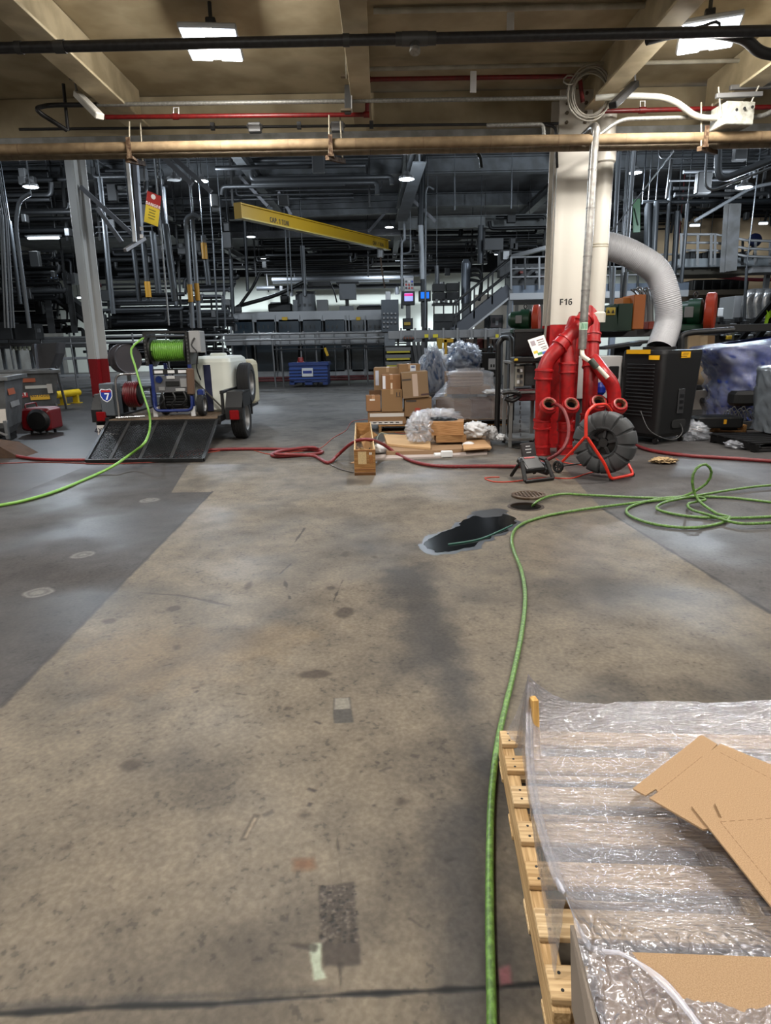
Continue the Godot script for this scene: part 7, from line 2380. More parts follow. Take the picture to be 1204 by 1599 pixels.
	one("red_beacon", rb, mt(Color(0.28, 0.02, 0.03), 0.4), "small red beacon on the dark rack right of the white column", "beacon")
	rb = G.new()
	rb.cyl(at(153, 448, 26), at(156, 500, 26), 0.06)
	one("beacon_post", rb, mt(gr(0.22), 0.5), "grey post carrying the small red beacon", "post")
	# blue bin
	t = th("plastic_bin", "blue ribbed plastic pallet bin with a white label in front of the filling machine", "bin")
	var blue := mt(Color(0.06, 0.16, 0.36), 0.5)
	var zb := 24.3
	boxat(t, "body", 451, 569, 512, 597, zb, 1.2, blue, "", 0.02)
	boxat(t, "rim", 450, 566.5, 513, 571, zb - 0.03, 1.26, blue, "", 0.02)
	for k in 4: boxat(t, "rib", 451.5, 575 + k * 5, 511.5, 576.5 + k * 5, zb - 0.05, 0.05, mt(Color(0.09, 0.22, 0.46), 0.5), "", 0.0)
	for x in [452, 476, 504]: boxat(t, "foot", x, 595, x + (8 if x != 476 else 12), 601, zb, 1.2, blue)
	boxat(t, "label", 471, 575, 489, 588, zb - 0.08, 0.02, mt(gr(0.72), 0.5), "white label")
	boxat(t, "label_print", 473, 579, 487, 583, zb - 0.09, 0.01, mt(Color(0.10, 0.18, 0.45), 0.5), "", 0.0)
	rb = G.new()
	rb.lathe([Vector2(0, 0.22), Vector2(0.10, 0.2), Vector2(0.12, 0.06), Vector2(0.2, 0.0), Vector2(0, 0)], 14, Transform3D(Basis(), at(469.5, 567, 24.8)))
	one("red_cone", rb, mt(Color(0.45, 0.08, 0.07), 0.5), "small red cap lying on the rim of the blue bin", "cap")
	rb = G.new()
	rb.bar(at(507, 543, 24.8), at(512, 556, 24.8), 0.10, 0.10, Vector3.RIGHT, 0.02)
	one("yellow_tag", rb, mt(Color(0.66, 0.52, 0.03), 0.5), "yellow tag hanging on the railing above the blue bin", "tag")
	t = th("floor_pipe", "pair of dark red pipes along the floor at the filling machine's foot", "pipe")
	for y in [588, 592]:
		g = G.new()
		g.tube([at(386, y + 3, 26.5), at(640, y - 2, 26.5)], 0.05, 8)
		put("pipe", g, mt(Color(0.32, 0.10, 0.10), 0.6), t)
	# catwalk in front of the pale wall
	t = th("catwalk", "pale catwalk with thin handrails crossing below the roof, behind the crane beam", "catwalk")
	for y in [399, 407, 415]:
		g = G.new()
		g.bar(at(330, y + 4, 38), at(760, y - 5, 38), 0.06 if y < 415 else 0.5, 0.08 if y < 415 else 0.16)
		put("handrail" if y < 415 else "deck", g, mt(gr(0.42), 0.5, 0.2), t)
	for k in 22:
		g = G.new()
		g.bar(at(340 + k * 19, 401 - k * 0.35, 38), at(340 + k * 19, 416 - k * 0.35, 38), 0.05, 0.05)
		put("stanchion", g, mt(gr(0.38), 0.5, 0.2), t)
	g = G.new()
	for k in 6:
		var p := at(350 + k * 76, 410 - k * 1.4, 38)
		g.bar(p, Vector3(p.x, 7.76, p.z), 0.03, 0.03)
	put("hanger_rod", g, mt(gr(0.3), 0.5), t)
	# operator stations
	t = th("control_cabinet", "grey control cabinet studded with fittings, left of the pink operator screen", "cabinet")
	boxat(t, "body", 595, 468, 623, 518, 24, 0.7, mt(Color(0.22, 0.24, 0.26), 0.45, 0.3))
	for k in 14: boxat(t, "fitting", 598 + (k % 4) * 6, 488 + (k / 4) * 7, 601 + (k % 4) * 6, 491 + (k / 4) * 7, 23.9, 0.1, mt(gr(0.5), 0.35, 0.5), "", 0.01)
	boxat(t, "plinth", 600, 518, 618, 603, 24.1, 0.4, st2)
	boxat(t, "white_cap", 602, 455, 610, 468, 24.2, 0.3, mt(gr(0.72), 0.4))
	t = th("operator_station", "operator panel with a lit pink and lilac screen under a pushbutton box", "operator panel")
	boxat(t, "button_box", 631, 433, 646, 455, 23.8, 0.25, mt(gr(0.45), 0.4, 0.3))
	for k in 9: boxat(t, "button", 633 + (k % 3) * 4.6, 438 + (k / 3) * 5, 635.5 + (k % 3) * 4.6, 441 + (k / 3) * 5, 23.75, 0.05, mt([gr(0.1), gr(0.8), Color(0.1, 0.2, 0.6), Color(0.6, 0.1, 0.05), Color(0.6, 0.1, 0.05), gr(0.1), gr(0.15), Color(0.6, 0.1, 0.05), Color(0.6, 0.1, 0.05)][k], 0.5), "", 0.01)
	boxat(t, "bezel", 628, 455, 648, 476, 23.8, 0.25, dk)
	boxat(t, "screen", 631.5, 458, 645, 470, 23.75, 0.06, glow(Color(0.62, 0.66, 0.92), 0.8), "lilac lit screen")
	boxat(t, "screen_band", 631.5, 458.5, 645, 462, 23.72, 0.03, glow(Color(0.85, 0.25, 0.55), 0.8), "pink band on the screen")
	boxat(t, "stand", 634, 476, 642, 603, 23.9, 0.2, mt(gr(0.3), 0.5, 0.3))
	boxat(t, "keypad", 629, 497, 645, 514, 23.6, 0.3, dk)
	boxat(t, "yellow_label", 631, 503, 641, 508, 23.55, 0.05, mt(Color(0.55, 0.45, 0.06), 0.5))
	t = th("operator_station", "operator panel with a lit bright blue screen beside the stout pale pipe", "operator panel")
	boxat(t, "bezel", 654, 454, 673, 470, 23.4, 0.25, dk)
	boxat(t, "screen", 657, 456, 670, 466, 23.35, 0.06, glow(Color(0.12, 0.42, 0.85), 0.8), "blue lit screen")
	boxat(t, "stand", 659, 470, 668, 604, 23.5, 0.2, mt(gr(0.16), 0.5, 0.3))
	t = th("steel_rack", "black rack of dark boxes between the blue screen and the staircase", "rack")
	for a in [[676, 443, 695, 455], [697, 442, 717, 454], [676, 457, 696, 468], [697, 456, 717, 467]]: boxat(t, "dark_box", a[0], a[1], a[2], a[3], 25, 0.5, mt(gr(0.025), 0.6))
	for x in [677, 692, 716]: boxat(t, "post", x, 440, x + 1.6, 515, 25.1, 0.08, mt(gr(0.12), 0.5), "", 0.0)
	boxat(t, "shelf", 676, 473, 718, 476, 25, 0.6, mt(gr(0.13), 0.5))
	for k in 5: boxat(t, "clamp", 680 + k * 7.5, 467, 684 + k * 7.5, 473, 24.9, 0.2, mt(gr([0.4, 0.1, 0.3, 0.08, 0.45][k]), 0.4, 0.3))
	boxat(t, "base_panel", 678, 490, 719, 502, 24.9, 0.6, mt(gr(0.20), 0.5, 0.2))
	boxat(t, "base_panel", 678, 503, 719, 515, 24.9, 0.6, mt(gr(0.18), 0.5, 0.2))
	t = th("steel_tank", "narrow upright grey tank with black pipework behind the staircase", "tank")
	g = G.new()
	var tb := at(727, 474, 26)
	g.lathe([Vector2(0, 1.6), Vector2(0.10, 1.6), Vector2(0.18, 1.45), Vector2(0.18, 0.0)], 18, Transform3D(Basis(), tb))
	put("shell", g, mt(Color(0.40, 0.42, 0.45), 0.4, 0.4), t)
	boxat(t, "stand", 722, 474, 732, 596, 25.9, 0.3, st2)
	for k in 3:
		g = G.new()
		g.tube(curve([at(733, 425 + k * 6, 26), at(742, 420 + k * 9, 25.9), at(752, 428 + k * 8, 25.8), at(748, 470, 25.8)], 0.15), 0.06, 8)
		put("bent_pipe", g, dk, t)
	# stairs and platform
	t = th("staircase", "steel staircase climbing right to the platform, with dark handrails", "staircase")
	var s0 := at(712, 520, 22.5)
	var s1 := at(797, 452, 22.5)
	for d in [0.0, 0.9]:
		g = G.new()
		g.bar(s0 - Vector3(0, 0, d), s1 - Vector3(0, 0, d), 0.05, 0.42)
		put("stringer", g, mt(Color(0.24, 0.25, 0.27), 0.5, 0.2), t)
		g = G.new()
		g.bar(s0 - Vector3(0, 0.24, d), s1 - Vector3(0, 0.24, d), 0.12, 0.06)
		put("stringer_flange", g, mt(gr(0.55), 0.5, 0.1), t)
		for y in [0.55, 1.0]:
			g = G.new()
			g.tube([s0 + Vector3(0, y, -d), s1 + Vector3(0, y, -d)], 0.035, 8)
			put("handrail", g, mt(gr(0.10), 0.5, 0.2), t)
		for k in 4:
			g = G.new()
			var p := s0.lerp(s1, k / 3.0) - Vector3(0, 0, d)
			g.bar(p, p + Vector3(0, 1.0, 0), 0.05, 0.05)
			put("baluster", g, mt(gr(0.12), 0.5, 0.2), t)
	for k in 9:
		g = G.new()
		var p := s0.lerp(s1, (k + 0.5) / 9.0)
		g.box(p + Vector3(0, 0.1, -0.45), Vector3(0.26, 0.03, 0.9))
		put("tread", g, mt(gr(0.26), 0.5, 0.3), t)
	g = G.new()
	g.bar(Vector3(s0.x, 0, s0.z), s0, 0.12, 0.12)
	g.bar(Vector3(s1.x, 0, s1.z), s1, 0.12, 0.12)
	put("support", g, mt(gr(0.3), 0.5), t)
	t = th("platform", "raised steel platform with thin railings left of the painted column", "platform")
	boxat(t, "deck_edge", 796, 446, 1075, 458, 22.5, 3.0, mt(Color(0.33, 0.36, 0.40), 0.5, 0.2))
	boxat(t, "deck_lip", 796, 458, 1075, 463, 22.4, 3.1, mt(gr(0.55), 0.5))
	for y in [402, 420, 433]:
		g = G.new()
		g.tube([at(797, y, 22.4), at(1060, y - 5, 22.4)], 0.03, 8)
		put("rail", g, mt(gr(0.48), 0.4, 0.4), t)
	for k in 10:
		g = G.new()
		g.bar(at(798 + k * 22, 402 - k * 0.4, 22.4), at(798 + k * 22, 452, 22.4), 0.06, 0.06)
		put("stanchion", g, mt(gr(0.20 if k % 2 else 0.45), 0.4, 0.3), t)
	for x in [797, 960, 1050]:
		g = G.new()
		var p := at(x, 460, 22.6)
		g.bar(p, Vector3(p.x, 0, p.z), 0.18, 0.18)
		put("leg", g, mt(Color(0.45, 0.48, 0.52), 0.5), t)
	t = th("platform_machine", "dark machine with a sloping cover on the platform left of the painted column", "machine")
	boxat(t, "body", 800, 412, 868, 446, 24, 1.0, mt(gr(0.07), 0.5, 0.2))
	g = G.new()
	g.bar(at(796, 402, 23.8), at(872, 382, 23.8), 0.5, 0.12)
	put("sloping_cover", g, mt(gr(0.24), 0.4, 0.4), t)
	boxat(t, "side_panel", 781, 390, 798, 432, 23.8, 0.5, mt(gr(0.09), 0.5))
	boxat(t, "paper", 786, 392, 795, 405, 23.7, 0.02, mt(gr(0.62), 0.6), "pinned white paper")
	boxat(t, "sign_plate", 757, 372, 786, 390, 25.5, 0.1, mt(gr(0.24), 0.6), "grey plate")
	for k in 8: boxat(t, "fitting", 804 + k * 8, 416 + (k % 3) * 7, 809 + k * 8, 420 + (k % 3) * 7, 23.7, 0.3, mt([gr(0.3), Color(0.35, 0.12, 0.08), gr(0.4), gr(0.2)][k % 4], 0.5, 0.3))
	# pale partition under the platform with a picture
	t = th("partition", "pale partition wall under the platform with a doorway and a framed picture", "partition")
	boxat(t, "wall_panel", 742, 460, 905, 590, 31, 0.2, mt(Color(0.74, 0.70, 0.64), 0.7))
	boxat(t, "door_jamb", 757, 492, 762, 590, 30.9, 0.1, mt(gr(0.10), 0.6))
	g = G.new()
	boxat(t, "picture_frame", 765, 492, 785, 513, 30.85, 0.08, mt(gr(0.10), 0.5))
	boxat(t, "picture", 767, 494, 783, 511, 30.8, 0.06, mt(Color(0.34, 0.30, 0.30), 0.6))
	for k in 3: boxat(t, "picture_patch", 769 + k * 5, 496 + (k % 2) * 5, 773 + k * 5, 504 + (k % 2) * 4, 30.78, 0.03, mt(gr([0.18, 0.55, 0.22][k]), 0.6), "", 0.0)
	for k in 5: boxat(t, "wall_joint", 805 + k * 20, 463, 806 + k * 20, 590, 30.95, 0.06, mt(Color(0.5, 0.48, 0.45), 0.8), "", 0.0)
	# low line of machines between the stairs and the painted column
	t = th("conveyor", "steel conveyor with small yellow tags passing below the staircase", "conveyor")
	boxat(t, "side_frame", 606, 517, 800, 526, 21.5, 0.5, mt(gr(0.42), 0.4, 0.2))
	for a in [[663, 671], [676, 684], [774, 782]]: boxat(t, "yellow_tag", a[0], 522, a[1], 527, 21.4, 0.03, mt(Color(0.68, 0.62, 0.08), 0.5), "", 0.0)
	for k in 8: boxat(t, "bracket", 625 + k * 22, 512, 628 + k * 22, 530, 21.4, 0.06, mt(gr(0.45), 0.4, 0.4), "", 0.0)
	for k in 5: boxat(t, "leg", 620 + k * 40, 526, 624 + k * 40, 600, 21.7, 0.1, mt(gr(0.2), 0.5, 0.3), "", 0.0)
	t = th("palletiser", "dark low machine with yellow striped shelves behind the brown cartons", "machine")
	boxat(t, "back", 600, 540, 662, 588, 20.5, 0.8, mt(gr(0.07), 0.6))
	for k in 4:
		boxat(t, "shelf", 602, 543 + k * 11, 642, 548 + k * 11, 20.2, 0.5, mt(gr(0.32), 0.5, 0.3))
		boxat(t, "yellow_strip", 604, 548.5 + k * 11, 640, 550.5 + k * 11, 20.18, 0.3, mt(Color(0.55, 0.50, 0.10), 0.5), "", 0.0)
	boxat(t, "roller_head", 628, 524, 648, 534, 20.2, 0.5, mt(gr(0.30), 0.4, 0.4), "", 0.08)
	for k in 4: boxat(t, "roller", 630 + k * 4.4, 526, 633 + k * 4.4, 530, 20.15, 0.2, mt(Color(0.35, 0.20, 0.14), 0.5), "", 0.02)
	for k in 3:
		g = G.new()
		g.bar(at(646 + k * 7, 534, 20.2), at(652 + k * 5, 575, 20.2), 0.10, 0.10)
		put("strut", g, mt(gr(0.20), 0.5, 0.3), t)
	t = th("yellow_post", "yellow hoist post with a cross arm between the two wrapped machine parts", "post")
	boxat(t, "post", 693, 530, 698, 619, 18.5, 0.1, mt(Color(0.58, 0.44, 0.03), 0.5))
	boxat(t, "arm", 684, 529, 708, 535, 18.5, 0.15, mt(Color(0.58, 0.44, 0.03), 0.5))
	boxat(t, "motor", 683, 528, 691, 545, 18.4, 0.3, mt(Color(0.50, 0.40, 0.05), 0.5))
	t = th("stacked_goods", "shelving with brown and red goods behind the wide wrapped machine part", "shelving")
	for k in 12: boxat(t, "goods_box", 700 + (k % 6) * 14, 529 + (k / 6) * 18, 712 + (k % 6) * 14, 545 + (k / 6) * 18, 22.5, 0.6, mt([Color(0.38, 0.30, 0.24), Color(0.35, 0.12, 0.10), Color(0.55, 0.48, 0.42), Color(0.28, 0.24, 0.22)][(k * 7) % 4], 0.7))
	for k in 5: boxat(t, "upright", 698 + k * 21, 522, 700 + k * 21, 590, 22.3, 0.1, mt(gr(0.16), 0.5))
	for k in 3: boxat(t, "shelf", 698, 545 + k * 19, 784, 547.5 + k * 19, 22.3, 0.8, mt(gr(0.2), 0.5))
	t = th("dark_cabinet", "black low cabinet with a white printed sheet left of the computer stand", "cabinet")
	boxat(t, "body", 752, 551, 782, 588, 14.5, 0.7, mt(gr(0.035), 0.5))
	boxat(t, "sheet", 763, 560, 774, 577, 14.45, 0.01, mt(gr(0.72), 0.6), "white printed sheet")
	for k in 2: boxat(t, "figure_print", 766 + k * 4, 569, 768.5 + k * 4, 573.5, 14.44, 0.005, mt(gr(0.15), 0.6), "", 0.0)
	g = G.new()
	g.lathe([Vector2(0, 0.2), Vector2(0.03, 0.2), Vector2(0.04, 0.14), Vector2(0.06, 0.12), Vector2(0.06, 0)], 12, Transform3D(Basis(), at(766, 551, 14.8)))
	put("bottle", g, mt(gr(0.05), 0.3), t)

# ---------- right hand side ----------
func lumpat(x0: float, y0: float, x1: float, y1: float, z: float, deep: float, sd: int, rough := 0.25, nu := 40, nv := 24, freq := 2.0) -> G:
	var a := at(x0, y0, z)
	var b := at(x1, y1, z)
	return lump(Vector3((a.x + b.x) * 0.5, (a.y + b.y) * 0.5 - 0.0, -z - deep * 0.5), Vector3(absf(b.x - a.x) * 0.5, absf(a.y - b.y) * 0.58, deep * 0.5), sd, rough, freq, nu, nv)
func make_computer_stand():
	var t := th("computer_stand", "grey open frame trolley carrying a black computer, left of the red stacks", "trolley")
	var fr := mt(Color(0.42, 0.42, 0.41), 0.5, 0.3)
	var z := 9.35
	var a := at(800, 566, z)
	var b := at(838, 690, z)
	b.y = 0.02
	var x0 := a.x
	var x1 := b.x + 0.03
	for x in [x0, x1]:
		for d in [0.0, 0.5]:
			var g := G.new()
			g.box(Vector3(x, a.y * 0.5, -z - d), Vector3(0.05, a.y, 0.05), Basis(), 0.004)
			put("leg", g, fr, t)
	for y in [a.y, a.y - 0.42, 0.12]:
		var g := G.new()
		g.box(Vector3((x0 + x1) * 0.5, y, -z - 0.25), Vector3(x1 - x0 + 0.06, 0.035, 0.56), Basis(), 0.004)
		put("shelf", g, fr, t)
	boxat(t, "instrument", 805, 572, 818, 604, z - 0.02, 0.4, mt(Color(0.55, 0.54, 0.50), 0.5, 0.2))
	boxat(t, "instrument", 820, 570, 836, 602, z - 0.02, 0.4, mt(gr(0.16), 0.5))
	for k in 6: boxat(t, "switch", 808 + (k % 2) * 5, 576 + (k / 2) * 9, 811 + (k % 2) * 5, 581 + (k / 2) * 9, z - 0.05, 0.04, mt(gr([0.05, 0.7, 0.3][k % 3]), 0.5), "", 0.0)
	boxat(t, "red_case", 811, 608, 836, 626, z, 0.4, mt(Color(0.28, 0.03, 0.05), 0.5), "dark red case")
	for k in 9:
		var g := G.new()
		var p := at(812 + (k % 2) * 0.8, 630 + k * 7, z + 0.05)
		g.box(p, Vector3(0.02, 0.05, 0.012), Basis(Vector3.UP, PI / 2 * (k % 2)), 0.004)
		put("chain_link", g, mt(gr(0.35), 0.4, 0.6), t)
	t = th("computer_monitor", "black computer monitor on the grey trolley beside the posted notice", "monitor")
	boxat(t, "screen", 804, 519, 849, 556, z - 0.05, 0.06, mt(gr(0.02), 0.25), "", 0.008)
	boxat(t, "bezel", 803, 514, 850, 519, z - 0.06, 0.09, mt(gr(0.10), 0.4))
	boxat(t, "keyboard", 803, 558, 848, 565, z - 0.12, 0.3, mt(gr(0.05), 0.5))
	boxat(t, "base", 815, 556, 838, 560, z, 0.25, mt(gr(0.05), 0.5))
	boxat(t, "note", 803, 560, 809, 564, z - 0.14, 0.02, mt(Color(0.7, 0.58, 0.1), 0.5), "yellow note")
	var g := G.new()
	g.tube(bend([at(778, 592, 10.6), at(778, 536, 10.6), at(786, 527, 10.6), at(799, 527, 10.4), at(799, 560, 10.2), at(799, 590, 10.2)], 0.1), 0.045, 12)
	g.tube([at(778, 590, 10.6), Vector3(at(778, 590, 10.6).x, 0.0, -10.6)], 0.045, 12)
	g.tube([at(799, 590, 10.2), Vector3(at(799, 590, 10.2).x, 0.0, -10.2)], 0.045, 12)
	one("bumper_bar", g, mt(gr(0.035), 0.45), "black looped bumper bar left of the grey trolley", "bar")
	g = G.new()
	g.tube(curve([at(812, 612, 9.3), at(800, 618, 9.2), at(790, 622, 9.2), at(795, 635, 9.2), at(793, 660, 9.2), fl(795, 694, 0.01), fl(806, 700, 0.01), fl(826, 697, 0.01), at(836, 684, 9.2)], 0.05), 0.011, 6)
	g.tube(curve([at(786, 614, 9.2), at(800, 612, 9.15), at(812, 618, 9.2), at(800, 626, 9.2), at(788, 622, 9.2)], 0.04), 0.03, 6)
	one("cord_bundle", g, mt(gr(0.05), 0.5), "black cord bundle hanging from the grey trolley to the floor", "cord")
	g = G.new()
	g.lathe([Vector2(0, 0.1), Vector2(0.06, 0.09), Vector2(0.085, 0.03), Vector2(0.085, -0.05), Vector2(0.04, -0.1), Vector2(0, -0.1)], 16, Transform3D(Basis(), at(937, 607, 9.7)))
	one("blue_float", g, mt(Color(0.05, 0.12, 0.45), 0.35), "round blue object glimpsed between the two right red stacks", "canister")
	t = th("grey_instrument", "grey boxed instrument with a white front behind the right red stacks", "instrument")
	boxat(t, "case", 900, 557, 968, 622, 10.0, 0.5, mt(Color(0.62, 0.61, 0.60), 0.5))
	boxat(t, "window", 952, 572, 966, 592, 9.97, 0.04, mt(gr(0.08), 0.3))
	boxat(t, "stand", 906, 622, 962, 690, 10.1, 0.4, mt(gr(0.22), 0.6))
func motor(label: String, x: float, y: float, z: float, s: float):
	var t := th("drive_motor", label, "motor")
	var gre := mt(Color(0.05, 0.22, 0.13), 0.4)
	var c := at(x, y, z)
	var ax := Vector3(0.94, 0, 0.34) if x < 900 else Vector3(0.86, 0, 0.51)
	var xf := Transform3D(face_basis(Vector3.UP, ax), c)
	var g := G.new()
	g.lathe([Vector2(0, -0.42 * s), Vector2(0.14 * s, -0.42 * s), Vector2(0.20 * s, -0.36 * s), Vector2(0.22 * s, -0.1 * s), Vector2(0.26 * s, -0.1 * s), Vector2(0.26 * s, 0.12 * s), Vector2(0.2 * s, 0.16 * s), Vector2(0, 0.2 * s)], 24, xf)
	put("housing", g, gre, t)
	g = G.new()
	g.lathe([Vector2(0, 0.20 * s), Vector2(0.34 * s, 0.20 * s), Vector2(0.36 * s, 0.22 * s), Vector2(0.36 * s, 0.34 * s), Vector2(0.33 * s, 0.37 * s), Vector2(0.1 * s, 0.37 * s), Vector2(0, 0.35 * s)], 32, xf)
	put("guard_disc", g, mt(Color(0.68, 0.22, 0.10), 0.45), t, "round red guard")
	g = G.new()
	g.box(c + Vector3(-0.10 * s, -0.28 * s, 0), Vector3(0.5 * s, 0.12 * s, 0.4 * s), Basis(), 0.02)
	put("foot", g, gre, t)
	g = G.new()
	g.tube(curve([c + Vector3(0, 0.26 * s, 0), c + Vector3(-0.04 * s, 0.33 * s, 0), c + Vector3(0, 0.38 * s, 0), c + Vector3(0.04 * s, 0.33 * s, 0)], 0.01, true), 0.014 * s, 6, false, true)
	put("lifting_eye", g, mt(gr(0.1), 0.5), t)
	g = G.new()
	g.box(c + Vector3(-0.22 * s, 0.0, 0.25 * s), Vector3(0.16 * s, 0.2 * s, 0.03), Basis(Vector3.UP, -0.3), 0.01)
	put("terminal_box", g, mt(gr(0.45), 0.5), t)
func make_right_side():
	var gre := mt(Color(0.04, 0.17, 0.10), 0.45)
	motor("green motor with a round red guard, seen left of the painted column", 820, 499, 12.5, 0.72)
	motor("green motor with a round red guard, seen right of the grey duct", 1084, 488, 13.0, 1.0)
	# the long dark bench they stand on
	var t := th("machine_bench", "long dark steel bench under the green and orange machines behind the red stacks", "bench")
	boxat(t, "bench_top", 800, 517, 1028, 525, 12.6, 1.2, mt(gr(0.22), 0.5, 0.3))
	boxat(t, "bench_top", 1055, 508, 1210, 517, 13.2, 1.2, mt(gr(0.20), 0.5, 0.3))
	for x in [803, 900, 1026, 1060, 1200]:
		var g := G.new()
		var p := at(x, 522, 12.8 if x < 1040 else 13.4)
		g.bar(p, Vector3(p.x, 0, p.z), 0.08, 0.08)
		put("leg", g, mt(gr(0.15), 0.5, 0.3), t)
	t = th("gear_housing", "dark green gearbox with a yellow hazard sticker right of the cream downpipe", "gearbox")
	var poly := PackedVector2Array()
	for p in [[938, 517], [938, 497], [950, 480], [962, 474], [965, 517]]:
		var q := at(p[0], p[1], 11.8)
		poly.append(Vector2(q.x, q.y))
	var g := G.new()
	g.prism(poly, 0.6, Transform3D(Basis(), Vector3(0, 0, -12.1)))
	put("sloped_cover", g, gre, t)
	boxat(t, "side_cover", 966, 474, 986, 517, 11.85, 0.6, gre)
	boxat(t, "hazard_sticker", 947, 480, 961, 492, 11.77, 0.02, mt(Color(0.72, 0.62, 0.22), 0.5), "yellow hazard sticker")
	for k in 2:
		g = G.new()
		var c := at(950.5 + k * 7, 486, 11.76)
		g.prism(PackedVector2Array([Vector2(-0.025, -0.03), Vector2(0.025, -0.03), Vector2(0, 0.03)]), 0.004, Transform3D(Basis(), c))
		put("hazard_triangle", g, mt(gr(0.08), 0.5), t)
	t = th("orange_guard", "upright orange machine guard between the green gearbox and the grey duct", "guard")
	boxat(t, "front_plate", 974, 464, 992, 516, 12.2, 0.5, mt(Color(0.70, 0.42, 0.15), 0.5))
	boxat(t, "side_plate", 991, 460, 1005, 514, 12.0, 0.6, mt(Color(0.66, 0.36, 0.12), 0.5))
	t = th("pipe_cluster", "tangle of thin steel pipes behind the orange guard", "pipes")
	for k in 9:
		g = G.new()
		g.tube(curve(pts([1000 + k * 2.5, 516, 12.7, 1003 + k * 2, 490 - k * 2, 12.8, 996 + k * 3, 462 - (k % 3) * 6, 12.9, 985 + k * 4, 452, 12.9]), 0.1), 0.018, 6)
		put("pipe", g, mt(gr(0.30 + 0.05 * (k % 4)), 0.4, 0.5), t)
	t = th("orange_box", "small orange box low beside the grey duct behind the orange guard", "box")
	boxat(t, "body", 1013, 502, 1024, 514, 12.4, 0.3, mt(Color(0.50, 0.16, 0.06), 0.5))
	t = th("tool_tray", "dark tray with a pale blue jug behind the yellow labels of the black cooler", "tray")
	g = G.new()
	g.bar(at(938, 544, 10.8), at(1008, 533, 10.8), 0.5, 0.04)
	put("tray_board", g, mt(gr(0.06), 0.5), t)
	boxat(t, "jug", 988, 533, 1004, 541, 10.7, 0.2, mt(Color(0.45, 0.52, 0.58), 0.4), "pale blue jug", 0.03)
	boxat(t, "tray_stand", 960, 541, 975, 668, 11.0, 0.2, mt(gr(0.08), 0.6))
	# panels, cabinet and cables right of the cooler
	t = th("board_stack", "tall tan boards leaning upright behind the black cooler", "boards")
	for k in 3:
		g = G.new()
		g.bar(at(1078 + k * 11, 645, 12.6 + k * 0.1), at(1084 + k * 11, 524, 12.9 + k * 0.1), 0.24, 0.05, Vector3.BACK, 0.004)
		put("leaning_board", g, mt([Color(0.60, 0.52, 0.40), Color(0.66, 0.58, 0.46), Color(0.52, 0.42, 0.30)][k], 0.8, 0.0, "card", Vector3.ONE * 6), t)
	t = th("small_machine", "low grey machine with black knobs between the black cooler and the blue wrapped load", "machine")
	boxat(t, "body", 1074, 610, 1110, 640, 11.5, 0.6, mt(Color(0.48, 0.46, 0.44), 0.5, 0.2))
	for k in 2:
		g = G.new()
		var c := at(1097 + k * 9, 625, 11.45)
		g.cyl(c, c + Vector3(0, 0, 0.08), 0.05)
		put("knob", g, mt(gr(0.05), 0.5), t)
	boxat(t, "top_gear", 1078, 602, 1100, 611, 11.6, 0.3, mt(gr(0.05), 0.5), "", 0.04)
	boxat(t, "base", 1072, 640, 1114, 660, 11.5, 0.6, mt(gr(0.25), 0.5))
	g = G.new()
	var q := []
	for i in 40: q.append(fl(1100 + 26 * sin(i * 0.55) + i * 0.5, 662, 0.0) + Vector3(0, 0.10 + 0.05 * sin(i * 1.3), 0.15 * cos(i * 0.55)))
	g.tube(curve(q, 0.08), 0.022, 8)
	one("hose_tangle", g, mt(Color(0.20, 0.19, 0.18), 0.5), "tangle of dark cables on the floor before the blue wrapped load", "cables")
	# wrapped blue load
	t = th("wrapped_load", "large blue load wrapped in clear stretch film at the right edge", "wrapped load")
	var bl := mt(Color(0.13, 0.21, 0.50), 0.5, 0.0, "fine")
	var z := 10.6
	var ctr := at(1165, 590, z + 0.6)
	var outline := func(v: float) -> Vector2: return Vector2(lerpf(0.50, 0.80, smoothstep(0.55, 0.95, v)), lerpf(0.45, 0.6, v))
	var nz := noise(1.6, 55, 4)
	for k in 2:
		g = G.new()
		g.shell(48, 22, func(u: float, v: float) -> Vector3:
			var a := u * TAU
			var o: Vector2 = outline.call(v)
			var d := Vector3(cos(a), 0, sin(a))
			var kk := lerpf(1.0 / maxf(absf(d.x), absf(d.z)), 1.0, 0.4)
			var cap := 1.0 if v < 0.96 else 0.5
			return Vector3(ctr.x + d.x * kk * o.x * cap, 0.16 + v * 1.36 - 0.12 * (1.0 - cos(a)) * v * 0.5, ctr.z + d.z * kk * o.y * cap) + d * (0.06 * k + 0.13 * nz.get_noise_2d(a * 1.5 + k, v * 3.0)), ctr, Vector2(6, 3))
		put(["blue_cover", "film"][k], g, [bl, M.wrap_film][k], t)
	g = G.new()
	g.box(Vector3(ctr.x, 0.08, ctr.z), Vector3(1.1, 0.14, 1.0), Basis(), 0.01)
	put("base", g, mt(gr(0.12), 0.6), t)
	boxat(t, "dark_gap", 1150, 612, 1190, 634, 10.45, 0.3, mt(gr(0.03), 0.6), "", 0.05)
	t = th("wrapped_stack", "grey film wrapped stack cut off by the right edge on the black pallet", "wrapped load")
	g = G.new()
	g.shell(40, 18, func(u: float, v: float) -> Vector3:
		var a := u * TAU
		var d := Vector3(cos(a), 0, sin(a))
		var kk := lerpf(1.0 / maxf(absf(d.x), absf(d.z)), 1.0, 0.25)
		var cap := 1.0 if v < 0.96 else 0.5
		var c0 := at(1250, 640, 9.4)
		return Vector3(c0.x + d.x * kk * 0.50 * cap, 0.15 + v * 0.98, c0.z + d.z * kk * 0.45 * cap) + d * 0.04 * nz.get_noise_2d(a * 2.0, v * 4.0 + 9), at(1250, 640, 9.4), Vector2(6, 3))
	put("grey_cover", g, mt(Color(0.36, 0.38, 0.40), 0.25), t)
	var pc := fl(1225, 705)
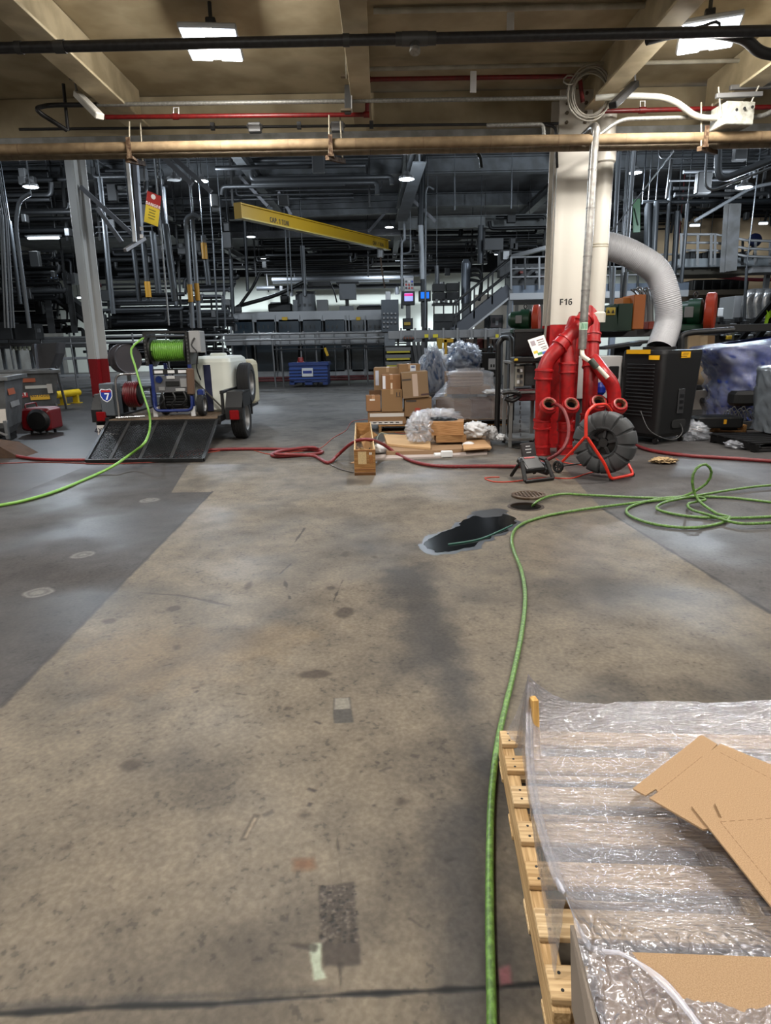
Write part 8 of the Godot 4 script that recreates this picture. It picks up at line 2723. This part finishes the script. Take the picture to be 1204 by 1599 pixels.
	t = pallet("black plastic pallet at the right edge under the grey wrapped stack", Vector3(pc.x + 0.05, 0, pc.z - 0.5), 1.1, 1.0, 0.12, Color(0.05, 0.05, 0.055))
	t = pallet("small tan wooden pallet under the black tool case", fl(1125, 676) + Vector3(0, 0, -0.45), 0.95, 0.8, -0.1, Color(0.62, 0.46, 0.28), "", 0.12)
	t = th("tool_case", "black tool case with a yellow latch lying on the small tan pallet", "case")
	var tc := fl(1122, 668, 0.13) + Vector3(0, 0, -0.1)
	var rings := []
	for a in [[0.0, 0.9], [0.02, 1.0], [0.15, 1.02], [0.17, 0.95], [0.19, 0.6]]: rings.append(rrect(0.36 * a[1], 0.16 * a[1], 0.05, a[0], Transform3D(Basis(Vector3.UP, -0.1), tc)))
	g = G.new()
	g.loft(rings)
	put("shell", g, mt(gr(0.035), 0.45), t)
	g = G.new()
	g.box(tc + Vector3(0.06, 0.10, 0.165), Vector3(0.045, 0.07, 0.02), Basis(Vector3.UP, -0.1), 0.004)
	put("latch", g, mt(Color(0.70, 0.50, 0.04), 0.5), t, "yellow latch")
	g = G.new()
	for k in 8: g.tube(curve([tc + Vector3(0.1 + k * 0.05, 0.19, 0.0), tc + Vector3(0.15 + k * 0.05, 0.26 + 0.03 * (k % 3), 0.03), tc + Vector3(0.25 + k * 0.05, 0.12, 0.06)], 0.03), 0.008, 5)
	put("loose_straps", g, mt(gr(0.30), 0.5, 0.3), t)
	one("plastic_film", lump(fl(1096, 681, 0.10) + Vector3(0, 0.0, -0.4), Vector3(0.26, 0.17, 0.25), 61, 0.6, 3.0, 48, 24), M.bag_film, "crumpled clear film on the floor between the black cooler and the tool case", "film")
	one("plastic_film", lump(fl(1160, 694, 0.05), Vector3(0.22, 0.06, 0.18), 62, 0.6, 3.0, 40, 18), M.bag_film, "flat scrap of clear film on the floor left of the black plastic pallet", "film")
	# walkway with white railings
	t = th("walkway", "raised walkway with white pipe railings in front of the beige wall", "walkway")
	z = 23.0
	var wh := mt(gr(0.55), 0.45, 0.1)
	for y in [366, 379, 391]:
		g = G.new()
		g.tube([at(1062, y, z), at(1118, y, z), at(1165, y + 9, z - 1.5), at(1260, y + 13, z - 1.5)], 0.04, 8)
		put("railing", g, wh, t)
	for x in [1064, 1090, 1111, 1117, 1160, 1180, 1203]:
		g = G.new()
		g.bar(at(x, 365 if x < 1120 else 374, z - 0.5), at(x - 1, 414, z - 0.5), 0.06, 0.06)
		put("stanchion", g, wh if x != 1160 else mt(gr(0.15), 0.5), t)
	boxat(t, "deck", 1060, 404, 1260, 414, z, 2.0, mt(Color(0.55, 0.57, 0.58), 0.5, 0.1))
	boxat(t, "under_beam", 1060, 420, 1175, 427, z + 0.4, 1.6, mt(Color(0.36, 0.34, 0.30), 0.6))
	boxat(t, "lower_rail", 1175, 416, 1260, 424, z, 1.0, mt(gr(0.58), 0.5))
	for k in 12: boxat(t, "stored_box", 1062 + k * 9, 396 - (k % 3) * 2, 1068 + k * 9, 404, z + 0.6, 0.4, mt(gr(0.08 + 0.08 * (k % 3)), 0.6))
	for x in [1064, 1200]:
		g = G.new()
		var p := at(x, 414, z + 1.0)
		g.bar(p, Vector3(p.x, 0, p.z), 0.15, 0.15)
		put("leg", g, mt(gr(0.35), 0.5), t)
	ibeam("white steel column standing through the walkway with white railings", at(1146, 290, 21.0), at(1137, 424, 21.0), 0.35, 0.32, gr(0.50), "steel_column")
	t = th("beige_wall", "beige wall section behind the walkway with white railings", "wall")
	boxat(t, "wall_panel", 1024, 338, 1290, 470, 31, 0.3, mt(Color(0.76, 0.66, 0.53), 0.75))
	boxat(t, "lower_panel", 1040, 455, 1290, 600, 30, 0.3, mt(Color(0.52, 0.46, 0.38), 0.75))
	t.set_meta("kind", "structure")
	t = th("vent_unit", "long dark louvred unit low on the beige wall under the pink red pipe", "vent")
	boxat(t, "case", 1083, 437, 1168, 453, 28.9, 1.1, mt(gr(0.06), 0.6))
	for k in 6: boxat(t, "division", 1086 + k * 14, 438, 1087.5 + k * 14, 452, 28.4, 0.1, mt(gr(0.14), 0.5), "", 0.0)
	boxat(t, "support_beam", 1040, 454, 1200, 459, 28.2, 0.5, mt(Color(0.42, 0.38, 0.32), 0.6))
	t = th("blue_disc", "round dark blue fan on a stand at the end of the walkway with white railings", "fan")
	var bx2 := Transform3D(face_basis(Vector3.RIGHT, Vector3(-0.35, 0.1, 0.93)), at(1179, 375, 22.6))
	g = G.new()
	g.lathe([Vector2(0, 0.08), Vector2(0.20, 0.06), Vector2(0.22, 0.0), Vector2(0.20, -0.06), Vector2(0, -0.12)], 24, bx2)
	put("drum", g, mt(Color(0.03, 0.06, 0.18), 0.4), t)
	g = G.new()
	g.bar(at(1178, 383, 22.7), at(1158, 404, 22.9), 0.08, 0.08)
	g.bar(at(1180, 384, 22.7), at(1176, 404, 22.9), 0.06, 0.06)
	put("stand", g, mt(gr(0.12), 0.5), t)
	t = th("steel_ducts", "shiny sheet metal duct machine at the right edge behind the dark railings", "machine")
	var sh := mt(gr(0.58), 0.25, 0.8, "fine")
	boxat(t, "cabinet_face", 1148, 462, 1164, 505, 18, 0.8, mt(gr(0.44), 0.35, 0.5))
	for k in 3:
		g = G.new()
		g.tube(bend([at(1168 + k * 13, 500, 17.8), at(1165 + k * 14, 472, 17.8), at(1170 + k * 13, 459, 17.8), at(1190 + k * 13, 458, 18.2)], 0.25), 0.13, 12)
		put("bent_duct", g, sh, t)
	boxat(t, "dark_front", 1164, 464, 1200, 500, 18.4, 0.3, mt(gr(0.05), 0.5))
	boxat(t, "slatted_rack", 1122, 498, 1240, 512, 17.5, 0.8, mt(gr(0.13), 0.5, 0.3))
	for k in 8: boxat(t, "rack_fitting", 1124 + k * 10, 495 + (k % 3) * 5, 1130 + k * 10, 503 + (k % 3) * 5, 17.3, 0.3, mt(gr(0.08 + 0.12 * (k % 3)), 0.4, 0.4))
	boxat(t, "white_notice", 1122, 481, 1129, 494, 17.3, 0.03, mt(gr(0.66), 0.5), "white notice")
	for a in [["dark diagonal ladder rail at the right edge, upper", 1212, 466, 1152, 536], ["dark diagonal ladder rail at the right edge, lower", 1212, 492, 1176, 536]]:
		g = G.new()
		g.bar(at(a[1], a[2], 15.0), at(a[3], a[4], 15.0), 0.10, 0.10)
		one("ladder_rail", g, mt(gr(0.05), 0.95, 0.0, "", Vector3.ONE, 0.1), a[0], "rail")
	t = th("low_gear", "dark row of low machinery above the blue wrapped load", "machine")
	boxat(t, "body", 1118, 520, 1215, 540, 16, 0.6, mt(gr(0.08), 0.5))
	for k in 9: boxat(t, "fitting", 1120 + k * 10, 516 + (k % 2) * 6, 1127 + k * 10, 524 + (k % 3) * 4, 15.8, 0.4, mt([gr(0.25), gr(0.05), gr(0.4)][k % 3], 0.4, 0.4), "", 0.03)
	boxat(t, "yellow_button", 1137, 524, 1143, 530, 15.7, 0.1, mt(Color(0.68, 0.55, 0.05), 0.5), "yellow fitting")
	g = G.new()
	g.sheet(8, 10, func(u: float, v: float) -> Vector3: return at(1193 + u * 16 + 2 * sin(v * 5), 485 + v * 32, 15.0) + Vector3(0, 0, 0.06 * sin(u * 9.0)), Vector3.BACK)
	g.sheet(8, 10, func(u: float, v: float) -> Vector3: return at(1193 + u * 16 + 2 * sin(v * 5), 485 + v * 32, 15.08) + Vector3(0, 0, 0.06 * sin(u * 9.0)), Vector3.FORWARD)
	one("safety_vest", g, mt(Color(0.55, 0.72, 0.05), 0.6), "bright yellow green vest hanging at the right edge by the shiny ducts", "vest")

func _ready():
	rng.seed = 77
	# camera
	var cam := Camera3D.new()
	cam.name = "camera"
	cam.fov = rad_to_deg(2.0 * atan(0.7995))
	cam.near = 0.05
	cam.far = 200.0
	cam.transform = Transform3D(B, CAM)
	add_child(cam)
	cam.current = true
	# environment: a closed hall, lit by its lamps
	var we := WorldEnvironment.new()
	we.name = "environment"
	var e := Environment.new()
	e.background_mode = Environment.BG_COLOR
	e.background_color = Color(0.02, 0.02, 0.025)
	e.tonemap_mode = Environment.TONE_MAPPER_LINEAR
	e.tonemap_exposure = EXPOSURE
	e.sdfgi_enabled = true
	e.ssao_enabled = true
	e.ssil_enabled = true
	we.environment = e
	add_child(we)
	textures()
	M.grit = ntex(0.06, 17, Color(0.90, 0.895, 0.89), Color(1, 1, 1), 512, 6)
	M.front_film = film(Color(0.66, 0.655, 0.68), 0.08, 0.22, 2.2, Vector3(1.5, 0.5, 1))
	M.front_film.metallic = 0.42
	M.rope_film = film(Color(0.86, 0.86, 0.90), 0.38, 0.15, 1.5, Vector3(2, 8, 1))
	M.bag_film = film(Color(0.86, 0.87, 0.90), 0.10, 0.20, 1.6, Vector3(1, 1, 1))
	M.bag_film.metallic = 0.16
	M.wrap_film = film(Color(0.8, 0.82, 0.9), 0.05, 0.2, 1.8, Vector3(1, 1, 1))
	M.wrap_film.metallic = 0.12
	build_lamps()
	build_shell()
	build_floor()
	make_overhead()
	make_column()
	make_front_pallet()
	make_hoses()
	make_drum()
	make_cooler()
	make_crate()
	make_rubbish()
	make_cartons()
	make_trailer()
	make_hoppers()
	make_hall_steel()
	make_hall_pipes()
	make_lines()
	make_computer_stand()
	make_right_side()
	settle()
